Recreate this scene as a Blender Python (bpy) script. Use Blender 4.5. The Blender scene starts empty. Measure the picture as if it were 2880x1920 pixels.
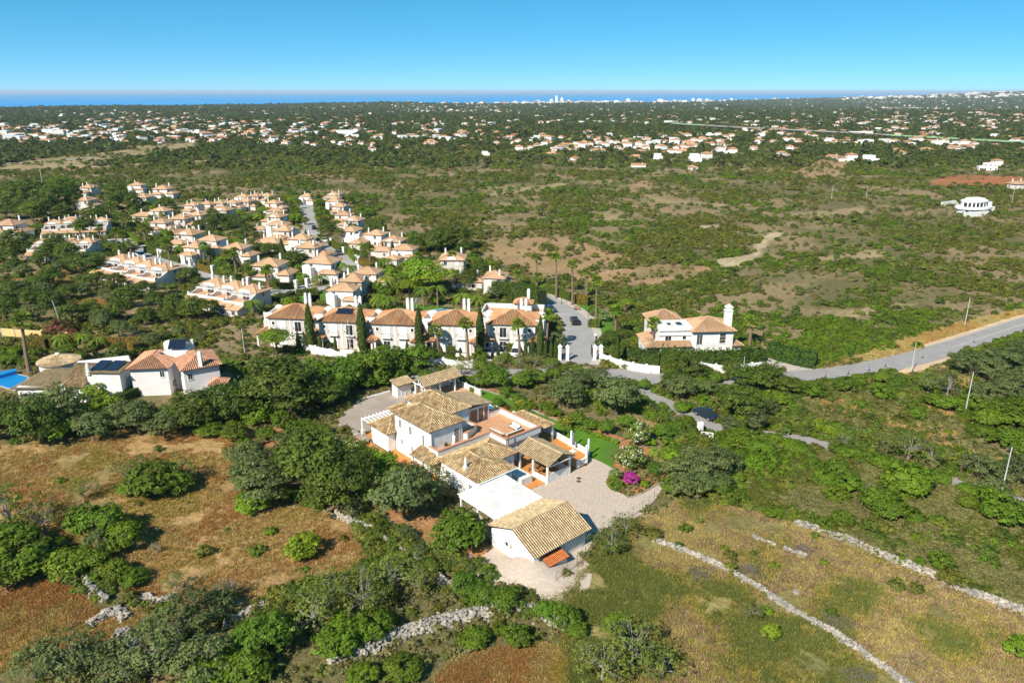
import bpy, math, random
import numpy as np
from mathutils import Vector, Matrix
rng = random.Random(11)
nr = np.random.default_rng(11)
sc = bpy.context.scene
COL = sc.collection

# ---------------------------------------------------------------- camera, sky, sun, exposure
FPX, PCX, PCY, CAMH = 2100.0, 1440.0, 960.0, 50.0
PITCH = math.atan(702.0 / FPX)
cam_data = bpy.data.cameras.new('camera')
cam_data.sensor_width = 36.0
cam_data.lens = 36.0 * FPX / 2880.0
cam_data.clip_start = 0.5
cam_data.clip_end = 200000.0
cam = bpy.data.objects.new('camera', cam_data)
cam.location = (0, 0, CAMH)
cam.rotation_euler = (math.pi / 2 - PITCH, 0, 0)
COL.objects.link(cam)
sc.camera = cam

SUN_EL, SUN_AZ = math.radians(41.0), math.radians(35.0)       # shadows run 35 degrees right of the view axis
world = bpy.data.worlds.new('World')
sc.world = world
world.use_nodes = True
wn = world.node_tree
sky = wn.nodes.new('ShaderNodeTexSky')
sky.sky_type = 'NISHITA'
sky.sun_disc = False
sky.sun_elevation = SUN_EL
sky.sun_rotation = math.pi + SUN_AZ
sky.altitude = 4000
sky.air_density = 0.5
sky.dust_density = 0.2
sky.ozone_density = 10.0
bg = wn.nodes['Background']
bg.inputs['Strength'].default_value = 0.12
gam = wn.nodes.new('ShaderNodeGamma'); gam.inputs['Gamma'].default_value = 0.5          # camera response of the clear sky
hsv = wn.nodes.new('ShaderNodeHueSaturation')
hsv.inputs['Hue'].default_value = 0.478; hsv.inputs['Saturation'].default_value = 1.45; hsv.inputs['Value'].default_value = 1.85
wn.links.new(sky.outputs[0], gam.inputs['Color']); wn.links.new(gam.outputs[0], hsv.inputs['Color']); wn.links.new(hsv.outputs[0], bg.inputs['Color'])
sun_data = bpy.data.lights.new('sun', 'SUN')
sun_data.energy = 4.3
sun_data.angle = math.radians(0.53)
sun_data.color = (1.0, 0.94, 0.82)
sun = bpy.data.objects.new('sun', sun_data)
to_sun = Vector((-math.sin(SUN_AZ) * math.cos(SUN_EL), -math.cos(SUN_AZ) * math.cos(SUN_EL), math.sin(SUN_EL)))
sun.rotation_euler = to_sun.to_track_quat('Z', 'Y').to_euler()
sun.location = (0, 0, 80)
COL.objects.link(sun)
sc.view_settings.view_transform = 'Standard'
sc.view_settings.look = 'None'
sc.view_settings.gamma = 1.0
sc.view_settings.exposure = 0.75
sc.view_settings.use_curve_mapping = False
sc.cycles.max_bounces = 6
sc.cycles.diffuse_bounces = 4
sc.cycles.glossy_bounces = 2
sc.cycles.transmission_bounces = 3
sc.cycles.volume_bounces = 0
sc.cycles.transparent_max_bounces = 4

# ---------------------------------------------------------------- terrain height and pixel -> ground
def sstep(a, b, x):
    t = np.clip((x - a) / (b - a), 0, 1)
    return t * t * (3 - 2 * t)

def vnoise(x, y, seed=0):
    xi = np.floor(x).astype(np.int64); yi = np.floor(y).astype(np.int64)
    fx = x - xi; fy = y - yi
    fx = fx * fx * (3 - 2 * fx); fy = fy * fy * (3 - 2 * fy)
    def hsh(i, j):
        h = (i * 374761393 + j * 668265263 + seed * 1442695041) & 0xffffffff
        h = ((h ^ (h >> 13)) * 1274126177) & 0xffffffff
        return ((h ^ (h >> 16)) & 0xffff) / 65535.0
    a = hsh(xi, yi); b = hsh(xi + 1, yi); c = hsh(xi, yi + 1); d = hsh(xi + 1, yi + 1)
    return (a * (1 - fx) + b * fx) * (1 - fy) + (c * (1 - fx) + d * fx) * fy

def fbm(x, y, scale, seed=0, octv=4):
    x = np.asarray(x, float) / scale; y = np.asarray(y, float) / scale
    s = 0; a = 0.5; t = 0
    for k in range(octv):
        s = s + a * vnoise(x * 2 ** k + 17.3 * k, y * 2 ** k - 9.1 * k, seed + k); t += a; a *= 0.5
    return s / t

SEA_Z = -26.0
def coast(th):
    return np.interp(th, [-1.6, -0.68, -0.3, 0.0, 0.15, 0.27, 0.38, 0.5, 1.6], [4700, 4450, 4500, 4700, 5300, 6400, 8500, 15000, 15500])

def hgt(x, y):
    x = np.asarray(x, float); y = np.asarray(y, float)
    yy = np.maximum(y, 1.0)
    d = np.hypot(x, y); th = np.clip(x / yy, -1.6, 1.6)
    z = -19.0 * sstep(900, 4300, d)
    z = z + (fbm(x, y, 900, 3, 3) - 0.5) * 26 * sstep(900, 2600, d)
    z = z + 62 * np.exp(-((th - 0.66) / 0.17) ** 2) * np.exp(-((d - 7600) / 1700) ** 2)
    z = z + 9 * np.exp(-((th + 0.16) / 0.16) ** 2) * np.exp(-((d - 3700) / 500) ** 2)
    cd = coast(th)
    s = sstep(cd - 350, cd, d)
    z = z * (1 - s) + (SEA_Z - 6) * s
    return np.where((y < 1) & (d > 900), 0, z)

def ray(px, py):
    c, s = math.cos(PITCH), math.sin(PITCH)
    x = (px - PCX) / FPX; yv = -(py - PCY) / FPX
    return x, c + yv * s, -s + yv * c

def S(px, py, z=0.0):
    """photo pixel -> the point where it meets the level z"""
    dx, dy, dz = ray(px, py)
    t = (z - CAMH) / dz
    return Vector((dx * t, dy * t, z))

def G(px, py):
    """photo pixel -> point on the terrain"""
    dx, dy, dz = ray(px, py)
    p = S(px, py) if dz < -0.0022 else None
    if p is not None and p.y < 850:
        return p
    t = np.geomspace(700, 16000, 1500)
    zz = CAMH + dz * t
    hit = np.nonzero(zz < hgt(dx * t, dy * t))[0]
    t = t[hit[0]] if len(hit) else 12000.0
    return Vector((dx * t, dy * t, float(hgt(dx * t, dy * t))))

# windows onto the photograph used while measuring: (x0, y0, enlargement)
def frame(x0, y0, k):
    return lambda X, Y: (x0 + X / k, y0 + Y / k)
Z1 = frame(900, 980, 2.352); Z5 = frame(700, 820, 2.613); Z6 = frame(0, 900, 3.267); Z7 = frame(1500, 800, 3.36)
Z8 = frame(0, 1200, 1.568); ZR = frame(1500, 1350, 1.7043); ZQ = frame(1800, 850, 2.178); ZA = frame(0, 500, 2.613)
ZB = frame(600, 520, 2.94); ZT = frame(1300, 680, 2.8); ZU = frame(1700, 1050, 2.56); ZM = frame(1300, 500, 1.4886)
ZL = frame(0, 230, 1.6333); ZH = frame(1440, 230, 1.6333); DD = frame(0, 0, 1 / 1.2245)
def GP(fr, pts):
    return [G(*fr(x, y)) for x, y in pts]

# ---------------------------------------------------------------- mesh helpers
class MB:
    def __init__(self, M=None):
        self.v = []; self.f = []; self.r = []; self.M = M
    def add(self, vs, fs, rnd=None):
        o = len(self.v)
        if self.M is not None:
            vs = [tuple(self.M @ Vector(p)) for p in vs]
        self.v.extend([tuple(p) for p in vs])
        for f in fs:
            self.f.append([i + o for i in f]); self.r.append(rng.random() if rnd is None else rnd)
        return self
    def box(self, x0, x1, y0, y1, z0, z1, rnd=None):
        vs = [(x0, y0, z0), (x1, y0, z0), (x1, y1, z0), (x0, y1, z0), (x0, y0, z1), (x1, y0, z1), (x1, y1, z1), (x0, y1, z1)]
        return self.add(vs, [(3, 2, 1, 0), (4, 5, 6, 7), (0, 1, 5, 4), (1, 2, 6, 5), (2, 3, 7, 6), (3, 0, 4, 7)], rng.random() if rnd is None else rnd)
    def prism(self, poly, z0, z1):
        n = len(poly)
        a = sum(poly[i][0] * poly[(i + 1) % n][1] - poly[(i + 1) % n][0] * poly[i][1] for i in range(n))
        if a < 0: poly = poly[::-1]
        vs = [(p[0], p[1], z0) for p in poly] + [(p[0], p[1], z1) for p in poly]
        fs = [list(range(n))[::-1], list(range(n, 2 * n))] + [(i, (i + 1) % n, n + (i + 1) % n, n + i) for i in range(n)]
        return self.add(vs, fs)
    def tube(self, p, q, r0, r1=None, n=6, caps=True):
        p = Vector(p); q = Vector(q); r1 = r0 if r1 is None else r1
        d = (q - p)
        if d.length < 1e-6: return self
        d.normalize()
        a = d.orthogonal().normalized(); b = d.cross(a)
        vs = []
        for c, r in ((p, r0), (q, r1)):
            for i in range(n):
                t = 2 * math.pi * i / n
                vs.append(c + (a * math.cos(t) + b * math.sin(t)) * r)
        fs = [(i, (i + 1) % n, n + (i + 1) % n, n + i) for i in range(n)]
        if caps: fs += [list(range(n))[::-1], list(range(n, 2 * n))]
        return self.add(vs, fs, rng.random())
    def lathe(self, prof, n=10, c=(0, 0, 0)):
        vs = []; fs = []
        for r, z in prof:
            for i in range(n):
                t = 2 * math.pi * i / n
                vs.append((c[0] + r * math.cos(t), c[1] + r * math.sin(t), c[2] + z))
        m = len(prof)
        for k in range(m - 1):
            for i in range(n):
                fs.append((k * n + i, k * n + (i + 1) % n, (k + 1) * n + (i + 1) % n, (k + 1) * n + i))
        fs.append(list(range(n))[::-1]); fs.append(list(range((m - 1) * n, m * n)))
        return self.add(vs, fs, rng.random())
    def mesh(self, name, m):
        me = bpy.data.meshes.new(name)
        me.from_pydata(self.v, [], self.f)
        a = me.attributes.new('rnd', 'FLOAT', 'FACE'); a.data.foreach_set('value', self.r)
        if m: me.materials.append(MAT[m] if isinstance(m, str) else m)
        me.update()
        return me
    def build(self, name, m, parent=None, smooth=False):
        me = self.mesh(name, m)
        if smooth: me.polygons.foreach_set('use_smooth', [True] * len(me.polygons))
        return obj(name, me, parent)

def np_mesh(name, V, F, m, rnd=None):
    V = np.asarray(V, np.float32); F = np.asarray(F, np.int32)
    me = bpy.data.meshes.new(name)
    k = F.shape[1]
    me.vertices.add(len(V)); me.vertices.foreach_set('co', V.ravel())
    me.loops.add(F.size); me.loops.foreach_set('vertex_index', F.ravel())
    me.polygons.add(len(F)); me.polygons.foreach_set('loop_start', np.arange(len(F), dtype=np.int32) * k)
    if rnd is not None:
        a = me.attributes.new('rnd', 'FLOAT', 'FACE'); a.data.foreach_set('value', np.asarray(rnd, np.float32))
    if m: me.materials.append(MAT[m])
    me.update(calc_edges=True)
    return me

def obj(name, me, parent=None):
    o = bpy.data.objects.new(name, me); COL.objects.link(o)
    if parent is not None: o.parent = parent
    return o
def tag(o, label=None, cat=None, group=None, kind=None):
    if label: o['label'] = label
    if cat: o['category'] = cat
    if group: o['group'] = group
    if kind: o['kind'] = kind
    return o
def thing(name, label, cat, loc=(0, 0, 0), rz=0.0, group=None):
    o = bpy.data.objects.new(name, None); COL.objects.link(o)
    o.empty_display_size = 0.3
    o.location = loc; o.rotation_euler = (0, 0, rz)
    return tag(o, label, cat, group)
def dup(root, loc, rz=0.0, s=1.0, label=None, group=None):
    def rec(o, par):
        c = o.copy(); COL.objects.link(c); c.parent = par
        for ch in o.children: rec(ch, c)
        return c
    r = rec(root, None)
    r.location = loc; r.rotation_euler = (0, 0, rz)
    r.scale = (s, s, s) if not isinstance(s, tuple) else s
    if label: r['label'] = label
    if group: r['group'] = group
    return r
def structure(name, me): return tag(obj(name, me), kind='structure')

# ---------------------------------------------------------------- materials
MAT = {}
def mat(name, c1, c2=None, scale=1.0, rough=0.85, spec=0.25, bump=0.0, bscale=30.0, rnd=0.0, oj=0.0, trans=0.0, metal=0.0,
        c3=None, s3=0.2, detail=4.0, attr=None, hue=0.0, lo=0.35, hi=0.65, bdist=0.05):
    m = bpy.data.materials.new(name); m.use_nodes = True
    nt = m.node_tree; N = nt.nodes; L = nt.links
    b = N['Principled BSDF']; b.inputs['Roughness'].default_value = rough
    b.inputs['Specular IOR Level'].default_value = spec; b.inputs['Metallic'].default_value = metal
    pos = N.new('ShaderNodeNewGeometry').outputs['Position']
    def noise(sca, det=detail):
        n = N.new('ShaderNodeTexNoise'); n.inputs['Scale'].default_value = sca; n.inputs['Detail'].default_value = det
        L.new(pos, n.inputs['Vector']); return n.outputs['Fac']
    def remap(f, a, bb, c, d):
        n = N.new('ShaderNodeMapRange'); n.inputs[1].default_value = a; n.inputs[2].default_value = bb
        n.inputs[3].default_value = c; n.inputs[4].default_value = d; L.new(f, n.inputs[0]); return n.outputs[0]
    def mix(f, a, bb, mode='MIX'):
        n = N.new('ShaderNodeMix'); n.data_type = 'RGBA'; n.blend_type = mode
        for s, v in ((n.inputs[0], f), (n.inputs[6], a), (n.inputs[7], bb)):
            if isinstance(v, (int, float)): s.default_value = v
            elif isinstance(v, tuple): s.default_value = (v + (1,))[:4]
            else: L.new(v, s)
        return n.outputs[2]
    def grey(f):
        n = N.new('ShaderNodeCombineColor')
        for i in range(3): L.new(f, n.inputs[i])
        return n.outputs[0]
    if attr:
        a = N.new('ShaderNodeAttribute'); a.attribute_name = attr; col = a.outputs['Color']
        if c2: col = mix(remap(noise(scale), lo, hi, 0, 1), col, mix(1.0, col, c2, 'MULTIPLY'))
    elif c2: col = mix(remap(noise(scale), lo, hi, 0, 1), c1, c2)
    else: col = mix(0.0, c1, c1)
    if c3: col = mix(remap(noise(s3, 3), 0.48, 0.62, 0, 1), col, c3)
    if rnd:
        a = N.new('ShaderNodeAttribute'); a.attribute_name = 'rnd'
        col = mix(1.0, col, grey(remap(a.outputs['Fac'], 0, 1, 1 - rnd, 1 + rnd)), 'MULTIPLY')
    if oj or hue:
        oi = N.new('ShaderNodeObjectInfo').outputs['Random']
        if oj: col = mix(1.0, col, grey(remap(oi, 0, 1, 1 - oj, 1 + oj)), 'MULTIPLY')
        if hue:
            h = N.new('ShaderNodeHueSaturation'); L.new(col, h.inputs['Color'])
            w = N.new('ShaderNodeMath'); w.operation = 'FRACT'; ml = N.new('ShaderNodeMath'); ml.operation = 'MULTIPLY'
            ml.inputs[1].default_value = 7.31; L.new(oi, ml.inputs[0]); L.new(ml.outputs[0], w.inputs[0])
            L.new(remap(w.outputs[0], 0, 1, 0.5 - hue, 0.5 + hue), h.inputs['Hue']); col = h.outputs[0]
    L.new(col, b.inputs['Base Color'])
    if bump:
        bn = N.new('ShaderNodeBump'); bn.inputs['Strength'].default_value = bump; bn.inputs['Distance'].default_value = bdist
        L.new(noise(bscale), bn.inputs['Height']); L.new(bn.outputs[0], b.inputs['Normal'])
    if trans:
        t = N.new('ShaderNodeBsdfTranslucent'); L.new(mix(1.0, col, (1.25, 1.25, 0.55), 'MULTIPLY'), t.inputs['Color'])
        ms = N.new('ShaderNodeMixShader'); ms.inputs[0].default_value = trans
        L.new(b.outputs[0], ms.inputs[1]); L.new(t.outputs[0], ms.inputs[2])
        L.new(ms.outputs[0], N['Material Output'].inputs['Surface'])
    MAT[name] = m
    return m
mat('white_wall', (.80, .79, .77), (.64, .62, .585), .9, .9, .2, .10, 40, c3=(.76, .745, .715), s3=.25)
mat('white_paint', (.82, .82, .81), rough=.6)
mat('white_metal', (.78, .775, .75), (.62, .60, .56), .7, .6, .3)
mat('cream_wall', (.60, .55, .50), (.54, .49, .44), .5, .9, .2, .08, 30)
mat('pale_wall', (.72, .69, .65), (.66, .62, .57), .5, .9, .2, .08, 30)
mat('shade_tinted_wall', (.74, .71, .715), (.68, .65, .65), .6, .9, .2)  # white render with the lavender of its shaded sides mixed into the colour
mat('yellow_wall', (.70, .50, .22), (.64, .45, .2), .6, .9)
mat('tile_sand', (.50, .35, .18), (.27, .17, .088), 1.3, .85, .2, rnd=.38, c3=(.49, .36, .20), s3=.35, lo=.4, hi=.70)
mat('tile_pale', (.55, .42, .25), (.44, .325, .185), 1.2, .85, .2, rnd=.22)
mat('tile_clay', (.50, .26, .13), (.40, .195, .095), .9, .85, .2, rnd=.2, c3=(.53, .31, .16), s3=.3)
mat('tile_rose', (.57, .31, .19), (.49, .245, .145), .9, .85, .2, rnd=.2)
mat('tile_orange', (.51, .325, .195), (.43, .26, .15), .35, .85, .2, rnd=.12, oj=.10, bump=.6, bscale=6, bdist=.1)
mat('tile_far', (.50, .26, .14), (.43, .21, .11), .05, .85, .2, oj=.22, hue=.012)
mat('tile_red', (.60, .18, .05), (.50, .15, .045), 2, .85, rnd=.12)
mat('tile_bed', (.15, .085, .042), (.10, .06, .032), 2, .95)
mat('terracotta', (.56, .30, .16), (.50, .26, .135), 1.4, .7, .3, .05, 20, c3=(.58, .33, .19), s3=.5)
mat('terracotta_cap', (.52, .25, .14), (.46, .21, .12), 3, .8)
mat('patio_orange', (.56, .235, .06), (.48, .195, .055), 2, .75)
mat('glass', (.025, .03, .035), rough=.06, spec=.6)
mat('curtain_glass', (.16, .10, .07), rough=.1, spec=.6)
mat('shutter_white', (.76, .76, .75), rough=.7)
mat('shutter_dark', (.075, .062, .05), rough=.6)
mat('wood', (.28, .15, .06), (.2, .1, .04), 6, .7)
mat('dark_wood', (.10, .06, .035), rough=.7)
mat('wicker', (.20, .12, .055), rough=.8)
mat('iron', (.03, .032, .03), rough=.5)
mat('steel', (.45, .45, .45), rough=.4, metal=.6)
mat('solar', (.012, .018, .035), rough=.12, spec=.6)
mat('cushion', (.78, .76, .72), rough=.95)
mat('parasol_cloth', (.17, .15, .19), rough=.9)
mat('umbrella_blue', (.35, .55, .72), rough=.9)
mat('asphalt', (.33, .31, .295), (.285, .27, .255), .35, .92, .2, .15, 60, c3=(.36, .34, .32), s3=.1)
mat('asphalt_new', (.31, .29, .275), (.27, .25, .24), .4, .9, .2, .1, 60)
mat('lane_asphalt', (.31, .285, .26), (.26, .24, .22), .5, .95, .15, .15, 50)
mat('road_paint', (.62, .61, .58), (.45, .44, .42), 3, .8)
mat('pavement', (.47, .41, .36), (.41, .355, .31), 1, .9, .2, .1, 40)
mat('concrete', (.36, .295, .245), (.305, .245, .2), .35, .95, .15, .15, 40, c3=(.40, .335, .28), s3=.15)
mat('gravel', (.54, .44, .36), (.45, .36, .29), 2.5, .95, .1, .4, 25)
mat('cobble', (.56, .46, .38), (.36, .28, .225), 7.0, .95, .15, .6, 7.0, detail=2, lo=.40, hi=.62)
mat('sand', (.58, .43, .27), (.50, .35, .21), .25, .95)
mat('lawn', (.075, .175, .012), (.095, .20, .018), .5, .95, .1, .6, 30, c3=(.085, .15, .025), s3=.15)
mat('soil', (.40, .185, .085), (.31, .14, .065), 1.5, .95, .1, .6, 12)
mat('pool_water', (.01, .22, .52), rough=.05, spec=.5, bump=.05, bscale=3)
mat('pole_concrete', (.55, .53, .50), (.47, .45, .42), 2, .9)
mat('pole_wood', (.13, .085, .055), rough=.9)
mat('stone', (.34, .31, .27), (.25, .225, .195), 4, .95, .15, .5, 15, rnd=.28, c3=(.41, .355, .29), s3=.6)
mat('bark', (.16, .13, .10), (.10, .08, .06), 6, .95, .1)
mat('dead_wood', (.30, .265, .24), (.22, .19, .17), 5, .95, .1)
mat('brush', (.17, .135, .125), (.12, .10, .09), 6, .95, .1, rnd=.4)
mat('palm_trunk', (.24, .165, .11), (.18, .12, .08), 5, .95, .1)
mat('palm_dead', (.30, .21, .10), rough=.95, rnd=.3)
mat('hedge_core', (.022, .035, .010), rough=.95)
def leaf(name, c, c2=None, oj=.18, trans=.28, hue=.012, rnd=.38):
    k = (1.76, 1.55, .70) if name.startswith('leaf') else (1.45, 1.40, 1.1) if name.startswith('grass') else (1, 1, 1)
    c = tuple(a * b for a, b in zip(c, k)); c2 = tuple(a * b for a, b in zip(c2, k)) if c2 else None
    mat(name, c, c2, .5, .62, .25, rnd=rnd, oj=oj, trans=trans, hue=hue)
leaf('leaf_carob', (.058, .092, .022), (.040, .068, .018))
leaf('leaf_olive', (.080, .110, .075), (.064, .092, .060))
leaf('leaf_citrus', (.068, .125, .018), (.050, .100, .016))
leaf('leaf_almond', (.098, .130, .044), (.076, .108, .038))
leaf('leaf_mastic', (.072, .125, .014), (.055, .098, .014))
leaf('leaf_bright', (.115, .190, .022), (.09, .155, .02))
leaf('leaf_maquis', (.088, .105, .030), (.066, .084, .026), hue=.02, oj=.28)
leaf('leaf_heath', (.132, .138, .105), (.105, .112, .082), hue=.02)
leaf('leaf_cypress', (.026, .050, .014), (.036, .062, .016))
leaf('leaf_palm', (.105, .165, .030), (.085, .14, .026))
leaf('leaf_hedge', (.090, .120, .020), (.068, .10, .02))
leaf('leaf_hedge_brown', (.20, .135, .035), (.15, .12, .03))
leaf('leaf_thuja', (.044, .092, .022), (.032, .068, .018))
leaf('leaf_far', (.048, .066, .026), (.036, .052, .024), oj=.3, trans=.1, hue=.015)
leaf('leaf_agave', (.12, .17, .08))
leaf('leaf_plum', (.10, .035, .035))
leaf('flower_white', (.72, .68, .58), trans=.15, hue=0, oj=0, rnd=.12)
leaf('flower_magenta', (.44, .025, .30), trans=.2, hue=0, oj=0, rnd=.3)
leaf('flower_yellow', (.55, .36, .03), trans=.15, hue=0, oj=0, rnd=.2)
leaf('flower_red', (.35, .03, .07), trans=.15, hue=0, oj=0, rnd=.3)
leaf('grass_dry', (.31, .20, .085), (.26, .17, .075), oj=.3, trans=.25, hue=.012)
leaf('grass_rust', (.27, .145, .06), (.23, .13, .055), oj=.3, trans=.25, hue=.01)
leaf('grass_tan', (.33, .265, .13), (.27, .22, .11), oj=.25, trans=.25)
leaf('grass_green', (.125, .140, .040), (.105, .128, .04), oj=.3, trans=.25, hue=.02)
leaf('grass_gold', (.25, .195, .05), (.21, .18, .05), oj=.25, trans=.2)
leaf('flower_pink', (.40, .17, .22), trans=.15, hue=0, oj=.2, rnd=.3)
for nm, c in (('black', (.012, .012, .014)), ('silver', (.5, .51, .52)), ('white', (.75, .75, .74)), ('blue', (.02, .06, .17)), ('navy', (.012, .025, .05)), ('grey', (.09, .095, .1)), ('red', (.35, .02, .02))):
    mat('car_' + nm, c, rough=.25, spec=.6)
mat('tyre', (.018, .018, .018), rough=.9)
mat('car_light', (.35, .03, .02), rough=.3)
mat('lamp_glass', (.75, .74, .70), rough=.2)
mat('barrier_green', (.26, .40, .22), rough=.7)
mat('far_white', (.78, .77, .75), (.70, .68, .65), .05, .9, oj=.12)
mat('wire', (.04, .04, .04), rough=.6)
mat('fence_green', (.09, .17, .10), rough=.6)
# ---------------------------------------------------------------- terrain sheet, sea, haze
def inpoly(x, y, poly):
    x = np.asarray(x, float); y = np.asarray(y, float)
    c = np.zeros(x.shape, bool); n = len(poly); j = n - 1
    for i in range(n):
        xi, yi = poly[i][0], poly[i][1]; xj, yj = poly[j][0], poly[j][1]
        if yi != yj:
            c ^= ((yi > y) != (yj > y)) & (x < (xj - xi) * (y - yi) / (yj - yi) + xi)
        j = i
    return c
def wpoly(fr, pts): return [(p.x, p.y) for p in GP(fr, pts)]
EXC = []          # footprints that plants keep off

ORANGE, RED, TAN, GOLD, SANDY = (.40, .255, .11), (.40, .20, .09), (.37, .275, .15), (.48, .35, .17), (.52, .40, .26)
MEADOW, HEATH, RUSTY = (.27, .225, .085), (.27, .25, .165), (.38, .245, .13)
ZONES = [
 (DD, [(-60, 1040), (120, 1010), (300, 985), (500, 985), (570, 1040), (560, 1120), (700, 1160), (800, 1200), (860, 1290), (760, 1330), (620, 1370), (520, 1400), (420, 1400), (330, 1380), (230, 1300), (150, 1240), (-60, 1200)], ORANGE),
 (DD, [(-80, 1330), (120, 1300), (220, 1390), (330, 1400), (300, 1450), (200, 1480), (-80, 1568)], RED),
 (Z1, [(380, 1050), (560, 1100), (760, 1100), (800, 1260), (950, 1330), (1160, 1370), (1330, 1440), (1440, 1500), (1380, 1552), (1180, 1450), (1000, 1420), (800, 1350), (690, 1300), (480, 1180)], RED),
 (ZR, [(0, 560), (150, 480), (320, 280), (530, 190), (700, 90), (1000, 130), (1260, 200), (1600, 330), (2000, 500), (2500, 650), (2500, 1100), (200, 1100), (120, 760)], MEADOW),
 (ZR, [(1000, 0), (2500, 0), (2500, 660), (1900, 440), (1260, 200), (1040, 120)], HEATH),
 (ZQ, [(1000, 900), (1300, 960), (1900, 1080), (2400, 1200), (2400, 1320), (1000, 1320), (900, 1100)], HEATH),
 (ZQ, [(950, 560), (1400, 540), (1700, 620), (1980, 700), (2000, 850), (2250, 980), (1900, 920), (1700, 850), (1300, 790), (1000, 700)], TAN),
 (ZQ, [(1090, 400), (1300, 340), (1500, 290), (1750, 190), (2000, 140), (2500, 40), (2500, 120), (1900, 250), (1500, 370), (1100, 430)], GOLD),
 (ZQ, [(1300, 330), (1700, 200), (2000, 110), (2500, 10), (2500, 90), (2000, 180), (1600, 300), (1320, 370)], GOLD),
 (ZQ, [(1100, 500), (1500, 450), (1680, 430), (1900, 330), (1920, 380), (1800, 430), (1500, 520), (1150, 540)], TAN),
 (ZQ, [(1900, 440), (2030, 470), (2110, 540), (2040, 580), (1950, 500)], RUSTY),
 (ZM, [(90, 270), (400, 240), (600, 300), (700, 340), (650, 370), (330, 400), (150, 350)], RUSTY),
 (ZM, [(330, 405), (650, 385), (900, 355), (1050, 375), (1000, 410), (850, 450), (600, 440)], RUSTY),
 (ZM, [(1050, 345), (1230, 312), (1262, 250), (1300, 225), (1345, 232), (1300, 260), (1245, 340), (1100, 385)], SANDY),
 (ZM, [(980, 200), (1100, 195), (1080, 215), (990, 215)], SANDY),
 (ZM, [(1350, 150), (1700, 120), (1690, 150), (1420, 175)], TAN), (ZM, [(100, 60), (420, 20), (430, 35), (120, 85)], TAN), (ZM, [(1480, 330), (1760, 300), (1740, 330), (1500, 360)], TAN), (ZM, [(1500, 560), (1900, 520), (1880, 560), (1560, 590)], TAN), (ZM, [(560, 150), (640, 130), (700, 170), (620, 190)], TAN),
 (ZM, [(690, 20), (790, 10), (800, 40), (720, 40)], RUSTY), (ZM, [(750, 70), (1100, 110), (1100, 125), (800, 100)], TAN), (ZM, [(700, 115), (1000, 150), (950, 155), (700, 125)], RUSTY),
 (ZH, [(1280, 420), (1420, 360), (1550, 370), (1500, 430), (1330, 450)], RUSTY),
 (ZH, [(1900, 460), (2050, 428), (2352, 436), (2352, 480), (1950, 480)], (.42, .16, .07)),
 (ZH, [(1650, 118), (2000, 122), (2030, 130), (1700, 130)], TAN), (ZH, [(1000, 400), (1100, 395), (1110, 415), (1010, 420)], TAN),
 (ZA, [(300, 680), (500, 680), (520, 800), (420, 830), (250, 760)], GOLD), (ZA, [(100, 720), (220, 720), (200, 770), (60, 830)], TAN),
 (ZA, [(560, 880), (870, 900), (860, 980), (700, 1010), (560, 940)], TAN), (ZA, [(1400, 180), (1750, 150), (1500, 210), (1300, 220)], TAN),
 (Z8, [(1850, 1180), (2000, 1020), (2352, 940), (2500, 980), (2500, 1200)], ORANGE),
 (ZL, [(0, 378), (330, 340), (600, 310), (720, 335), (330, 400), (0, 410)], TAN),
 (ZL, [(560, 300), (900, 280), (1000, 300), (700, 330)], TAN),
 (Z8, [(1000, 30), (1250, 0), (1330, 40), (1280, 110), (1220, 110)], RED),
 (ZU, [(90, 280), (200, 270), (420, 380), (330, 420), (90, 330)], ORANGE),
]
GOLDV = np.array
def build_ground():
    ys = np.concatenate([[-120, -60, -10, 15], np.geomspace(26, 16500, 560)])
    ths = np.linspace(-1.5, 1.5, 361)
    Y = np.repeat(ys[:, None], 361, 1)
    X = ths[None, :] * np.maximum(Y, 90.0)
    Z = hgt(X, Y)
    x = X.ravel(); y = Y.ravel(); d = np.hypot(x, y)
    n1 = fbm(x, y, 30, 21); n2 = fbm(x, y, 9, 33); n3 = fbm(x, y, 260, 5)
    t = sstep(.40, .62, .6 * n1 + .4 * n2)[:, None]
    c = (1 - t) * np.array([.16, .14, .06]) + t * np.array([.30, .22, .12])
    f = sstep(600, 1300, d)[:, None]
    t2 = sstep(.55, .68, n3)[:, None]
    cf = (1 - t2) * np.array([.10, .115, .05]) + t2 * np.array([.27, .23, .13])
    c = c * (1 - f) + cf * f
    jx = x + (fbm(x, y, 5, 71) - .5) * 5; jy = y + (fbm(x, y, 5, 77) - .5) * 5
    for fr, pts, col in ZONES:
        m = inpoly(jx, jy, wpoly(fr, pts))
        k = (.72 + .56 * n2)[:, None]
        g = sstep(.46, .62, fbm(x, y, 7, 91))[:, None] * (.55 if col == MEADOW else .35)
        zc = np.array(col)[None] * k
        zc = zc * (1 - g) + np.array([.165, .165, .062]) * g
        c = np.where(m[:, None], zc, c)
    n = len(ys); F = (np.arange(n - 1)[:, None] * 361 + np.arange(360)[None]).ravel()
    F = np.stack([F, F + 1, F + 362, F + 361], 1)
    me = np_mesh('terrain', np.stack([x, y, Z.ravel()], 1), F, None)
    a = me.attributes.new('Col', 'FLOAT_COLOR', 'POINT')
    a.data.foreach_set('color', np.concatenate([c, np.ones((len(c), 1))], 1).astype(np.float32).ravel())
    mat('ground', (1, 1, 1), (.66, .65, .60), .9, .97, .1, .9, 2.2, attr='Col', detail=8, bdist=.25)
    me.materials.append(MAT['ground'])
    return structure('terrain', me)
build_ground()

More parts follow.
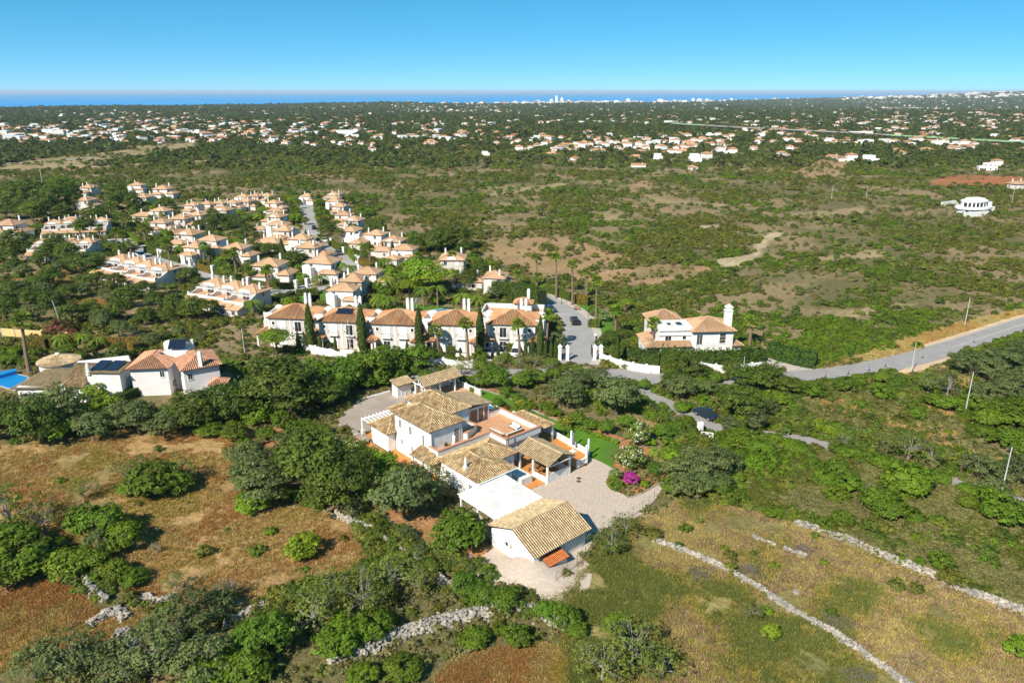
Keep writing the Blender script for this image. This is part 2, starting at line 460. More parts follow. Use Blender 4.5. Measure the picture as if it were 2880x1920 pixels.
m = mat('sea_water', (.012, .25, .58), (.02, .30, .64), .0012, .5, .12, .25, .02, bdist=1.0)
structure('sea', np_mesh('sea', [(-60000, 3000, SEA_Z), (60000, 3000, SEA_Z), (60000, 62000, SEA_Z), (-60000, 62000, SEA_Z)], [[0, 1, 2, 3]], 'sea_water'))

def build_haze():
    mb = MB(); mb.box(-61000, 61000, -400, 63000, SEA_Z - 8, 75)
    m = bpy.data.materials.new('haze'); m.use_nodes = True; nt = m.node_tree; nt.nodes.clear()
    out = nt.nodes.new('ShaderNodeOutputMaterial'); pv = nt.nodes.new('ShaderNodeVolumePrincipled')
    pv.inputs['Color'].default_value = (.70, .85, 1.0, 1); pv.inputs['Density'].default_value = HAZE
    pv.inputs['Anisotropy'].default_value = 0.0
    nt.links.new(pv.outputs[0], out.inputs['Volume'])
    tag(mb.build('haze', m), kind='stuff')
HAZE = 5.0e-5
build_haze()

# ---------------------------------------------------------------- roads, lanes, pavings
def smooth_path(pts, step=2.0):
    P = [Vector(p) for p in pts]
    P = [P[0] * 2 - P[1]] + P + [P[-1] * 2 - P[-2]]
    out = []
    for i in range(1, len(P) - 2):
        a, b, c, d = P[i - 1:i + 3]
        n = max(2, int((c - b).length / step))
        for k in range(n):
            t = k / n
            out.append(0.5 * ((2 * b) + (c - a) * t + (2 * a - 5 * b + 4 * c - d) * t * t + (3 * b - a - 3 * c + d) * t ** 3))
    out.append(P[-2]); return out
def offset(path, o):
    res = []
    for i, p in enumerate(path):
        a = path[max(0, i - 1)]; b = path[min(len(path) - 1, i + 1)]
        t = (b - a); t.z = 0; t.normalize()
        res.append(Vector((p.x - t.y * o, p.y + t.x * o, p.z)))
    return res
def ribbon(name, path, o0, o1, z, m, h=0.0, ex=True, parent=None):
    A = offset(path, o0); B = offset(path, o1); mb = MB()
    vs = [(p.x, p.y, p.z + z) for p in A] + [(p.x, p.y, p.z + z) for p in B]; n = len(A)
    fs = [(i, n + i, n + i + 1, i + 1) for i in range(n - 1)]
    if o1 > o0: fs = [f[::-1] for f in fs]
    if h:
        vs += [(p.x, p.y, p.z + z - h) for p in A] + [(p.x, p.y, p.z + z - h) for p in B]
        fs += [(i, i + 1, 2 * n + i + 1, 2 * n + i) for i in range(n - 1)] + [(n + i, 3 * n + i, 3 * n + i + 1, n + i + 1) for i in range(n - 1)]
    mb.add(vs, fs, .5)
    if ex: EXC.append([(p.x, p.y) for p in A] + [(p.x, p.y) for p in B[::-1]])
    return tag(mb.build(name, m, parent), kind=None if parent else 'structure')
def paving(name, pts, m, z=.03, ex=True, kind='structure', h=0.0):
    pts = [(p[0], p[1]) for p in pts]
    mb = MB()
    if h: mb.prism(pts, z - h, z)
    else:
        a = sum(pts[i][0] * pts[i - 1][1] - pts[i - 1][0] * pts[i][1] for i in range(len(pts)))
        if a > 0: pts = pts[::-1]
        mb.add([(x, y, z) for x, y in pts], [list(range(len(pts)))], .5)
    if ex: EXC.append(pts)
    return tag(mb.build(name, m), kind=kind)

main_road = smooth_path(GP(DD, [(690, 838), (760, 848), (900, 858), (1100, 862), (1300, 858), (1420, 860), (1530, 872), (1640, 874), (1760, 868), (1880, 862), (1990, 846), (2110, 820), (2230, 784), (2380, 736), (2560, 690), (2800, 640)]))
ribbon('road', main_road, -3.0, 3.0, .03, 'asphalt_new')
rd2 = main_road[len(main_road) * 52 // 100:]
ribbon('road_centre_line', rd2, -.07, .07, .036, 'road_paint', ex=False)
ribbon('road_edge_line', rd2, -2.8, -2.7, .036, 'road_paint', ex=False)
ribbon('road_edge_line', rd2, 2.7, 2.8, .036, 'road_paint', ex=False)
ribbon('road_verge', main_road[len(main_road) // 2:], 3.0, 4.3, .018, 'sand')
layby = GP(ZQ, [(1530, 440), (1650, 395), (1760, 370), (1905, 333), (1905, 360), (1800, 400), (1680, 440), (1600, 445)])
paving('layby', layby, 'sand', .022)
estate_road = smooth_path(GP(ZT, [(420, 372), (500, 400), (600, 435), (700, 490), (800, 555), (870, 620), (900, 700), (905, 790), (890, 880), (860, 960)]))
ribbon('road', estate_road, -3.6, 3.6, .034, 'asphalt')
ribbon('pavement', estate_road, 3.6, 5.4, .15, 'pavement', h=.15)
lawn_strip = smooth_path(offset(estate_road[:int(len(estate_road) * .82)], 5.4))
ribbon('lawn', lawn_strip, 0.0, 4.2, .03, 'lawn')
upper_road = smooth_path(GP(ZB, [(790, 130), (775, 190), (785, 260), (800, 330), (830, 420), (890, 480), (970, 545), (1070, 610), (1170, 680), (1260, 745), (1330, 790)]))
ribbon('road', upper_road, -3.0, 3.0, .032, 'asphalt')
ribbon('pavement', upper_road[len(upper_road) // 2:], -4.4, -3.0, .14, 'pavement', h=.14)
west_road = smooth_path(GP(ZA, [(760, 470), (900, 470), (985, 520), (1080, 580), (1200, 630), (1340, 672), (1500, 720), (1640, 765), (1780, 810), (1920, 838), (2060, 838), (2200, 828), (2352, 800)]))
ribbon('road', west_road, -3.1, 3.1, .030, 'asphalt')
ribbon('pavement', west_road, 3.1, 4.5, .14, 'pavement', h=.14)
spur = smooth_path(GP(ZB, [(640, 880), (780, 870), (900, 858), (1010, 845), (1090, 825), (1150, 790)]))
ribbon('road', spur, -2.8, 2.8, .036, 'asphalt')
lane = smooth_path(GP(ZQ, [(40, 560), (90, 590), (180, 625), (300, 690), (420, 750), (560, 790), (800, 820), (1000, 845), (1160, 890), (1400, 950), (1700, 1040), (1950, 1115), (2200, 1180), (2500, 1290)]))
ribbon('lane', lane, -1.7, 1.7, .026, 'lane_asphalt')
ribbon('lane', smooth_path(GP(ZQ, [(60, 470), (20, 530), (40, 565)])), -1.6, 1.6, .022, 'lane_asphalt')
ribbon('driveway', smooth_path(GP(ZQ, [(745, 362), (860, 385), (960, 410), (1080, 440)])), -2.6, 3.2, .020, 'pavement')
0 and ribbon('track', smooth_path(GP(ZM, [(1120, 380), (1190, 345), (1245, 310), (1280, 270), (1310, 235), (1360, 205), (1420, 190)])), -1.3, 1.3, .02, 'sand')
ribbon('track', smooth_path(GP(ZL, [(330, 395), (500, 388), (700, 375), (850, 368), (960, 362)])), -3, 3, .05, 'sand')
ribbon('track', smooth_path(GP(ZL, [(0, 376), (200, 368), (420, 350), (600, 343), (780, 335), (1000, 318), (1250, 322)])), -4, 4, .05, 'lane_asphalt')

paving('courtyard', wpoly(Z1, [(1240, 800), (1340, 780), (1500, 780), (1650, 760), (1770, 712), (1860, 750), (1937, 792), (1900, 860), (1915, 905), (1960, 950), (2030, 980), (2110, 965), (2290, 868), (2260, 930), (2210, 1010), (2135, 1090), (2060, 1128), (1930, 1170), (1862, 1200), (1850, 1245), (1790, 1290), (1745, 1310), (1620, 1390), (1480, 1340), (1200, 1100), (1130, 950)]), 'cobble', .030)
paving('gravel_yard', wpoly(Z1, [(1000, 1040), (1120, 1160), (1140, 1210), (1230, 1262), (1425, 1360), (1600, 1350), (1800, 1262), (1790, 1300), (1745, 1370), (1640, 1470), (1560, 1580), (1440, 1530), (1330, 1440), (1160, 1375), (1140, 1290), (1090, 1200)]), 'gravel', .024)
paving('driveway', wpoly(Z1, [(118, 530), (125, 470), (165, 420), (250, 360), (460, 286), (600, 280), (700, 300), (760, 380), (700, 470), (480, 520), (275, 548)]), 'concrete', .026)
paving('lawn', wpoly(Z1, [(1020, 300), (1060, 275), (1130, 285), (1250, 330), (1480, 440), (1700, 520), (1990, 612), (1975, 650), (1955, 720), (1937, 792), (1850, 748), (1770, 712), (1700, 690), (1600, 560), (1480, 500), (1260, 420), (1100, 360)]), 'lawn', .022)
paving('garden_bed', wpoly(Z1, [(1937, 792), (1900, 860), (1915, 905), (1960, 950), (2030, 980), (2110, 965), (2290, 868), (2290, 800), (2250, 700), (2050, 600), (1990, 612), (1970, 680)]), 'soil', .020, ex=False)
ribbon('border_bed', smooth_path(GP(Z1, [(1060, 270), (1130, 278), (1250, 322), (1480, 432), (1700, 512), (2000, 606)])), -.1, .9, .026, 'soil', ex=False)
for pts in ([(1180, 900), (1310, 850), (1400, 842), (1395, 890), (1300, 930), (1180, 950)], [(2250, 850), (2352, 860), (2352, 950), (2230, 950)]):
    paving('lawn', wpoly(ZA, pts), 'lawn', .025)
paving('lawn', wpoly(ZB, [(690, 930), (800, 890), (1000, 880), (960, 960), (830, 1010), (760, 1010)]), 'lawn', .025)
paving('lawn', wpoly(Z5, [(1130, 100), (1200, 90), (1480, 110), (1640, 140), (1600, 165), (1400, 140), (1150, 130)]), 'lawn', .025)
paving('pool_deck', wpoly(Z5, [(1150, 160), (1330, 135), (1500, 130), (1640, 165), (1560, 190), (1400, 185), (1200, 180)]), 'terracotta', .03)
paving('lawn', wpoly(ZQ, [(1280, 355), (1350, 335), (1410, 370), (1330, 385)]), 'leaf_bright', .02, ex=False)
# ---------------------------------------------------------------- roofs
def slope_tiles(mb, poly, e0, e1, pitch=.27, row=.42, rad=.085, rows=True, lift=.02):
    e0 = Vector(e0); e1 = Vector(e1); poly = [Vector(p) for p in poly]
    ex = (e1 - e0).normalized()
    c = sum(poly, Vector()) / len(poly) - e0
    n = ex.cross(c).normalized()
    if n.z < 0: n = -n
    ey = n.cross(ex)
    if ey.dot(c) < 0: ey = -ey
    P2 = [((p - e0).dot(ex), (p - e0).dot(ey)) for p in poly]
    x0 = min(p[0] for p in P2); x1 = max(p[0] for p in P2)
    a = x0 + pitch * .5
    hs = [(math.cos(t), math.sin(t)) for t in (math.pi, math.pi * .72, math.pi * .5, math.pi * .28, 0)]
    while a < x1:
        ys = []
        for i in range(len(P2)):
            (ax, ay), (bx, by) = P2[i], P2[(i + 1) % len(P2)]
            if (ax <= a) != (bx <= a): ys.append(ay + (by - ay) * (a - ax) / (bx - ax))
        if len(ys) >= 2:
            y0, y1 = min(ys), max(ys)
            y = y0 - .06
            while y < y1 - .05:
                yy = min(y + row, y1) if rows else y1
                rb = rad * (1 + rng.uniform(-.06, .06)); ru = rad * .8
                o = e0 + ex * (a + rng.uniform(-.008, .008))
                vs = [o + ex * (cx * rb) + ey * y + n * (cz * rb * 1.05 + lift + (.02 if rows else 0)) for cx, cz in hs] + \
                     [o + ex * (cx * ru) + ey * (yy + .02) + n * (cz * ru * 1.05 + lift) for cx, cz in hs]
                fs = [(i, i + 1, i + 6, i + 5) for i in range(4)]
                if rows: fs.append((0, 1, 2, 3, 4))
                mb.add(vs, fs, rng.random())
                y = yy if rows else y1
        a += pitch
def ridge_run(mb, p, q, r=.12, row=.45):
    p = Vector(p); q = Vector(q); n = max(1, int((q - p).length / row))
    for k in range(n):
        a = p.lerp(q, k / n); b = p.lerp(q, (k + 1.06) / n)
        mb.tube(a + Vector((0, 0, .03)), b + Vector((0, 0, .03)), r, r * .84, 6)
def slab(mb, poly, th=.10):
    poly = [Vector(p) for p in poly]; n = len(poly)
    mb.add(poly + [p - Vector((0, 0, th)) for p in poly], [list(range(n)), list(range(n, 2 * n))[::-1]] + [(i, n + i, n + (i + 1) % n, (i + 1) % n) for i in range(n)], .5)
class Roof:
    """slopes over a slab; one bed, one tile field and one set of ridge tiles"""
    def __init__(self, pitch=.31, row=.42, rad=.09, rows=True, ribs=True, ridge_r=.12):
        self.bed = MB(); self.tile = MB(); self.ridge = MB(); self.k = dict(pitch=pitch, row=row, rad=rad, rows=rows); self.ribs = ribs; self.rr = ridge_r
    def slope(self, poly, th=.10):
        slab(self.bed, poly, th)
        if self.ribs: slope_tiles(self.tile, poly, poly[0], poly[1], **self.k)
    def run(self, p, q): ridge_run(self.ridge, p, q, self.rr)
    def hip(self, u0, u1, v0, v1, ze, zr, skip=()):
        w, d = u1 - u0, v1 - v0; h = min(w, d) / 2
        if w >= d: A, B = (u0 + h, (v0 + v1) / 2, zr), (u1 - h, (v0 + v1) / 2, zr)
        else: A, B = ((u0 + u1) / 2, v0 + h, zr), ((u0 + u1) / 2, v1 - h, zr)
        c = [(u0, v0, ze), (u1, v0, ze), (u1, v1, ze), (u0, v1, ze)]
        if w >= d:
            sl = {'s': [c[0], c[1], B, A], 'e': [c[1], c[2], B], 'n': [c[2], c[3], A, B], 'w': [c[3], c[0], A]}
            hp = [(c[0], A), (c[3], A), (c[1], B), (c[2], B)]
        else:
            sl = {'s': [c[0], c[1], A], 'e': [c[1], c[2], B, A], 'n': [c[2], c[3], B], 'w': [c[3], c[0], A, B]}
            hp = [(c[0], A), (c[1], A), (c[2], B), (c[3], B)]
        for k, p in sl.items():
            if k not in skip: self.slope(p if abs(w - d) > .01 else [x for i, x in enumerate(p) if i < 3])
        for p, q in hp: self.run(p, q)
        if abs(w - d) > .05: self.run(A, B)
        return self
    def gable_u(self, u0, u1, v0, v1, z0, z1, vr, zr):           # ridge along u
        self.slope([(u0, v0, z0), (u1, v0, z0), (u1, vr, zr), (u0, vr, zr)])
        self.slope([(u1, v1, z1), (u0, v1, z1), (u0, vr, zr), (u1, vr, zr)])
        self.run((u0, vr, zr), (u1, vr, zr)); return self
    def gable_v(self, u0, u1, v0, v1, ze, ur, zr):
        self.slope([(u0, v1, ze), (u0, v0, ze), (ur, v0, zr), (ur, v1, zr)])
        self.slope([(u1, v0, ze), (u1, v1, ze), (ur, v1, zr), (ur, v0, zr)])
        self.run((ur, v0, zr), (ur, v1, zr)); return self
    def build(self, parent, m='tile_sand', bed='tile_bed', name='roof'):
        o = self.bed.build(name, bed if self.ribs else m, parent)
        if self.ribs: tag(self.tile.build('roof_tiles', m, o), kind='stuff')
        if self.ridge.v: tag(self.ridge.build('ridge_tiles', m, o), kind='stuff')
        return o

# ---------------------------------------------------------------- openings, in a wall's own frame
def wallM(x, y, z, nx, ny):
    """frame at a wall point: local x along the wall, local y = outward normal"""
    a = math.atan2(ny, nx) - math.pi / 2
    return Matrix.Translation((x, y, z)) @ Matrix.Rotation(a, 4, 'Z')
def window(parent, x, y, z, nx, ny, w, h, m='glass', bars=(1, 1), fm='white_paint', fr=.08, name='window', sill=True, proud=.05):
    M = wallM(x, y, z, nx, ny)
    f = MB(M); a = w / 2
    f.box(-a - fr, a + fr, .002, proud, h, h + fr).box(-a - fr, a + fr, .002, proud + (.06 if sill else 0), -fr, 0).box(-a - fr, -a, .002, proud, 0, h).box(a, a + fr, .002, proud, 0, h)
    for k in range(1, bars[0] + 1): f.box(-a + w * k / (bars[0] + 1) - .02, -a + w * k / (bars[0] + 1) + .02, .004, proud - .01, 0, h)
    for k in range(1, bars[1] + 1): f.box(-a, a, .005, proud - .012, h * k / (bars[1] + 1) - .018, h * k / (bars[1] + 1) + .018)
    o = f.build(name, fm, parent)
    g = MB(M); g.box(-a, a, .003, .02, 0, h); g.build('pane', m, o)
    return o
def chimney(parent, x, y, z0, h, w=.6, d=None, m='white_wall', cap=True):
    d = d or w; c = MB()
    c.box(x - w / 2, x + w / 2, y - d / 2, y + d / 2, z0 - .3, z0 + h * .72).box(x - w * .58, x + w * .58, y - d * .58, y + d * .58, z0 + h * .72, z0 + h * .76)
    c.box(x - w * .42, x + w * .42, y - d * .42, y + d * .42, z0 + h * .76, z0 + h * .88).box(x - w * .55, x + w * .55, y - d * .55, y + d * .55, z0 + h * .88, z0 + h * .91)
    if cap: c.add([(x - w * .5, y - d * .5, z0 + h * .91), (x + w * .5, y - d * .5, z0 + h * .91), (x + w * .5, y + d * .5, z0 + h * .91), (x - w * .5, y + d * .5, z0 + h * .91), (x, y, z0 + h * 1.03)], [(0, 1, 4), (1, 2, 4), (2, 3, 4), (3, 0, 4)])
    return c.build('chimney', m, parent)
def parapet(mb, cap, pts, z0, z1, t=.25, closed=False, cw=.40):
    n = len(pts)
    for i in range(n if closed else n - 1):
        a = Vector((*pts[i], 0)); b = Vector((*pts[(i + 1) % n], 0)); d = (b - a); L = d.length; ang = math.atan2(d.y, d.x)
        M = Matrix.Translation((a.x, a.y, 0)) @ Matrix.Rotation(ang, 4, 'Z'); s = mb.M; mb.M = M
        e = .003 * (i % 3)
        mb.box(-t / 2 + e, L + t / 2 - e, -t / 2 - e, t / 2 + e, z0, z1); mb.M = s
        if cap is not None:
            s = cap.M; cap.M = M; cap.box(-cw / 2 + e, L + cw / 2 - e, -cw / 2, cw / 2, z1 + e * .5, z1 + .06 + e * .5); cap.M = s
# ---------------------------------------------------------------- the villa, in its own frame (u along the garage ridge, v away)
VA = math.radians(41.5)
VO = Vector((2.646, 72.25, 0))
VU = Vector((math.cos(VA), math.sin(VA), 0)); VV = Vector((-VU.y, VU.x, 0))
def vw(u, v, z=0): return VO + VU * u + VV * v + Vector((0, 0, z))
def vthing(name, label, cat, group=None): return thing(name, label, cat, VO, VA, group)
EXC += [[vw(*c)[:2] for c in q] for q in ([(-3, -3.2), (7, -3.2), (7, 14), (-1.6, 14)], [(1, 12), (13, 12), (24, 11), (24.5, 31), (19, 40), (8, 41), (1, 41.5), (.5, 24)], [(13, 42), (26, 42), (26, 53), (13, 53)])]

villa = vthing('villa', 'white two-storey villa with sandy tiled hip roofs and terracotta roof terraces', 'house')
w = MB()
w.box(3.2, 8.6, 24.3, 33.25, 0, 6.12).box(6.8, 11.8, 26.9, 35.3, 0, 6.42)                     # tall blocks
w.box(1.95, 6.2, 33.35, 38.0, 0, 2.95).box(6.9, 9.9, 35.35, 40.2, 0, 3.2)                     # low side wings
w.box(2.82, 8.5, 13.6, 16.72, 0, 3.02).box(2.8, 11.6, 16.7, 22.25, 0, 3.03)                   # kitchen wing
w.box(3.05, 12.22, 22.3, 26.95, 0, 3.05).box(12.2, 18.62, 19.2, 27.72, 0, 3.06)               # below the terraces
w.box(12.5, 16.4, 27.73, 33.2, 0, 5.55).box(11.82, 12.5, 27.75, 33.1, 0, 6.0)                 # garden room
w.box(9.6, 11.5, 12.9, 16.6, 0, 1.15)                                                          # low yard wall block
w.build('wall', 'white_wall', villa)
r = Roof(); r.hip(2.7, 8.95, 24.0, 33.6, 6.2, 7.6); r.build(villa)
r = Roof(); r.hip(6.5, 12.1, 26.55, 35.65, 6.5, 7.95); r.build(villa)
r = Roof(); r.hip(1.55, 6.6, 32.95, 38.35, 3.0, 4.35); r.build(villa)
r = Roof(); r.hip(6.4, 10.3, 35.7, 40.6, 3.3, 4.3); r.build(villa)
r = Roof(); r.hip(2.4, 8.9, 13.2, 22.2, 3.1, 4.25); r.build(villa)
r = Roof(); r.hip(2.38, 12.0, 16.3, 22.24, 3.12, 4.32); r.build(villa)
r = Roof(rows=True, pitch=.24, rad=.06)
r.slope([(16.75, 27.25, 5.55), (16.75, 33.6, 5.55), (11.9, 33.6, 6.45), (11.9, 27.25, 6.45)]); r.build(villa, 'tile_pale')
r = Roof()                                                                                       # porch roof by the kitchen
r.slope([(.95, 26.4, 2.72), (.95, 21.5, 2.72), (3.0, 23.2, 3.45), (3.0, 26.4, 3.45)]); r.slope([(.95, 21.5, 2.72), (3.0, 21.5, 2.72), (3.0, 23.2, 3.45)]); r.run((.95, 21.5, 2.72), (3.0, 23.2, 3.45)); r.build(villa, name='porch_roof')
for u, v in ((1.15, 25.9), (1.15, 23.6), (1.15, 21.8)):
    p = MB(); p.box(u - .12, u + .12, v - .12, v + .12, 0, 2.66); p.build('porch_post', 'white_paint', villa)
r = Roof(); r.hip(18.78, 22.45, 19.55, 26.6, 3.0, 4.0); r.build(villa, name='porch_roof')
for u, v in ((22.1, 19.95), (22.1, 26.2), (22.1, 23.0)):
    p = MB(); p.box(u - .16, u + .16, v - .16, v + .16, .3, 2.92); p.build('porch_post', 'white_paint', villa)
# terraces: floor, parapets with terracotta caps, stair enclosure
f = MB(); f.prism([(12.2, 19.2), (18.6, 19.2), (18.6, 27.72), (12.2, 27.72)], 3.06, 3.12).prism([(3.06, 22.35), (12.198, 22.35), (12.198, 26.9), (8.62, 26.9), (8.62, 24.28), (3.06, 24.28)], 3.055, 3.115)
f.build('terrace_floor', 'terracotta', villa)
tl = MB()
for i in range(9):
    for j in range(12): tl.box(12.5 + i * .66, 13.12 + i * .66, 19.5 + j * .66, 20.12 + j * .66, 3.121, 3.127)
tag(tl.build('floor_tiles', 'terracotta', villa), kind='stuff')
pw = MB(); pc = MB()
parapet(pw, pc, [(16.3, 27.85), (18.72, 27.85), (18.72, 19.1), (12.2, 19.1), (12.2, 22.4), (2.95, 22.4), (2.95, 24.2)], 3.0, 3.98)
parapet(pw, pc, [(8.55, 24.75), (9.2, 24.1), (11.85, 25.35), (11.95, 25.8), (11.5, 27.8)], 3.0, 4.15)
pw.build('parapet', 'white_wall', villa); pc.build('parapet_cap', 'terracotta_cap', villa)
# chimney with a small ornate pot
c = MB(); c.box(3.05, 3.6, 16.6, 17.15, 3.0, 3.7); c.add([], []); c.lathe([(.26, 3.7), (.17, 4.6), (.19, 4.62), (.12, 4.8), (.14, 4.82), (.03, 5.1)], 8, (3.32, 16.87, 0)); c.build('chimney', 'white_wall', villa)
# windows and doors
for v, z, ww, hh in ((31.9, 4.1, .55, 1.15), (29.3, 3.9, .55, 1.15), (31.6, 1.55, .5, .75), (29.0, 1.3, .5, .75)):
    window(villa, 3.2, v, z, -1, 0, ww, hh, bars=(1, 2))
window(villa, 3.2, 26.15, 2.3, -1, 0, .35, 2.6, bars=(0, 6), sill=False)
for v, z, ww, hh in ((20.0, 1.0, 1.1, 1.0), (15.2, .9, .7, 1.0)): window(villa, 2.79, v, z, -1, 0, ww, hh, bars=(2, 2))
for v in (24.9, 23.2): window(villa, 3.04, v, .02, -1, 0, .9, 2.0, 'shutter_white', (0, 0), name='door', sill=False)
window(villa, 7.55, 24.3, 3.13, 0, -1, .85, 2.05, 'shutter_dark', (0, 9), 'pale_wall', .14, 'door', sill=False)
for u, ww in ((13.35, 1.35), (14.75, .95), (15.75, .75)): window(villa, u, 27.72, 3.16, 0, -1, ww, 2.1, 'curtain_glass', (0, 0), fr=.09, name='glass_door', sill=False)
window(villa, 10.6, 16.7, .9, 0, -1, .8, 1.0, bars=(1, 1)); window(villa, 11.6, 19.4, .05, 1, 0, .9, 2.0, 'glass', (1, 0), name='door', sill=False)
window(villa, 15.2, 19.19, .06, 0, -1, 1.6, 2.0, 'glass', (1, 0), name='door', sill=False)
for a_, b_, z_ in ((2.62, 13.15, 3.0), (3.1, 24.2, 6.1)): g = MB(); g.tube((a_, b_, z_), (a_, b_, .1), .05); g.build('downpipe', 'white_paint', villa)
g = MB(); g.tube((2.4, 13.08, 3.02), (8.9, 13.08, 3.02), .09, n=6); g.build('gutter', 'white_paint', villa)

# patio floors and lower terrace
paving('patio', [vw(*p)[:2] for p in ((18.7, 11.6), (20.6, 11.4), (22.9, 13.0), (23.4, 17), (23.6, 31), (18.7, 31))], 'patio_orange', .30, h=.3)
paving('patio', [vw(*p)[:2] for p in ((8.6, 11.8), (12.6, 11.5), (18.6, 11.5), (18.6, 19.1), (11.7, 19.1), (11.7, 16.6), (8.6, 16.5))], 'patio_orange', .06)
paving('patio', [vw(*p)[:2] for p in ((.7, 21.4), (3.1, 21.4), (3.1, 33.4), (1.6, 33.4), (1.6, 41.5), (.6, 41.5))], 'patio_orange', .055)
paving('patio', [vw(*p)[:2] for p in ((1.7, 38.0), (7.8, 38.0), (7.8, 41.3), (1.7, 41.3))], 'patio_orange', .060)
paving('patio', [vw(*p)[:2] for p in ((15.5, 40.5), (25.5, 40.5), (25.5, 49.2), (15.5, 49.2))], 'terracotta', .25, h=.25)
# swimming pool
pool = vthing('swimming_pool', 'blue swimming pool with pale coping between villa and lawn', 'pool')
c = MB()
for q in ((18.9, 24.3, 29.4, 30.0), (18.9, 24.3, 37.6, 38.2), (18.9, 19.4, 30.0, 37.6), (23.7, 24.3, 30.0, 37.6)): c.box(*q, 0, .36)
c.build('coping', 'white_wall', pool); c = MB(); c.box(19.4, 23.7, 30, 37.6, .0, .24); c.build('water', 'pool_water', pool)

# garage, shed, carport
garage = vthing('garage', 'white garage with sandy tiled gable roof and wall-mounted cooling unit', 'garage')
w = MB(); w.box(-2.0, 6.1, -1.9, 5.3, 0, 2.28)
for u in (-2.0, 5.85): w.add([(u, -1.9, 2.27), (u + .25, -1.9, 2.27), (u, 5.3, 2.27), (u + .25, 5.3, 2.27), (u, 1.35, 4.08), (u + .25, 1.35, 4.08)], [(0, 4, 2), (1, 3, 5), (0, 1, 5, 4), (2, 4, 5, 3)])
w.build('wall', 'white_wall', garage)
r = Roof(pitch=.31, rad=.09); r.gable_u(-2.35, 6.5, -2.4, 5.75, 2.3, 2.62, 1.35, 4.2); r.build(garage, 'tile_pale')
d = MB(); d.box(2.6, 5.6, -1.98, -1.903, .02, 1.95); d.build('garage_door', 'pale_wall', garage)
a = thing('cooling_unit', 'boxy white outdoor cooling unit mounted on garage gable wall', 'air conditioner', vw(-2.0, 2.2, 1.55), VA)
b = MB(); b.box(-.34, -.02, -.45, .45, 0, .62); b.build('casing', 'white_metal', a)
b = MB(); b.add([(-.345, .05 + .24 * math.cos(t), .31 + .24 * math.sin(t)) for t in [k * math.pi / 6 for k in range(12)]], [list(range(12))]); b.build('fan_grille', 'iron', a)
for y_ in (-.4, .34): b = MB(); b.box(-.3, -.004, y_, y_ + .06, -.12, 0); b.build('bracket', 'steel', a)
shed = vthing('lean_to_shed', 'small lean-to with bright orange-red tiled roof beside garage', 'shed')
b = MB(); b.box(-.9, 1.9, -3.1, -2.45, 0, .78); b.build('wall', 'white_wall', shed)
r = Roof(pitch=.22, rad=.07); r.slope([(-1.1, -3.35, .82), (2.05, -3.35, .82), (2.05, -1.95, 1.3), (-1.1, -1.95, 1.3)]); r.build(shed, 'tile_red')
carport = vthing('carport', 'flat carport with white corrugated metal roof between kitchen wing and garage', 'carport')
rf = MB(); slab(rf, [(-.95, 5.78, 2.62), (6.75, 5.78, 2.66), (6.85, 13.02, 2.86), (-.75, 13.4, 2.80)], .08); ro = rf.build('roof', 'white_metal', carport)
for k in range(24):
    t = (k + .5) / 24; b = MB(); y = 5.85 + t * 7.2
    b.add([], []); b.tube((-.93 + .2 * t, y, 2.63 + .18 * t), (6.74 + .1 * t, y, 2.67 + .19 * t), .06, n=5); b.build('roof_rib', 'white_metal', ro)
for u, v in ((-.6, 12.8), (-.7, 9.4), (-.75, 6.2), (6.4, 12.6), (6.4, 9.2), (6.4, 6.2)):
    b = MB(); b.box(u - .1, u + .1, v - .1, v + .1, 0, 2.56); b.build('post', 'white_paint', carport)
b = MB(); b.box(-.72, -.55, 5.9, 13.1, 2.42, 2.55).box(6.32, 6.5, 5.9, 12.9, 2.44, 2.58); b.build('beam', 'white_paint', carport)

# open dining pavilion
gz = vthing('dining_pavilion', 'open dining pavilion with pale gable roof and low white walls by courtyard', 'pavilion')
r = Roof(pitch=.31, rad=.09); r.gable_v(12.3, 17.4, 10.55, 17.3, 3.0, 14.85, 4.05); r.build(gz, 'tile_pale')
for u, v in ((12.8, 11.3), (12.8, 14.1), (12.8, 16.8), (17.0, 11.3), (17.0, 14.1), (17.0, 16.8)):
    b = MB(); b.box(u - .12, u + .12, v - .12, v + .12, 0, 2.9); b.build('post', 'white_paint', gz)
b = MB(); b.box(12.92, 16.88, 11.2, 11.4, 0, 1.35).box(12.72, 12.9, 11.42, 13.98, 0, .85).box(16.9, 17.08, 11.42, 16.68, 0, 1.0); b.build('wall', 'white_wall', gz)
b = MB(); b.box(12.45, 17.25, 10.75, 10.83, 2.72, 2.86).box(12.72, 12.88, 10.8, 17.1, 2.72, 2.9).box(16.92, 17.08, 10.8, 17.1, 2.72, 2.9); b.build('beam', 'white_paint', gz)
def table(loc, rz, lx, ly, label, m='wood', z=.75):
    t = thing('dining_table', label, 'table', loc, rz); b = MB(); b.box(-lx / 2, lx / 2, -ly / 2, ly / 2, z - .05, z); b.build('table_top', m, t)
    for sx in (-1, 1):
        for sy in (-1, 1):
            b = MB(); b.box(sx * lx * .44 - .04, sx * lx * .44 + .04, sy * ly * .4 - .04, sy * ly * .4 + .04, 0, z - .05); b.build('leg', m, t)
    return t
table(vw(14.3, 14.6, .06), VA, 1.1, 2.2, 'long wooden dining table under open dining pavilion')
def bench(loc, rz, L, label, group=None):
    t = thing('bench', label, 'bench', loc, rz, group); b = MB(); b.box(-L / 2, L / 2, -.18, .18, .40, .45); b.build('seat', 'wood', t)
    for s in (-1, 1): b = MB(); b.box(s * L * .42 - .04, s * L * .42 + .04, -.16, .16, 0, .4); b.build('leg', 'wood', t)
for du in (-.95, .95): bench(vw(14.3 + du, 14.6, .06), VA + math.pi / 2, 2.0, 'wooden bench along the dining table in the open pavilion', 'pavilion benches')

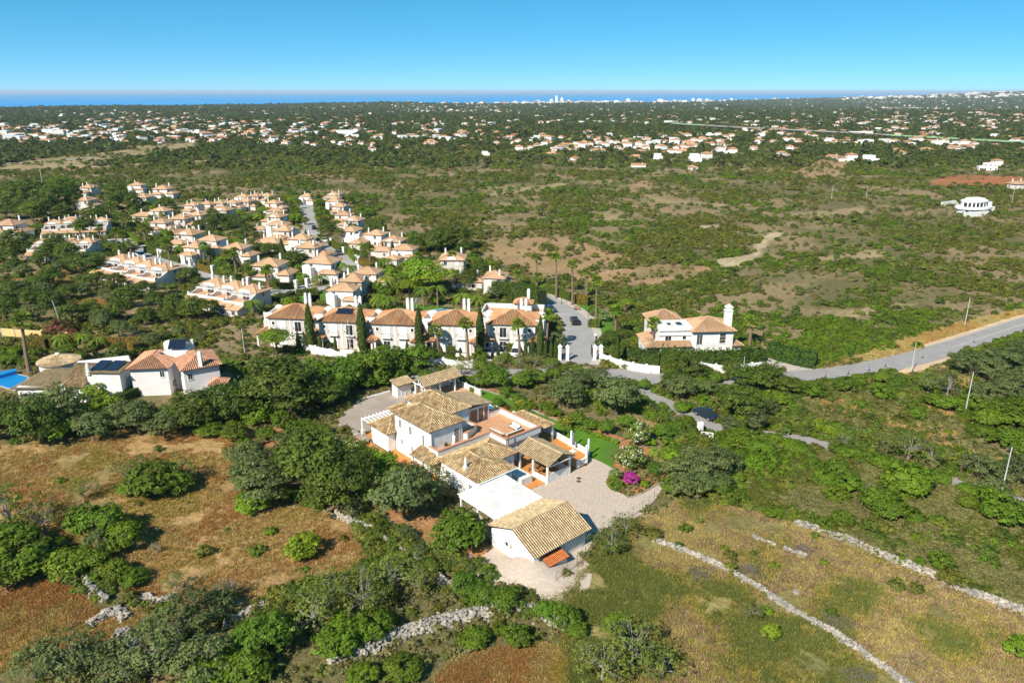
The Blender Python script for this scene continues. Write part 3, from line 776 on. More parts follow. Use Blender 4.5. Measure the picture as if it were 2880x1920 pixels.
# barbecue pavilion and shed behind the house
bp = vthing('barbecue_pavilion', 'open timber pavilion with sandy gable roof and white truss behind villa', 'pavilion')
r = Roof(pitch=.31, rad=.09); r.gable_u(16.4, 24.4, 44.9, 48.6, 2.85, 2.85, 46.7, 3.95); r.build(bp, 'tile_pale')
for u, v in ((16.9, 45.3), (20.0, 45.3), (23.2, 45.3), (16.9, 48.2), (20.0, 48.2), (24.0, 48.2)):
    b = MB(); b.box(u - .11, u + .11, v - .11, v + .11, .25, 2.76); b.build('post', 'white_paint', bp)
for u in (16.55, 24.2):
    b = MB(); b.tube((u, 44.95, 2.75), (u, 46.7, 3.8), .08).tube((u, 48.5, 2.75), (u, 46.7, 3.8), .08).tube((u, 45, 2.72), (u, 48.4, 2.72), .08).tube((u, 46.7, 2.7), (u, 46.7, 3.8), .07).tube((u, 45.3, 1.7), (u, 46.1, 2.7), .06); b.build('truss', 'white_paint', bp)
b = MB(); b.box(17.2, 23.9, 48.3, 48.55, .25, 1.5); b.build('back_wall', 'pale_wall', bp)
sh = vthing('garden_shed', 'small white shed with sandy tiled lean-to roof beside timber pavilion', 'shed')
b = MB(); b.box(14.2, 17.0, 49.7, 51.4, 0, 2.2); b.build('wall', 'white_wall', sh)
r = Roof(pitch=.31, rad=.09); r.slope([(13.85, 49.35, 2.25), (17.5, 49.35, 2.25), (17.5, 51.7, 2.75), (13.85, 51.7, 2.75)]); r.build(sh, 'tile_pale')
window(sh, 15.4, 49.7, .05, 0, -1, .8, 1.8, 'shutter_white', (0, 0), name='door', sill=False)
# pergola
pg = vthing('pergola', 'white slatted pergola over orange patio beside low villa wing', 'pergola')
b = MB(); b.box(2.0, 7.6, 40.75, 40.95, 2.55, 2.72); b.build('beam', 'white_paint', pg)
for u in (2.1, 5.0, 7.4):
    b = MB(); b.box(u - .13, u + .13, 40.7, 41.0, 0, 2.55).box(u - .25, u + .25, 40.6, 41.1, 0, .9); b.build('post', 'white_paint', pg)
for k in range(9):
    b = MB(); u = 2.05 + k * .66; b.box(u, u + .18, 38.1, 41.15, 2.721, 2.84); b.build('slat', 'white_paint', pg)

# balustrades: rail, base, piers and every baluster
bal_me = None
def balustrade(pts, label, z=0.0, group=None, pier=1.05):
    global bal_me
    if bal_me is None:
        b = MB(); b.lathe([(.07, 0), (.05, .08), (.085, .22), (.04, .45), (.06, .52)], 6); bal_me = b.mesh('baluster', 'white_paint')
    t = vthing('balustrade', label, 'balustrade', group); t.location = VO + Vector((0, 0, z))
    rail = MB(); base = MB(); pr = MB()
    for i in range(len(pts) - 1):
        a = Vector((*pts[i], 0)); b = Vector((*pts[i + 1], 0)); d = b - a; L = d.length; M = Matrix.Translation(a) @ Matrix.Rotation(math.atan2(d.y, d.x), 4, 'Z')
        rail.M = M; rail.box(0, L, -.12, .12, .78, .90); base.M = M; base.box(0, L, -.10, .10, 0, .26)
        n = max(2, int(L / .26))
        for k in range(n):
            p = a.lerp(b, (k + .5) / n); o = obj('baluster', bal_me, t); o.location = (p.x, p.y, .26)
        pr.box(a.x - .16, a.x + .16, a.y - .16, a.y + .16, 0, pier)
    b = pts[-1]; pr.box(b[0] - .16, b[0] + .16, b[1] - .16, b[1] + .16, 0, pier)
    rail.build('rail', 'white_paint', t); base.build('base', 'white_wall', t); pr.build('pier', 'white_paint', t)
    return t
balustrade([(23.4, 30.0), (23.4, 26.0), (23.4, 21.0), (22.95, 17.0), (22.7, 13.3)], 'white balustrade along patio edge above the lawn', .28)
balustrade([(22.6, 13.1), (20.7, 11.6), (18.9, 11.5)], 'short white balustrade returning from patio corner to dining pavilion', .28)
balustrade([(25.4, 49.0), (25.4, 45.0), (25.4, 41.0)], 'white balustrade closing the terrace of the timber pavilion', .24)
balustrade([(17.2, 50.5), (19.5, 50.5)], 'white balustrade between garden shed and timber pavilion', .0)
for k, (u, v) in enumerate(((21.2, 12.0), (22.85, 13.15), (22.95, 16.7))):
    b = MB(VO and Matrix.Translation(VO) @ Matrix.Rotation(VA, 4, 'Z')); b.box(u - .11, u + .11, v - .11, v + .11, .3, 2.75); b.box(u - .16, u + .16, v - .16, v + .16, .3, .5)
    tag(b.build('patio_post', 'white_paint'), 'tall slim white post rising from patio balustrade above the lawn', 'post', 'patio posts')
ps = thing('closed_parasol', 'closed grey-purple parasol on a stand on orange patio', 'parasol', vw(21.9, 15.3, .3), VA)
b = MB(); b.tube((0, 0, .1), (0, 0, 2.9), .035); b.build('pole', 'white_paint', ps)
b = MB(); b.lathe([(.10, 1.0), (.26, 1.2), (.20, 1.9), (.10, 2.6), (.03, 2.8)], 9); b.build('cloth', 'parasol_cloth', ps)
b = MB(); b.box(-.4, .4, -.4, .4, 0, .1).box(-.12, .12, -.12, .12, .1, .35); b.build('stand', 'white_metal', ps)
# terrace furniture
def sofa(loc, rz, L, label, group=None):
    t = thing('garden_sofa', label, 'sofa', loc, rz, group)
    b = MB(); b.box(-L / 2, L / 2, -.4, .4, .12, .24).box(-L / 2, L / 2, -.44, -.36, .12, .72).box(-L / 2 - .06, -L / 2, -.4, .4, 0, .55).box(L / 2, L / 2 + .06, -.4, .4, 0, .55); b.build('frame', 'wicker', t)
    n = max(2, round(L / .75))
    for k in range(n):
        x0 = -L / 2 + L * k / n; b = MB(); b.box(x0 + .02, x0 + L / n - .02, -.34, .38, .25, .42); b.build('seat_cushion', 'cushion', t)
        b = MB(); b.box(x0 + .03, x0 + L / n - .03, -.35, -.2, .43, .8); b.build('back_cushion', 'cushion', t)
    for sx in (-1, 1):
        b = MB(); b.box(sx * (L / 2 - .05) - .04, sx * (L / 2 - .05) + .04, -.38, .38, 0, .12); b.build('foot', 'wicker', t)
sofa(vw(13.35, 22.2, 3.13), VA - math.pi / 2, 2.6, 'long wicker sofa with white cushions on roof terrace beside parapet step')
sofa(vw(15.1, 20.6, 3.13), VA, 3.2, 'wicker sofa with white cushions backing onto the terrace end parapet')
sofa(vw(16.6, 22.1, 3.13), VA + math.pi / 2, 1.7, 'short white-cushioned sofa facing the sofas on roof terrace')
ch = thing('wicker_armchair', 'brown wicker armchair standing on upper balcony near dark door', 'armchair', vw(5.3, 23.4, 3.12), VA + .5)
b = MB(); b.box(-.35, .35, -.35, .35, .34, .42); b.build('seat', 'wicker', ch)
b = MB(); b.box(-.35, .35, .28, .35, .42, .95).box(-.37, -.31, -.33, .3, .42, .66).box(.31, .37, -.33, .3, .42, .66); b.build('backrest', 'wicker', ch)
for sx in (-1, 1):
    for sy in (-1, 1): b = MB(); b.box(sx * .3 - .03, sx * .3 + .03, sy * .3 - .03, sy * .3 + .03, 0, .34); b.build('leg', 'wicker', ch)
b = MB(Matrix.Translation(vw(6.0, 23.1, 3.12)) @ Matrix.Rotation(VA, 4, 'Z') @ Matrix.Rotation(.12, 4, 'Y')); b.box(-.05, .05, -.25, .25, 0, 1.9); tag(b.build('board', 'white_paint'), 'tall white board leaning on upper balcony beside wicker armchair', 'board')
for u, v in ((17.08, 9.52), (16.45, 8.95)):
    b = MB(Matrix.Translation(VO) @ Matrix.Rotation(VA, 4, 'Z')); b.box(u - .28, u + .28, v - .28, v + .28, .0, .045); tag(b.build('drain_cover', 'dark_wood'), 'square brown drain cover set in the cobbled courtyard', 'drain', 'courtyard drain covers')
b = MB(); b.tube(vw(12.3, 18.6, 2.2), vw(12.3, 18.6, 5.0), .05); b.box(0, 0, 0, 0, 0, 0) if False else None; tag(b.build('flue_pipe', 'dark_wood'), 'thin rusty flue pipe rising beside the roof terrace corner', 'pipe')
# kerbs and low walls around the driveway
def low_wall(name, pts, h, t, m, label, cat='wall', group=None, cap=None, pier=None, z0=0.0):
    """wall along world points with optional cap and piers"""
    root = thing(name, label, cat, (pts[0][0], pts[0][1], z0), 0, group); o = Vector((pts[0][0], pts[0][1], 0)); wl = MB(); cp = MB(); pr = MB()
    for i in range(len(pts) - 1):
        a = Vector((pts[i][0], pts[i][1], 0)) - o; b = Vector((pts[i + 1][0], pts[i + 1][1], 0)) - o; d = b - a; L = d.length
        M = Matrix.Translation(a) @ Matrix.Rotation(math.atan2(d.y, d.x), 4, 'Z'); wl.M = M; e = .002 * (i % 4); wl.box(-t * .2 - e, L + t * .2 + e, -t / 2 - e, t / 2 + e, 0, h + e)
        if cap: cp.M = M; cp.box(-.05 - e, L + .05 + e, -t / 2 - .05, t / 2 + .05, h + .004 + e, h + .07 + e)
        if pier and i:
            pr.box(a.x - .22, a.x + .22, a.y - .22, a.y + .22, 0, h + pier)
    wl.build('wall', m, root)
    if cap: cp.build('coping', cap, root)
    if pr.v: pr.build('pier', m, root)
    return root
low_wall('driveway_kerb', wpoly(Z1, [(245, 360), (275, 340), (460, 288)]), .28, .28, 'white_wall', 'low white kerb wall curving round the concrete driveway', 'kerb wall')
low_wall('driveway_kerb', wpoly(Z1, [(600, 283), (640, 305)]), .3, .25, 'white_wall', 'short white kerb between driveway and timber pavilion', 'kerb wall')
low_wall('bed_kerb', wpoly(Z1, [(1960, 952), (2030, 984), (2060, 986), (2120, 965), (2290, 868)]), .16, .18, 'stone', 'low stone kerb edging the flower bed by the courtyard', 'kerb')

# gravel bank against the sunken near corner of the garage
def gravel_bank():
    n, m = 14, 40; vs = []; fs = []; cu, cv = -2.0, -1.7
    for i in range(n + 1):
        r_ = 7.5 * i / n
        for k in range(m):
            a = 6.283 * k / m; u, v = cu + r_ * math.cos(a), cv + r_ * math.sin(a); h = 1.45 * math.exp(-(r_ / 3.3) ** 2) * (1 - (i / n) ** 4) - .02
            if v > 1.0 and u > -2: h = min(h, .02)
            vs.append(vw(u, v, h + .035 * (1 - i / n)))
    for i in range(n):
        for k in range(m): fs.append((i * m + k, i * m + (k + 1) % m, (i + 1) * m + (k + 1) % m, (i + 1) * m + k)[::-1])
    b = MB(); b.add(vs, fs, .5); tag(b.build('gravel_bank', 'gravel', None, True), kind='structure')
gravel_bank()
shed.location = VO + Vector((0, 0, .35))
# ---------------------------------------------------------------- plants: prototype meshes
def unit(n):
    v = nr.normal(size=(n, 3)); return v / np.linalg.norm(v, axis=1, keepdims=True)
def leaf_quads(pos, nrm, size, aspect=1.5):
    n = len(pos)
    a = np.cross(nrm, unit(n)); a /= np.linalg.norm(a, axis=1, keepdims=True) + 1e-9
    b = np.cross(nrm, a)
    s = size[:, None]
    V = np.stack([pos - a * s * aspect * .5, pos - b * s * .38, pos + a * s * aspect * .5, pos + b * s * .38], 1).reshape(-1, 3)
    return V, np.arange(4 * n).reshape(-1, 4)
def crown_pts(rx, rz, zc, nclump, per, cr, shell=.55, flat=-.35, seedlobe=5, spread=.7):
    """leaf positions in clumps on an uneven, lobed ellipsoid; returns pos, outward normal, clump random"""
    u = unit(nclump * 3); u = u[u[:, 2] > flat][:nclump]; k = len(u)
    lob = unit(seedlobe); amp = nr.uniform(.0, .32, seedlobe)
    rad = .80 + (np.maximum(0, u @ lob.T) ** 3 @ amp) - .12 * nr.random(k)
    rr = rad * (shell + (1 - shell) * nr.random(k) ** .5)
    C = u * rr[:, None] * np.array([rx, rx, rz]) + np.array([0, 0, zc])
    crs = cr * nr.uniform(.65, 1.25, k)
    out = nr.random(k) < .13; rr = np.where(out, rr * nr.uniform(1.08, 1.3, k), rr); crs = np.where(out, crs * .6, crs)
    C = u * rr[:, None] * np.array([rx, rx, rz]) + np.array([0, 0, zc])
    w = unit(k * per).reshape(k, per, 3)
    w[:, :, 2] = np.abs(w[:, :, 2]) * .75 + w[:, :, 2] * .25
    t = nr.random((k, per, 1)) ** .45
    pos = C[:, None] + w * t * crs[:, None, None] * np.array([1, 1, .8])
    nm = w * .75 + u[:, None] * .5 + np.array([0, 0, .35]) + nr.normal(size=(k, per, 3)) * .35
    nm /= np.linalg.norm(nm, axis=2, keepdims=True)
    rc = np.repeat(nr.random((k, 1)), per, 1) * .55 + nr.random((k, per)) * .45
    return pos.reshape(-1, 3), nm.reshape(-1, 3), rc.ravel(), C
def crown_mesh(name, m, rx, rz, zc, nclump, per, cr, ls, fm=None, fn=0, **kw):
    pos, nm, rc, C = crown_pts(rx, rz, zc, nclump, per, cr, **kw)
    V, F = leaf_quads(pos, nm, ls * nr.uniform(.45, 1.65, len(pos)))
    me = np_mesh(name, V, F, m, rc)
    if fm:
        me.materials.append(MAT[fm]); mi = np.zeros(len(F), np.int32); hit = nr.random(len(F)) < fn; mi[hit] = 1
        me.polygons.foreach_set('material_index', mi)
    return me, C
def trunk_mesh(name, C, h0, r0, nl=7, m='bark', twigs=0, lean=.2):
    mb = MB(); p = Vector((0, 0, -.15)); f = Vector((nr.uniform(-lean, lean), nr.uniform(-lean, lean), h0))
    mid = p.lerp(f, .5) + Vector((nr.uniform(-.1, .1), nr.uniform(-.1, .1), 0))
    mb.tube(p, mid, r0, r0 * .8, 6).tube(mid, f, r0 * .8, r0 * .62, 6)
    idx = nr.permutation(len(C))[:nl]
    for i in idx:
        c = Vector(C[i]); k = f.lerp(c, .5) + Vector((nr.uniform(-.2, .2), nr.uniform(-.2, .2), nr.uniform(0, .25)))
        mb.tube(f, k, r0 * .42, r0 * .26, 5, False).tube(k, c, r0 * .26, r0 * .08, 4, False)
        for _ in range(twigs):
            q = k.lerp(c, nr.uniform(.2, .9)); e = q + Vector(unit(1)[0]) * .9 * nr.uniform(.5, 1); e.z += .25
            mb.tube(q, e, r0 * .1, r0 * .04, 3, False)
    return mb.mesh(name, m)
TREES = {}
def def_tree(kind, nvar, R0, **k):
    TREES[kind] = (R0, [])
    for i in range(nvar):
        cm, C = crown_mesh('crown', k['m'], R0, k.get('rz', .8) * R0, k['zc'] * R0, k['n'], k['per'], k['cr'] * R0, k['ls'], k.get('fm'), k.get('fn', 0), shell=k.get('shell', .55), flat=k.get('flat', -.35))
        TREES[kind][1].append((trunk_mesh('trunk', C, k.get('h0', .45) * R0, k.get('r0', .07) * R0, k.get('nl', 7), k.get('bark', 'bark'), k.get('tw', 0)), cm))
def_tree('carob', 4, 2.8, m='leaf_carob', zc=.80, n=95, per=42, cr=.30, ls=.19)
def_tree('olive', 4, 2.6, m='leaf_olive', zc=.85, n=80, per=42, cr=.28, ls=.17, h0=.5)
def_tree('citrus', 3, 2.2, m='leaf_citrus', zc=.72, n=80, per=44, cr=.30, ls=.17, rz=.78)
def_tree('almond', 4, 3.0, m='leaf_almond', zc=.85, n=58, per=20, cr=.24, ls=.15, tw=5, nl=16, shell=.35, bark='dead_wood', r0=.05, flat=-.5)
def_tree('greybush', 3, 2.4, m='leaf_olive', zc=.62, n=64, per=26, cr=.26, ls=.15, tw=3, nl=10, shell=.4, bark='dead_wood', r0=.04, h0=.25, rz=.7)
def_tree('mastic', 4, 2.2, m='leaf_mastic', zc=.55, n=85, per=42, cr=.28, ls=.18, h0=.2, rz=.62)
def_tree('bright', 3, 2.0, m='leaf_bright', zc=.62, n=70, per=40, cr=.30, ls=.18, h0=.25, rz=.75)
def_tree('umbrella', 2, 3.4, m='leaf_bright', zc=1.0, n=85, per=40, cr=.26, ls=.2, h0=.7, rz=.45, flat=-.1)
def_tree('oleander', 2, 1.8, m='leaf_mastic', zc=.85, n=80, per=46, cr=.30, ls=.15, rz=.95, h0=.2, fm='flower_white', fn=.16)
def_tree('bougainvillea', 1, 1.3, m='flower_magenta', zc=.75, n=60, per=46, cr=.30, ls=.13, rz=.85, h0=.2, fm='leaf_mastic', fn=.12)
def_tree('redflower', 1, 1.6, m='leaf_carob', zc=.7, n=60, per=40, cr=.30, ls=.15, h0=.2, fm='flower_red', fn=.4)
def_tree('yellowflower', 1, 1.6, m='leaf_mastic', zc=.7, n=60, per=40, cr=.30, ls=.15, h0=.2, fm='flower_yellow', fn=.15)
def_tree('plum', 1, 1.2, m='leaf_plum', zc=.7, n=50, per=36, cr=.30, ls=.13, h0=.2)
def_tree('ball', 2, 1.4, m='leaf_citrus', zc=.80, n=300, per=16, cr=.12, ls=.12, rz=.9, h0=.15, shell=.97, flat=-.8)
def_tree('dead', 2, 2.2, m='leaf_heath', zc=.8, n=34, per=6, cr=.25, ls=.13, tw=7, nl=18, shell=.3, bark='dead_wood', r0=.06)
TNAME = dict(carob='carob_tree', olive='olive_tree', citrus='round_citrus_tree', almond='almond_tree', greybush='wild_olive_bush', mastic='mastic_bush', bright='leafy_bush', umbrella='spreading_tree',
             oleander='oleander_bush', bougainvillea='bougainvillea', redflower='flowering_bush', yellowflower='flowering_bush', plum='purple_leaf_bush', ball='clipped_bush', dead='bare_tree')
TLOOK = dict(carob='dense dark green carob tree', olive='loose grey-green olive tree', citrus='bright green dense rounded tree', almond='thin-leaved almond tree with grey branches',
             greybush='straggly grey-green wild olive bush', mastic='low spreading green bush', bright='light yellow-green leafy bush', umbrella='wide flat-topped bright green tree', oleander='green bush covered in white flowers',
             bougainvillea='magenta bougainvillea bush in full flower', redflower='bush with crimson flowers', yellowflower='green bush with yellow flowers', plum='small purple-leaved bush', ball='tightly clipped round bush', dead='nearly leafless grey tree')
TCAT = dict(carob='tree', olive='tree', citrus='tree', almond='tree', umbrella='tree', dead='tree')
NTREE = [0]; TPOS = []
def tree(kind, p, R, where, group=None, sz=1.0, small=False):
    R0, va = TREES[kind]; tm, cm = va[NTREE[0] % len(va)]; NTREE[0] += 1
    lab = TLOOK[kind] + ' ' + where; s = R / R0
    if small:
        o = obj(TNAME[kind], cm); tag(o, lab, TCAT.get(kind, 'bush'), group)
    else:
        o = thing(TNAME[kind], lab, TCAT.get(kind, 'bush'), group=group); obj('trunk', tm, o); obj('crown', cm, o)
    o.location = p; o.rotation_euler = (0, 0, rng.uniform(0, 6.28)); o.scale = (s * rng.uniform(.86, 1.18), s * rng.uniform(.86, 1.18), s * sz * rng.uniform(.82, 1.15))
    TPOS.append((p[0], p[1], R)); return o
def excluded(x, y):
    m = np.zeros(np.shape(x), bool)
    for e in EXC: m |= inpoly(x, y, e)
    return m
def trees_px(fr, kind, items, where, group=None, sz=1.0):
    """items: (x, y of the base in the window, crown radius in window pixels)"""
    k = fr(1, 0)[0] - fr(0, 0)[0]
    for x, y, r in items:
        p = G(*fr(x, y)); D = math.hypot(p.x, p.y, CAMH)
        tree(kind, p, r * k * D / FPX, where, group, sz)
# palms ------------------------------------------------------------
def palm_fan(h):
    """tall fan palm: trunk, green fan crown, brown skirt"""
    t = MB(); b = Vector((0, 0, -.1)); pts = [b]
    dx, dy = rng.uniform(-.025, .025), rng.uniform(-.025, .025)
    for k in range(1, 6): pts.append(Vector((dx * k * k * .5, dy * k * k * .5, h * k / 5)))
    for k in range(5): t.tube(pts[k], pts[k + 1], .26 - .025 * k, .24 - .025 * k, 7, False)
    top = pts[-1]; lf = MB(); sk = MB()
    for i in range(54):
        a = rng.uniform(0, 6.283); el = rng.uniform(-.55, 1.3); L = rng.uniform(.75, 1.1)
        d = Vector((math.cos(a) * math.cos(el), math.sin(a) * math.cos(el), math.sin(el))); s = d.cross(Vector((0, 0, 1))).normalized(); up = s.cross(d)
        tgt = sk if el < -.45 else lf
        c = top + d * L * .75
        tgt.tube(top, c, .02, .015, 3, False)
        for j in range(7):
            g = (j - 3) * .36; e = c + (d * math.cos(g) + s * math.sin(g)) * L * rng.uniform(.55, .72) - Vector((0, 0, .16 * L + abs(g) * .08))
            q = (d * -math.sin(g) + s * math.cos(g)) * .075
            mdl = c.lerp(e, .55) + up * .05
            tgt.add([c, mdl + q, e, mdl - q], [(0, 1, 2, 3)])
    for i in range(8):
        a = rng.uniform(0, 6.283); o = Vector((math.cos(a), math.sin(a), 0)); p = top + o * .2
        sk.add([p, p + o * .35 + Vector((.1, 0, -.5)), p + o * .25 + Vector((0, 0, -1.1)), p + o * .3 + Vector((-.1, 0, -.5))], [(0, 1, 2, 3)])
    return t.mesh('trunk', 'palm_trunk'), lf.mesh('fronds', 'leaf_palm'), sk.mesh('dead_fronds', 'palm_dead')
def palm_feather(h, nf=30, L=2.4):
    t = MB(); t.tube((0, 0, -.1), (.08, .05, h * .5), .2, .15, 7, False).tube((.08, .05, h * .5), (.1, .1, h), .15, .12, 7, False)
    lf = MB(); top = Vector((.1, .1, h))
    for i in range(nf):
        a = rng.uniform(0, 6.283); el = rng.uniform(.05, 1.3); o = Vector((math.cos(a), math.sin(a), 0)); s = Vector((-o.y, o.x, 0)); pts = []
        for k in range(7):
            q = k / 6; pts.append(top + o * L * q * math.cos(el * (1 - q * .5)) + Vector((0, 0, L * (q * math.sin(el) - q * q * .95))))
        for k in range(6):
            a0, a1 = pts[k], pts[k + 1]; w = .42 * math.sin(math.pi * (k + .8) / 7)
            for sg in (-1, 1):
                for m_ in (0, .5):
                    b0 = a0.lerp(a1, m_); b1 = a0.lerp(a1, m_ + .42); e = b1 + s * sg * w + Vector((0, 0, -w * .55)) + (a1 - a0) * .3
                    lf.add([b0, b1, e], [(0, 1, 2)])
    return t.mesh('trunk', 'palm_trunk'), lf.mesh('fronds', 'leaf_palm'), None
PALMS = {'fan': [(9.0,) + palm_fan(9.0) for _ in range(3)], 'feather': [(5.0,) + palm_feather(5.0) for _ in range(3)]}
PLOOK = dict(fan='tall fan palm with brown skirt', feather='feathery palm with arching fronds')
def palm(kind, p, h, where, group=None, crown=1.0):
    h0, t, l, d = PALMS[kind][NTREE[0] % 3]; NTREE[0] += 1
    o = thing('palm_tree', PLOOK[kind] + ' ' + where, 'palm', p, rng.uniform(0, 6.28), group)
    a = obj('trunk', t, o); b = obj('fronds', l, o); cs = crown
    a.scale = (cs, cs, h / h0)
    for q in [b] + ([obj('dead_fronds', d, o)] if d else []):
        q.scale = (cs, cs, cs); q.location = (0, 0, h - h0 * cs)
    return o
def palms_px(fr, kind, items, where, group=None, crown=1.0):
    """items: (x, y of base, y of the crown's centre)"""
    k = fr(0, 1)[1] - fr(0, 0)[1]
    for x, y, yt in items:
        p = G(*fr(x, y)); D = math.hypot(p.x, p.y, CAMH)
        palm(kind, p, (y - yt) * k * D / FPX / .95, where, group, crown)
# cypress ----------------------------------------------------------
def column_mesh(name, m, h, r, n, ls):
    z = nr.random(n) ** .85; prof = np.minimum(1, (1 - z) * 2.6) ** .7 * np.minimum(1, .55 + z * 3)
    a = nr.random(n) * 6.283; rr = r * prof * (.82 + .18 * nr.random(n)) * (1 + .12 * np.sin(a * 3 + z * 20))
    pos = np.stack([np.cos(a) * rr, np.sin(a) * rr, .15 + z * h], 1)
    nm = np.stack([np.cos(a), np.sin(a), .5 + 0 * a], 1) + nr.normal(size=(n, 3)) * .35; nm /= np.linalg.norm(nm, axis=1, keepdims=True)
    V, F = leaf_quads(pos, nm, ls * nr.uniform(.6, 1.4, n), 1.8)
    return np_mesh(name, V, F, m, nr.random(n))
CYP = [(column_mesh('crown', 'leaf_cypress', 7.0, .62, 2600, .2), MB().tube((0, 0, -.1), (0, 0, 6.0), .1, .03, 5).mesh('trunk', 'bark')) for _ in range(3)]
def cypress(p, h, where, group=None, w=1.0):
    c, t = CYP[NTREE[0] % 3]; NTREE[0] += 1
    o = thing('cypress_tree', 'slim dark columnar cypress ' + where, 'tree', p, rng.uniform(0, 6.28), group); obj('trunk', t, o); obj('crown', c, o)
    s = h / 7.0; o.scale = (w * max(.5, s), w * max(.5, s), s); return o
def cypress_px(fr, items, where, group=None, w=1.0):
    k = fr(0, 1)[1] - fr(0, 0)[1]
    for x, y, yt in items:
        p = G(*fr(x, y)); D = math.hypot(p.x, p.y, CAMH); cypress(p, (y - yt) * k * D / FPX / .95, where, group, w)
# hedges -----------------------------------------------------------
def hedge(pts, wd, h, label, m='leaf_hedge', ls=.16, dens=38, spiky=0.0, group=None, ex=True):
    pts = [Vector((p[0], p[1], 0)) for p in pts]; o0 = pts[0]
    root = thing('hedge', label, 'hedge', o0, 0, group); core = MB(); Vs = []; Fs = []; nf = 0
    for i in range(len(pts) - 1):
        a, b = pts[i] - o0, pts[i + 1] - o0; d = b - a; L = d.length; d.normalize(); s = Vector((-d.y, d.x, 0))
        core.M = Matrix.Translation(a) @ Matrix.Rotation(math.atan2(d.y, d.x), 4, 'Z'); e = .003 * (i % 3)
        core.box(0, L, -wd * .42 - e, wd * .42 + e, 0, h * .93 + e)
        area = L * (2 * h + wd); n = int(area * dens)
        q = nr.random(n) * (2 * h + wd); x = nr.random(n) * L; jit = nr.normal(size=n) * .05
        y = np.where(q < h, -wd / 2 - jit, np.where(q < h + wd, q - h - wd / 2, wd / 2 + jit)); z = np.where(q < h, q, np.where(q < h + wd, h + jit, q - h - wd))
        if spiky: z = z + np.where(q < h, 0, spiky * np.maximum(0, np.sin(x * 5.2 + 2 * np.sin(x))) * (q < h + wd) * nr.random(n))
        nm = np.stack([0 * q, np.where(q < h, -1., np.where(q < h + wd, 0, 1.)), np.where((q >= h) & (q < h + wd), 1., .25)], 1) + nr.normal(size=(n, 3)) * .45
        A = np.array([[d.x, d.y, 0], [s.x, s.y, 0], [0, 0, 1]]); pos = np.stack([x, y, z], 1) @ A + np.array(a)
        nm = nm @ A; nm /= np.linalg.norm(nm, axis=1, keepdims=True)
        V, F = leaf_quads(pos, nm, ls * nr.uniform(.6, 1.4, n)); Vs.append(V); Fs.append(F + nf); nf += len(V)
        if ex: EXC.append([tuple((pts[i] + s * wd * .5)[:2]), tuple((pts[i + 1] + s * wd * .5)[:2]), tuple((pts[i + 1] - s * wd * .5)[:2]), tuple((pts[i] - s * wd * .5)[:2])])
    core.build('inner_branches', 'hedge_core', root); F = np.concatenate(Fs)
    obj('foliage', np_mesh('foliage', np.concatenate(Vs), F, m, nr.random(len(F))), root)
    return root

# low plants: bushes of the scrub, tufts, far canopy ----------------
def low_bush(m, R, rz, n, per, ls, fm=None, fn=0, cr=.34):
    return crown_mesh('bush', m, R, rz, rz * .45, n, per, cr * R, ls, fm, fn, flat=-.15, shell=.5)[0]
def tuft(m, n, h, r, w, m2=None, f2=0):
    a = nr.random(n) * 6.283; rr = r * nr.random(n) ** .6; x = np.cos(a) * rr; y = np.sin(a) * rr
    hh = h * nr.uniform(.55, 1.15, n); lx = np.cos(a) * nr.uniform(.1, .7, n) * h * .6 + nr.normal(size=n) * .05; ly = np.sin(a) * nr.uniform(.1, .7, n) * h * .6
    b = nr.random(n) * 6.283; wx = np.cos(b) * w; wy = np.sin(b) * w; o = 0 * x
    V = np.stack([np.stack([x - wx, y - wy, o - .03], 1), np.stack([x + wx, y + wy, o - .03], 1), np.stack([x + lx + wx * .4, y + ly + wy * .4, hh], 1), np.stack([x + lx - wx * .4, y + ly - wy * .4, hh], 1)], 1).reshape(-1, 3)
    me = np_mesh('tuft', V, np.arange(4 * n).reshape(-1, 4), m, nr.random(n))
    if m2:
        me.materials.append(MAT[m2]); mi = (nr.random(n) < f2).astype(np.int32); me.polygons.foreach_set('material_index', mi)
    return me
BUSH = {
 'maquis': [low_bush('leaf_maquis', 1.0, .75, 26, 20, .17) for _ in range(4)] + [low_bush('leaf_carob', 1.0, .8, 26, 20, .17) for _ in range(2)] + [low_bush('leaf_mastic', 1.0, .62, 26, 20, .17) for _ in range(2)],
 'scrub_extra': [low_bush('leaf_heath', 1.0, .6, 26, 20, .16), low_bush('leaf_almond', 1.0, .8, 26, 18, .16)],
 'heath': [low_bush('leaf_heath', .6, .42, 18, 14, .11) for _ in range(3)] + [low_bush('leaf_maquis', .6, .42, 18, 14, .11)],
 'grass_l': [tuft('grass_gold', 16, .22, .34, .03), tuft('grass_dry', 16, .20, .34, .03), tuft('grass_tan', 14, .22, .3, .028), tuft('grass_rust', 16, .18, .34, .03)],
 'grass_r': [tuft('grass_green', 18, .24, .36, .03), tuft('grass_green', 16, .28, .34, .03), tuft('grass_gold', 16, .24, .34, .028), tuft('grass_tan', 16, .24, .34, .026), tuft('grass_green', 14, .22, .34, .03, 'flower_pink', .25), tuft('grass_tan', 14, .2, .34, .028)],
 'grass_t': [tuft('grass_tan', 14, .35, .3, .035), tuft('grass_dry', 14, .35, .3, .035)],
 'far': [low_bush('leaf_far', 3.2, 2.6, 16, 14, .95, cr=.4) for _ in range(3)] + [low_bush('leaf_carob', 3.2, 2.4, 16, 14, .9, cr=.4), low_bush('leaf_maquis', 2.6, 1.6, 14, 12, .8, cr=.4)],
}
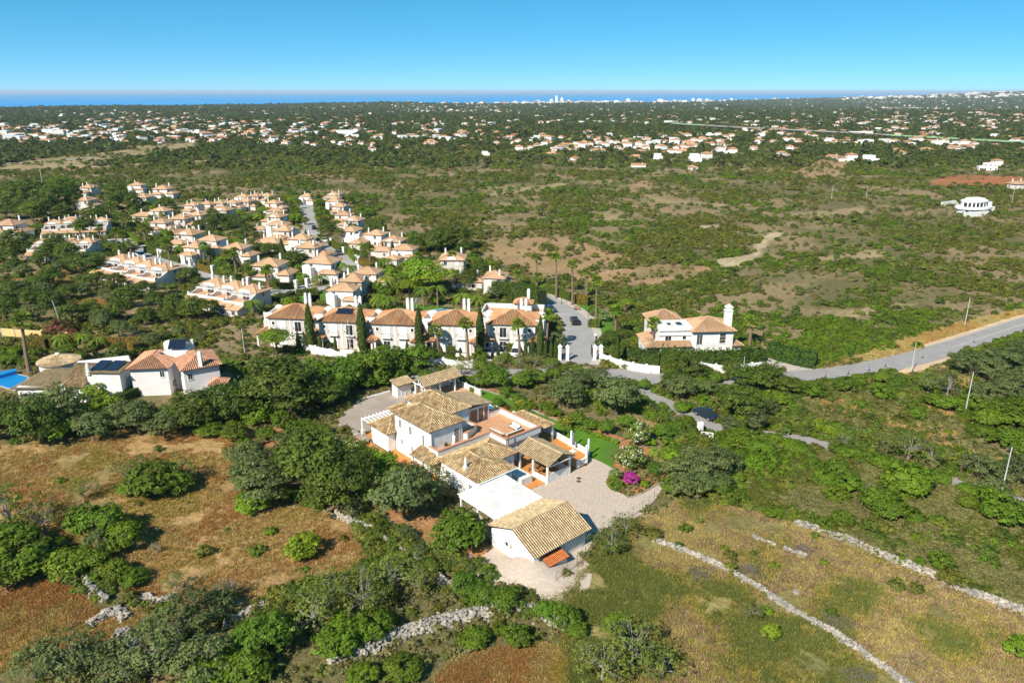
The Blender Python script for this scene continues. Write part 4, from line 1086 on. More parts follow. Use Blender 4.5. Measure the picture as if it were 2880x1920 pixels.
def scatter(name, meshes, P, scl, label, cat, idx=None):
    """one object of uncountable plants: points carrying instances"""
    P = np.asarray(P, np.float32); n = len(P)
    me = bpy.data.meshes.new(name); me.vertices.add(n); me.vertices.foreach_set('co', P.ravel())
    for an, ty, va in (('scl', 'FLOAT', np.asarray(scl, np.float32)), ('rot', 'FLOAT', (nr.random(n) * 6.283).astype(np.float32)), ('idx', 'INT', (nr.integers(0, len(meshes), n) if idx is None else idx).astype(np.int32))):
        me.attributes.new(an, ty, 'POINT').data.foreach_set('value', va)
    src = bpy.data.collections.new(name + '_kinds')
    for k, q in enumerate(meshes):
        src.objects.link(bpy.data.objects.new('%s_kind_%s' % (name, 'abcdefghijkl'[k]), q))
    o = tag(obj(name, me), label, cat, kind='stuff')
    ng = bpy.data.node_groups.new(name, 'GeometryNodeTree')
    ng.interface.new_socket('Geometry', in_out='INPUT', socket_type='NodeSocketGeometry'); ng.interface.new_socket('Geometry', in_out='OUTPUT', socket_type='NodeSocketGeometry')
    N = ng.nodes; L = ng.links; gi = N.new('NodeGroupInput'); go = N.new('NodeGroupOutput'); ip = N.new('GeometryNodeInstanceOnPoints'); ci = N.new('GeometryNodeCollectionInfo')
    ci.inputs['Collection'].default_value = src; ci.inputs['Separate Children'].default_value = True; ci.inputs['Reset Children'].default_value = True
    def at(nm, ty):
        a = N.new('GeometryNodeInputNamedAttribute'); a.data_type = ty; a.inputs[0].default_value = nm; return [s for s in a.outputs if s.enabled][0]
    cx = N.new('ShaderNodeCombineXYZ'); L.new(at('rot', 'FLOAT'), cx.inputs[2]); ip.inputs['Pick Instance'].default_value = True
    L.new(gi.outputs[0], ip.inputs['Points']); L.new(ci.outputs[0], ip.inputs['Instance']); L.new(at('idx', 'INT'), ip.inputs['Instance Index'])
    L.new(cx.outputs[0], ip.inputs['Rotation']); L.new(at('scl', 'FLOAT'), ip.inputs['Scale']); L.new(ip.outputs[0], go.inputs[0])
    md = o.modifiers.new('scatter', 'NODES'); md.node_group = ng
    return o
def poly_pts(poly, n):
    poly = np.array(poly); lo = poly.min(0); hi = poly.max(0); out = []
    got = 0
    for _ in range(40):
        q = lo + nr.random((n * 2, 2)) * (hi - lo); q = q[inpoly(q[:, 0], q[:, 1], poly)]; out.append(q); got += len(q)
        if got >= n: break
    return np.concatenate(out)[:n]
def thin(q, d):
    """keep points at least about d apart"""
    seen = set(); keep = []
    for i, (x, y) in enumerate(q):
        c = (int(math.floor(x / d)), int(math.floor(y / d)))
        if any((c[0] + a, c[1] + b) in seen for a in (0,) for b in (0,)): continue
        seen.add(c); keep.append(i)
    return q[keep]
# ---------------------------------------------------------------- townhouse row
def arch_top(mb, x0, x1, y0, y1, z0, z1, rise, n=8):
    pts = [(x0, z0), (x1, z0), (x1, z1)] + [((x0 + x1) / 2 + (x1 - x0) / 2 * math.cos(math.pi * k / n), z1 + rise * math.sin(math.pi * k / n)) for k in range(1, n)] + [(x0, z1)]
    m = len(pts); mb.add([(x, y0, z) for x, z in pts] + [(x, y1, z) for x, z in pts], [list(range(m)), list(range(m, 2 * m))[::-1]] + [(i, m + i, m + (i + 1) % m, (i + 1) % m) for i in range(m)])
def balcony(parent, x, z, w, m='iron'):
    b = MB(); b.box(x - w / 2, x + w / 2, -.62, -.0, z - .14, z); o = b.build('balcony', 'pale_wall', parent)
    r = MB(); r.box(x - w / 2, x + w / 2, -.62, -.58, z + .85, z + .9).box(x - w / 2, x - w / 2 + .04, -.6, -.02, z + .85, z + .9).box(x + w / 2 - .04, x + w / 2, -.6, -.02, z + .85, z + .9)
    for k in range(9): r.box(x - w / 2 + w * k / 8 - .012, x - w / 2 + w * k / 8 + .012, -.61, -.585, z, z + .85)
    tag(r.build('railing', m, o), kind='stuff')
def urn(mb, x, y, z): mb.lathe([(.10, 0), (.16, .1), (.22, .35), (.1, .5), (.12, .55), (.02, .75)], 7, (x, y, z))
def townhouse(label, loc, rz, lit, solar=False, roof_terrace=False):
    t = thing('townhouse', label, 'house', loc, rz, None)
    w = MB(); w.box(.2, 9.5, .02, 8.4, 0, 5.75).box(-1.75, .2, 1.8, 8.3, 0, 4.6).box(9.5, 11.2, 1.8, 8.25, 0, 4.6); w.build('wall', 'cream_wall', t)
    for x0 in (.14, 4.7, 9.3):
        p = MB(); p.box(x0, x0 + .28, -.05, .016, .0, 5.7); p.build('pilaster', 'white_paint', t)
    p = MB(); p.box(.1, 9.6, -.07, .014, 5.45, 5.72); p.build('cornice', 'white_paint', t)
    r = Roof(pitch=.30, rows=False, rad=.095); r.hip(-.2, 9.95, -.35, 8.8, 5.76, 7.75); r.build(t, 'tile_clay')
    for x0, x1 in ((-1.7, .18), (9.52, 11.15)):
        s = MB(); arch_top(s, x0, x1, 2.2, 2.45, 4.6, 5.7, .55); s.box(x0, x0 + .25, 2.5, 8.0, 4.605, 5.6).box(x1 - .25, x1, 2.5, 8.0, 4.604, 5.6); arch_top(s, x0, x1, 8.0, 8.25, 4.606, 5.7, .6); s.build('terrace_parapet', 'white_wall', t)
        u = MB(); urn(u, x0 + .12, 2.3, 5.68); urn(u, x1 - .12, 2.3, 5.68); tag(u.build('urns', 'white_paint', t), kind='stuff')
        f = MB(); f.box(x0 + .26, x1 - .26, 2.5, 8.0, 4.61, 4.64); f.build('terrace_floor', 'terracotta', t)
    for xc in (-.35, 10.05):
        r = Roof(pitch=.30, rows=False, rad=.095); r.hip(xc - 1.75, xc + 1.75, -1.9, 1.75, 2.75, 3.75); r.build(t, 'tile_clay', name='porch_roof')
        b = MB()
        for px in (xc - 1.4, xc + 1.4): b.box(px - .18, px + .18, -1.6, -1.25, 0, 2.7)
        b.box(xc - 1.4, xc + 1.4, -1.58, -1.3, 2.3, 2.69); b.build('porch', 'pale_wall', t)
        window(t, xc + .2, .0 if 0 < xc < 9 else 1.8, .02, 0, -1, .95, 2.1, 'wood', (0, 0), name='door', sill=False)
    for k in (0, 1): chimney(t, 6.2 + k * .95, 6.0, 6.8, 2.9, .55)
    for x, ww, hh, z in ((1.25, .55, .7, 4.3), (8.45, .55, .7, 4.3)): window(t, x, .0, z, 0, -1, ww, hh, bars=(0, 0), fr=.14)
    for i, x in enumerate((3.1, 6.5)):
        window(t, x, .0, 3.05, 0, -1, 1.35, 2.05, 'glass' if lit[i] else 'shutter_white', (1, 0), fr=.12, sill=False, name='french_door'); balcony(t, x, 3.0, 2.0)
        window(t, x, .0, .25, 0, -1, 1.35, 1.9, 'glass' if lit[i + 2] else 'shutter_white', (1, 1), fr=.12, sill=False, name='french_door')
    g = MB(); g.box(1.6, 8.0, -2.6, -2.45, 0, .75); g.build('front_wall', 'pale_wall', t)
    if solar:
        for k in range(4):
            a = 3.2 + k * .86; b = MB(); sl = lambda y: 5.9 + (y + .35) * (1.99 / 4.575)
            b.add([(a, 1.9, sl(1.9)), (a + .8, 1.9, sl(1.9)), (a + .8, 3.5, sl(3.5)), (a, 3.5, sl(3.5)), (a, 1.9, sl(1.9) + .06), (a + .8, 1.9, sl(1.9) + .06), (a + .8, 3.5, sl(3.5) + .06), (a, 3.5, sl(3.5) + .06)], [(3, 2, 1, 0), (4, 5, 6, 7), (0, 1, 5, 4), (1, 2, 6, 5), (2, 3, 7, 6), (3, 0, 4, 7)])
            b.build('solar_panel', 'solar', t)
    if roof_terrace:
        b = MB(); b.box(-2.6, 10.4, 8.9, 15.0, 0, 4.9); b.build('rear_block', 'cream_wall', t)
        b = MB(); b.box(-2.4, 10.2, 9.1, 14.8, 4.9, 4.95); b.build('roof_terrace', 'terracotta', t)
        c = MB(); cc = MB(); parapet(c, None, [(-2.5, 9.0), (-2.5, 14.9), (10.3, 14.9), (10.3, 9.0)], 4.7, 5.9); c.build('parapet', 'white_wall', t)
        b = MB(); b.box(4.2, 7.8, 11.2, 14.2, 4.96, 7.0); b.build('stair_house', 'pale_wall', t); r = Roof(pitch=.3, rows=False, rad=.095); r.hip(3.9, 8.1, 10.9, 14.5, 7.0, 8.0); r.build(t, 'tile_clay'); chimney(t, 7.0, 13.4, 7.4, 2.4, .6)
        window(t, 5.2, 11.2, 5.6, 0, -1, .7, 1.0, bars=(1, 1))
    EXC.append([tuple((Matrix.Translation(loc) @ Matrix.Rotation(rz, 4, 'Z') @ Vector(q + (0,)))[:2]) for q in ((-2.2, -3), (11.8, -3), (11.8, 15.2 if roof_terrace else 9), (-2.2, 15.2 if roof_terrace else 9))])
    return t
RA = math.radians(-6.5)
for i, (x, y, lab, lit, kw) in enumerate((
    (-50.6, 147.8, 'cream townhouse with glazed upper door at the end by the bright bushy pine', (0, 1, 0, 1), {}),
    (-39.5, 145.4, 'cream townhouse with dark solar panels on its tiled roof', (0, 1, 0, 1), dict(solar=True)),
    (-28.4, 143.7, 'cream townhouse between the solar-panelled one and two tall cypresses', (0, 0, 1, 0), {}),
    (-16.7, 143.3, 'cream townhouse with all shutters down in front of the oval pool', (0, 0, 0, 0), {}),
    (-4.9, 143.5, 'cream townhouse with roof terrace and stair tower at the gate end', (1, 0, 1, 0), dict(roof_terrace=True)))):
    townhouse(lab, Vector((x, y, 0)), RA, lit, **kw)

# ---------------------------------------------------------------- estate houses behind
def estate_house(style):
    t = thing('estate_house', '', 'house')
    wm = ('cream_wall', 'pale_wall', 'white_wall', 'cream_wall')[style]
    w = MB(); R_ = Roof(ribs=False, ridge_r=.16)
    if style == 0:
        w.box(-4, 4, -4, 4, 0, 5.6).box(-8.2, -4, -3, 3, 0, 2.9); R_.hip(-4.6, 4.6, -4.6, 4.6, 5.6, 7.6); R_.hip(-8.8, -3.6, -3.6, 3.6, 2.95, 4.2); ch = ((2.6, 2.8, 6.4), (-2.8, 2.2, 6.2))
    elif style == 1:
        w.box(-5, 3.2, -3.6, 3.6, 0, 5.5).box(3.2, 7, -4.4, 2, 0, 3).box(-4.5, 1, -6.6, -3.6, 0, 2.9); R_.hip(-5.5, 3.7, -4.1, 4.1, 5.5, 7.2); R_.hip(2.9, 7.5, -4.9, 2.5, 3.05, 4.3); R_.hip(-5, 1.5, -7.1, -3.2, 2.95, 3.9); ch = ((1.6, 2.4, 6.2), (-3.6, -1.8, 6.2))
    elif style == 2:
        w.box(-4.2, 4.2, -3.4, 3.4, 0, 5.4).box(-4.0, -1.2, -5.8, -3.4, 0, 4.2).box(1.2, 6.5, -5.2, -3.4, 0, 2.8); R_.hip(-4.7, 4.7, -3.9, 3.9, 5.4, 7.1); R_.hip(.8, 7, -5.8, -3.0, 2.85, 3.7); ch = ((-2.8, 2.0, 6.0),)
        arch_top(w, -4.05, -1.15, -5.85, -5.6, 4.2, 4.7, .6)
    else:
        w.box(-5.4, 5.4, -3.2, 3.2, 0, 3.2); R_.hip(-6, 6, -3.8, 3.8, 3.2, 4.7); ch = ((3, 1.8, 4.0), (-3.2, 1.8, 4.0))
    w.build('wall', wm, t); R_.build(t, 'tile_orange')
    for x, y, z in ch: chimney(t, x, y, z, 2.2, .55, m='white_wall')
    if style == 0: arch = MB(); arch_top(arch, -1.5, 1.5, -4.3, -4.03, 5.2, 6.0, .7); arch.build('gable_parapet', 'white_wall', t)
    zs = (.9, 3.7) if style < 3 else (.9,)
    b = {0: (4, 4), 1: (3.2, 3.6), 2: (4.2, 3.4), 3: (5.4, 3.2)}[style]; bx0 = {0: -4, 1: -5, 2: -4.2, 3: -5.4}[style]
    for z in zs:
        for k in (-.55, .45):
            gl = 'glass' if rng.random() < .7 else 'shutter_white'
            if not (style in (1, 2) and z < 2): window(t, k * b[0], -b[1], z, 0, -1, 1.1, 1.3, gl, (1, 0), name='window')
            window(t, k * b[0], b[1], z, 0, 1, 1.1, 1.3, gl, (1, 0))
            if z > 2 or style == 3: window(t, bx0, k * b[1], z, -1, 0, 1.0, 1.3, gl, (1, 0))
            if z > 2 or style in (0, 3): window(t, b[0], k * b[1], z, 1, 0, 1.0, 1.3, gl, (1, 0))
    return t
PROTO = [estate_house(k) for k in range(4)]; USED = [0, 0, 0, 0]
ELOOK = ('two-storey cream house with pyramid roof', 'pale two-storey house with stepped roofs', 'white two-storey house with arched bay', 'long single-storey cream house')
def estate(style, p, rz, where, group, s=1.0):
    s *= .84
    lab = ELOOK[style] + ' ' + where
    if USED[style]: o = dup(PROTO[style], p, rz, s, lab, group)
    else:
        o = PROTO[style]; USED[style] = 1; o.location = p; o.rotation_euler = (0, 0, rz); o.scale = (s, s, s); o['label'] = lab; o['group'] = group
    EXC.append([tuple((p + Matrix.Rotation(rz, 3, 'Z') @ Vector((a * 7.2 * s, b * 5.4 * s, 0)))[:2]) for a, b in ((-1, -1), (1, -1), (1, 1), (-1, 1))])
    return o
q = math.pi / 2; a0 = math.radians(-14)
for fr, where, group, items in (
  (ZA, 'in the upper row of the estate', 'upper estate houses', [(1430, 262, 0, 1, .8), (1535, 252, 2, 0, .8), (1630, 245, 0, 1, .8), (1728, 243, 1, 0, .8), (1820, 232, 0, 2, .8), (1800, 195, 2, 0, .8), (1890, 190, 0, 1, .8), (1980, 188, 1, 0, .8)]),
  (ZA, 'along the estate slope above the street with hedges', 'slope estate houses', [(1070, 318, 3, 0, .9), (1200, 312, 2, 0, .9), (1655, 308, 0, 0, .9), (1480, 345, 1, 1, .95), (1350, 378, 0, 2, .95), (1215, 405, 1, 0, .9), (1300, 440, 3, 1, .8), (1410, 500, 0, 0, .95), (1315, 520, 3, 0, .75), (1575, 545, 2, 0, .95), (1460, 590, 0, 1, .85), (1770, 610, 1, 0, .95)]),
  (ZB, 'stepping down beside the palm-lined upper street', 'street-side estate houses', [(520, 222, 1, 0, .85), (525, 256, 3, 0, .8), (535, 340, 0, 0, .85), (555, 415, 2, 0, .9), (605, 470, 0, 1, .95), (470, 530, 3, 0, .95), (720, 545, 1, 2, .95), (810, 620, 0, 2, .95), (390, 395, 3, 0, .6)]),
  (ZB, 'between the upper street and the open scrubland', 'scrub-edge estate houses', [(1005, 138, 0, 0, .75), (1015, 168, 1, 0, .75), (1010, 200, 2, 0, .8), (1055, 245, 0, 1, .8), (1100, 325, 1, 0, .85), (1170, 372, 0, 0, .85), (1150, 465, 2, 1, .9), (1340, 500, 1, 2, .9), (1215, 520, 3, 1, .8), (1500, 560, 0, 0, .9), (1400, 590, 3, 0, .8), (1590, 630, 2, 0, .9), (1505, 650, 3, 1, .75)])):
    for x, y, st, k, s in items: estate(st, G(*fr(x, y)), a0 + k * q + rng.uniform(-.06, .06), where, group, s)
estate(1, G(*ZB(505, 790)), a0 + .1, 'behind the clipped hedge at the street corner', 'corner estate houses', 1.05)
estate(2, G(*ZB(920, 770)), a0 + 2 * q + math.pi, 'facing the junction with two white fronts', 'junction estate houses', 1.1)
estate(0, G(*ZB(1985, 730)), a0 + .2, 'with twin chimneys beside a tall palm below the scrubland', 'twin-chimney estate houses', 1.0)
estate(3, G(*ZB(1840, 735)), a0 + .2, 'next to the twin-chimney house', 'annexe estate houses', .8)
estate(2, G(*ZB(785, 155)), a0 + .1, 'closing the far end of the upper street', 'street-end estate houses', .8)
for x, y, st, k, lab in ((1305, 840, 1, 0, 'half hidden behind the pergola court'), (1170, 905, 0, 1, 'just behind the solar-panelled townhouse'), (1090, 985, 2, 0, 'tucked between townhouse chimneys'), (2110, 850, 3, 0, 'beside the communal garden trees'), (2340, 870, 1, 1, 'behind the dark hedge by the curving street')):
    estate(st, G(*ZB(x, y)), a0 + k * q + .1, lab, None, .9)
for x, y, st, k, lab, s in ((1020, 110, 2, 0, 'at the back of the estate beside a blue dome', .9), (1220, 150, 1, 0, 'with the tallest tower roof on the estate edge', 1.05), (1065, 210, 0, 0, 'below the tower-roofed house', .95), (665, 130, 0, 1, 'above the red-roofed house', .9), (655, 235, 1, 1, 'with stacked red roofs among dark trees', 1.0), (110, 440, 1, 0, 'standing alone among dark pines', 1.1), (530, 330, 3, 0, 'with a bright roof above the terraced row', .6)):
    estate(st, G(*ZA(x, y)), a0 + k * q + .15, lab, None, s)

# terraced rows with curved party walls and pergolas
def terrace_unit():
    t = thing('terraced_house', '', 'house'); w = MB()
    w.box(0, 6.1, 0, 5.2, 0, 3.0).box(.02, 6.08, 5.2, 11, 0, 5.4).box(.3, 5.8, -2.2, -.01, 0, 2.2); w.build('wall', 'cream_wall', t)
    r = Roof(ribs=False, ridge_r=.16); r.hip(-.35, 6.4, 5.0, 11.5, 5.4, 7.0); r.build(t, 'tile_orange')
    r = Roof(ribs=False, ridge_r=.14); r.slope([(-.1, -2.6, 2.15), (3.3, -2.6, 2.15), (3.3, .6, 3.5), (-.1, .6, 3.5)]); r.slope([(3.3, -2.6, 2.15), (6.2, -2.6, 2.15), (6.2, -.1, 2.9), (3.3, -.1, 2.9)]); r.build(t, 'tile_orange', name='lower_roof')
    c = MB()
    for x0 in (0.0, 5.85):
        pts = [(0.0, 3.0), (5.2, 3.0), (5.2, 5.0)] + [(4.6 - 3.4 * k / 6, 4.9 - 1.1 * math.sin(math.pi / 2 * k / 6)) for k in range(7)] + [(.9, 4.1), (.45, 4.35), (0, 4.0)]
        n = len(pts); c.add([(x0, y, z) for y, z in pts] + [(x0 + .25, y, z) for y, z in pts], [list(range(n)), list(range(n, 2 * n))[::-1]] + [(i, n + i, n + (i + 1) % n, (i + 1) % n) for i in range(n)])
    c.box(.25, 5.85, 0, .22, 3.0, 3.85); c.build('terrace_parapet', 'pale_wall', t)
    f = MB(); f.box(.26, 5.84, .23, 5.1, 3.0, 3.04); f.build('terrace_floor', 'terracotta', t)
    for k in range(8): s = MB(); s.box(.5 + k * .65, .64 + k * .65, 2.9, 5.18, 5.0, 5.12); s.build('pergola_slat', 'white_paint', t)
    s = MB(); s.box(.4, 5.7, 2.9, 3.05, 4.85, 4.998); s.build('pergola_beam', 'white_paint', t)
    g = MB(); arch_top(g, 1.2, 4.6, 4.9, 5.12, 5.3, 5.7, .5); g.build('gable_parapet', 'white_wall', t)
    chimney(t, 1.0, 9.0, 6.1, 2.0, .5); chimney(t, 5.2, 8.2, 6.1, 1.9, .45)
    window(t, 3.05, 5.2, 3.05, 0, -1, 1.8, 2.0, 'glass', (1, 0), name='french_door', sill=False)
    for x in (1.5, 4.6): window(t, x, -2.2, .5, 0, -1, 1.0, 1.2, 'glass', (1, 0)); window(t, x, 11, 3.6, 0, 1, 1.0, 1.2, 'glass', (1, 0))
    for z in (1, 3.8): window(t, 6.1, 8, z, 1, 0, .9, 1.2, 'glass', (1, 0)); window(t, 0, 8, z, -1, 0, .9, 1.2, 'glass', (1, 0))
    return t
TU = terrace_unit(); first = True
for a, b, n, tw, where in (((1398, 930), (1790, 1015), 3, .12, 'in the row of three by the palm lawn'), ((722, 728), (1110, 835), 4, .22, 'in the row of four below the estate street'), ((215, 600), (640, 598), 4, 0, 'in the row behind the carob grove'), ((320, 442), (790, 420), 4, 0, 'in the farthest terraced row')):
    A = G(*ZA(*a)); B = G(*ZA(*b)); d = (B - A); L = d.length; rz = math.atan2(d.y, d.x); s = (min(1.4, L / (n * 6.1)), .85, .8); rz += tw
    for k in range(n):
        p = A + d * (k / n) + Vector((-d.y, d.x, 0)).normalized() * (.5 * (k % 2) - 0.4)
        lab = 'cream terraced house with pergola ' + where
        if first: o = TU; o.location = p; o.rotation_euler = (0, 0, rz); o.scale = s; o['label'] = lab; o['group'] = where[3:]; first = False
        else: dup(TU, p, rz, s, lab, where[3:])
    nn = Vector((-d.y, d.x, 0)).normalized(); EXC.append([tuple((v)[:2]) for v in (A - nn * 3, B - nn * 3, B + nn * 13, A + nn * 13)])

# ---------------------------------------------------------------- house with the tall white chimney
rv = thing('villa_with_chimney', 'white villa with orange hip roofs, round window and tall white chimney behind a hedge', 'house', (35.4, 138.6, 0), math.radians(4))
w = MB(); w.box(0, 8.0, 0, 7.5, 0, 5.7).box(-6.3, -.01, 1.2, 6.0, 0, 5.6).box(-6.6, 0, 6.0, 12.5, 0, 5.65).box(-8.9, -6.6, 1.5, 7.5, 0, 2.95).box(-6.58, -.02, -.6, 1.19, 0, 2.9).box(8.0, 10.0, .6, 3.6, 0, 2.5); w.build('wall', 'white_wall', rv)
w = MB(); w.box(-6.5, .1, .95, 1.15, 4.65, 4.8).box(-6.5, .1, .9, 6.2, 5.6, 6.25); w.build('flat_parapet', 'white_wall', rv)
w = MB(); w.box(-2.6, -1.5, 2.6, 4.2, 6.25, 6.42); w.build('skylight', 'glass', rv); w = MB(); w.box(-4.4, -3.7, 2.8, 4.0, 6.25, 6.4); w.build('skylight', 'glass', rv)
for args in ((-.5, 8.5, -.6, 8.0, 5.72, 7.6), (-7.1, .2, 6.3, 13.0, 5.68, 7.5)): r = Roof(pitch=.30, rows=False, rad=.095); r.hip(*args); r.build(rv, 'tile_orange')
r = Roof(pitch=.30, rows=False, rad=.095); r.slope([(-9.4, -1.0, 2.9), (-.3, -1.0, 2.9), (-.3, 1.2, 3.55), (-7.4, 1.2, 3.55)]); r.slope([(-9.4, 7.8, 2.9), (-9.4, -1.0, 2.9), (-7.4, 1.2, 3.55), (-6.4, 7.8, 3.6)]); r.run((-9.4, -1, 2.9), (-7.4, 1.2, 3.55)); r.build(rv, 'tile_orange', name='lower_roof')
r = Roof(pitch=.30, rows=False, rad=.095); r.hip(7.7, 10.5, .1, 4.1, 2.5, 3.3); r.build(rv, 'tile_orange', name='porch_roof')
chimney(rv, 7.3, 1.9, 5.9, 4.6, 1.35, 1.1)
window(rv, 1.3, 0, 3.0, 0, -1, 1.1, 2.0, 'shutter_dark', (1, 0), fr=.12); window(rv, 5.9, 0, 3.2, 0, -1, 1.2, 2.0, 'shutter_dark', (0, 2), fr=.14); window(rv, -4.6, 1.2, 3.4, 0, -1, 1.2, 1.2, 'glass', (1, 0), fr=.14)
c = MB(wallM(-1.4, 1.2, 4.1, 0, -1)); n = 16
c.add([(.38 * math.cos(k * 6.283 / n), .03, .38 * math.sin(k * 6.283 / n)) for k in range(n)], [list(range(n))]); rw = c.build('round_window', 'glass', rv)
c = MB(wallM(-1.4, 1.2, 4.1, 0, -1)); c.add([(rr * math.cos(k * 6.283 / n), .05, rr * math.sin(k * 6.283 / n)) for rr in (.38, .5) for k in range(n)], [(k, (k + 1) % n, n + (k + 1) % n, n + k) for k in range(n)]); c.build('frame', 'white_paint', rw)
EXC.append([(25.5, 136), (47, 137.5), (46, 148), (36, 154), (26, 153)])

# ---------------------------------------------------------------- the two houses by the left edge
rh = thing('round_roof_house', 'white house with conical round tiled roof and solar panels beside a pool', 'house', (-73.0, 118.5, 0), math.radians(-2))
w = MB(); w.lathe([(3.15, 0), (3.15, 4.25)], 28, (-8.6, 7.2, 0)); w.box(.9, 6.6, -.2, 4.6, 0, 4.9).box(-3.6, .89, -1.4, 5.5, 0, 2.9).box(-11, -3.62, -1.2, 4.0, 0, 2.6); w.build('wall', 'white_wall', rh)
w = MB(); w.add([(-3.7, 4.62, 4.9), (6.2, 4.62, 4.9), (5.8, 4.62, 6.3), (-3.5, 4.62, 5.1), (-3.7, 4.85, 4.9), (6.2, 4.85, 4.9), (5.8, 4.85, 6.3), (-3.5, 4.85, 5.1)], [(0, 1, 2, 3), (7, 6, 5, 4), (0, 4, 5, 1), (1, 5, 6, 2), (2, 6, 7, 3), (3, 7, 4, 0)]); w.build('gable_parapet', 'white_wall', rh)
cone = MB(); cone.lathe([(3.5, 4.2), (3.5, 4.3), (.15, 5.5)], 36, (-8.6, 7.2, 0)); co = cone.build('round_roof', 'tile_bed', rh); tl = MB()
for k in range(80):
    a = k * 6.283 / 80
    for j in range(8):
        f0 = 3.55 - j * .42; f1 = f0 - .46
        if (k % 2 and f1 < 1.6) or (k % 4 and f1 < .8): continue
        tl.tube((-8.6 + f0 * math.cos(a), 7.2 + f0 * math.sin(a), 5.5 - (f0 - .15) * 1.2 / 3.35 + .05), (-8.6 + f1 * math.cos(a), 7.2 + f1 * math.sin(a), 5.5 - (f1 - .15) * 1.2 / 3.35 + .03), .10, .08, 5)
tag(tl.build('roof_tiles', 'tile_pale', co), kind='stuff'); v = MB(); v.lathe([(.35, 5.45), (.42, 5.6), (.36, 5.72), (.05, 5.78)], 10, (-8.6, 7.2, 0)); v.build('roof_vent', 'white_metal', rh)
r = Roof(); r.slope([(-2.6, -1.9, 2.9), (1.0, -1.9, 2.9), (1.0, 5.2, 4.6), (-4.3, 5.2, 4.6)]); r.build(rh, 'tile_sand', name='lean_to_roof')
r = Roof(); r.slope([(-12.0, -1.6, 2.3), (-3.2, -1.6, 2.6), (-3.6, 4.4, 3.9), (-9.0, 4.6, 3.9)]); r.build(rh, 'tile_pale', name='lean_to_roof')
r = Roof(); r.slope([(.7, -.5, 4.95), (6.9, -.5, 4.95), (6.3, 4.5, 5.25), (.9, 4.5, 5.25)]); r.build(rh, 'tile_pale')
for x in (1.2, 3.7):
    b = MB(); b.add([(x, .2, 5.22), (x + 2.1, .2, 5.22), (x + 2.1, 4.0, 5.6), (x, 4.0, 5.6), (x, .2, 5.28), (x + 2.1, .2, 5.28), (x + 2.1, 4.0, 5.66), (x, 4.0, 5.66)], [(3, 2, 1, 0), (4, 5, 6, 7), (0, 1, 5, 4), (1, 2, 6, 5), (2, 3, 7, 6), (3, 0, 4, 7)]); b.build('solar_panel', 'solar', rh)
c = MB(); c.lathe([(.5, 4.6), (.28, 6.0), (.34, 6.05), (.2, 6.3), (.24, 6.35), (.03, 6.9)], 9, (1.25, -.1, 0)); c.build('chimney', 'white_wall', rh)
th = thing('terracotta_roof_house', 'white house with rose tiled hip roofs, curved gable and tilted solar rack', 'house', (-65.8, 119.4, 0), math.radians(6))
w = MB(); w.box(.4, 6.6, .2, 8.2, 0, 5.1).box(6.61, 8.5, 3.0, 8.4, 0, 5.12); w.build('wall', 'shade_tinted_wall', th)
w = MB(Matrix.Translation((9.6, -2.2, 0)) @ Matrix.Rotation(math.radians(26), 4, 'Z')); w.box(.4, 6.2, .4, 8.0, 0, 5.1); w.build('wall', 'shade_tinted_wall', th)
r = Roof(); r.hip(-.1, 7.1, -.4, 8.8, 5.15, 6.65); r.build(th, 'tile_rose')
o2 = thing('x', '', ''); bpy.data.objects.remove(o2)
r = Roof(); r.bed.M = r.tile.M = r.ridge.M = Matrix.Translation((9.6, -2.2, 0)) @ Matrix.Rotation(math.radians(26), 4, 'Z'); r.hip(-.1, 6.7, -.1, 9.2, 5.15, 6.6); r.build(th, 'tile_rose')
b = MB(); b.box(4.6, 8.6, 4.4, 7.2, 5.1, 6.35); b.build('flat_roof_block', 'white_wall', th)
g = MB(); arch_top(g, 3.8, 6.2, 7.6, 7.9, 5.9, 7.0, .6); arch_top(g, 6.2, 8.6, 7.62, 7.88, 5.9, 6.7, .35); g.box(8.6, 9.0, 7.5, 8.0, 5.8, 7.6); g.build('curved_gable', 'white_wall', th)
s = MB(); s.add([(5.3, 5.2, 6.7), (8.2, 5.2, 6.7), (8.2, 6.9, 7.9), (5.3, 6.9, 7.9), (5.3, 5.2, 6.76), (8.2, 5.2, 6.76), (8.2, 6.9, 7.96), (5.3, 6.9, 7.96)], [(3, 2, 1, 0), (4, 5, 6, 7), (0, 1, 5, 4), (1, 2, 6, 5), (2, 3, 7, 6), (3, 0, 4, 7)]); sp = s.build('solar_panel', 'solar', th)
s = MB(); s.tube((5.5, 5.3, 6.35), (5.5, 6.8, 7.85), .04).tube((8.0, 5.3, 6.35), (8.0, 6.8, 7.85), .04).tube((5.5, 6.8, 6.35), (5.5, 6.8, 7.85), .04).tube((8.0, 6.8, 6.35), (8.0, 6.8, 7.85), .04); tag(s.build('rack', 'white_metal', sp), kind='stuff')
d = MB(); d.lathe([(.05, 0), (.3, .12), (.38, .2)], 10, (4.3, 4.0, 6.4)); d.tube((4.3, 4.0, 5.6), (4.3, 4.0, 6.4), .04); d.build('satellite_dish', 'steel', th)
chimney(th, 12.4, -.4, 5.5, 2.6, .6, m='white_wall')
window(th, 5.6, .2, 3.4, 0, -1, .7, 1.0, bars=(1, 0)); M2 = Matrix.Translation((9.6, -2.2, 0)) @ Matrix.Rotation(math.radians(26), 4, 'Z')
pq = M2 @ Vector((1.4, .4, 3.3)); window(th, pq.x, pq.y, pq.z, math.sin(math.radians(26)), -math.cos(math.radians(26)), .7, .95, bars=(1, 0))
r = Roof(); r.hip(13.6, 16.6, -2.2, 1.0, 2.4, 3.2); r.build(th, 'tile_rose', name='porch_roof'); b = MB(); b.box(13.9, 16.3, -1.9, .7, 0, 2.38); b.build('porch', 'shade_tinted_wall', th)
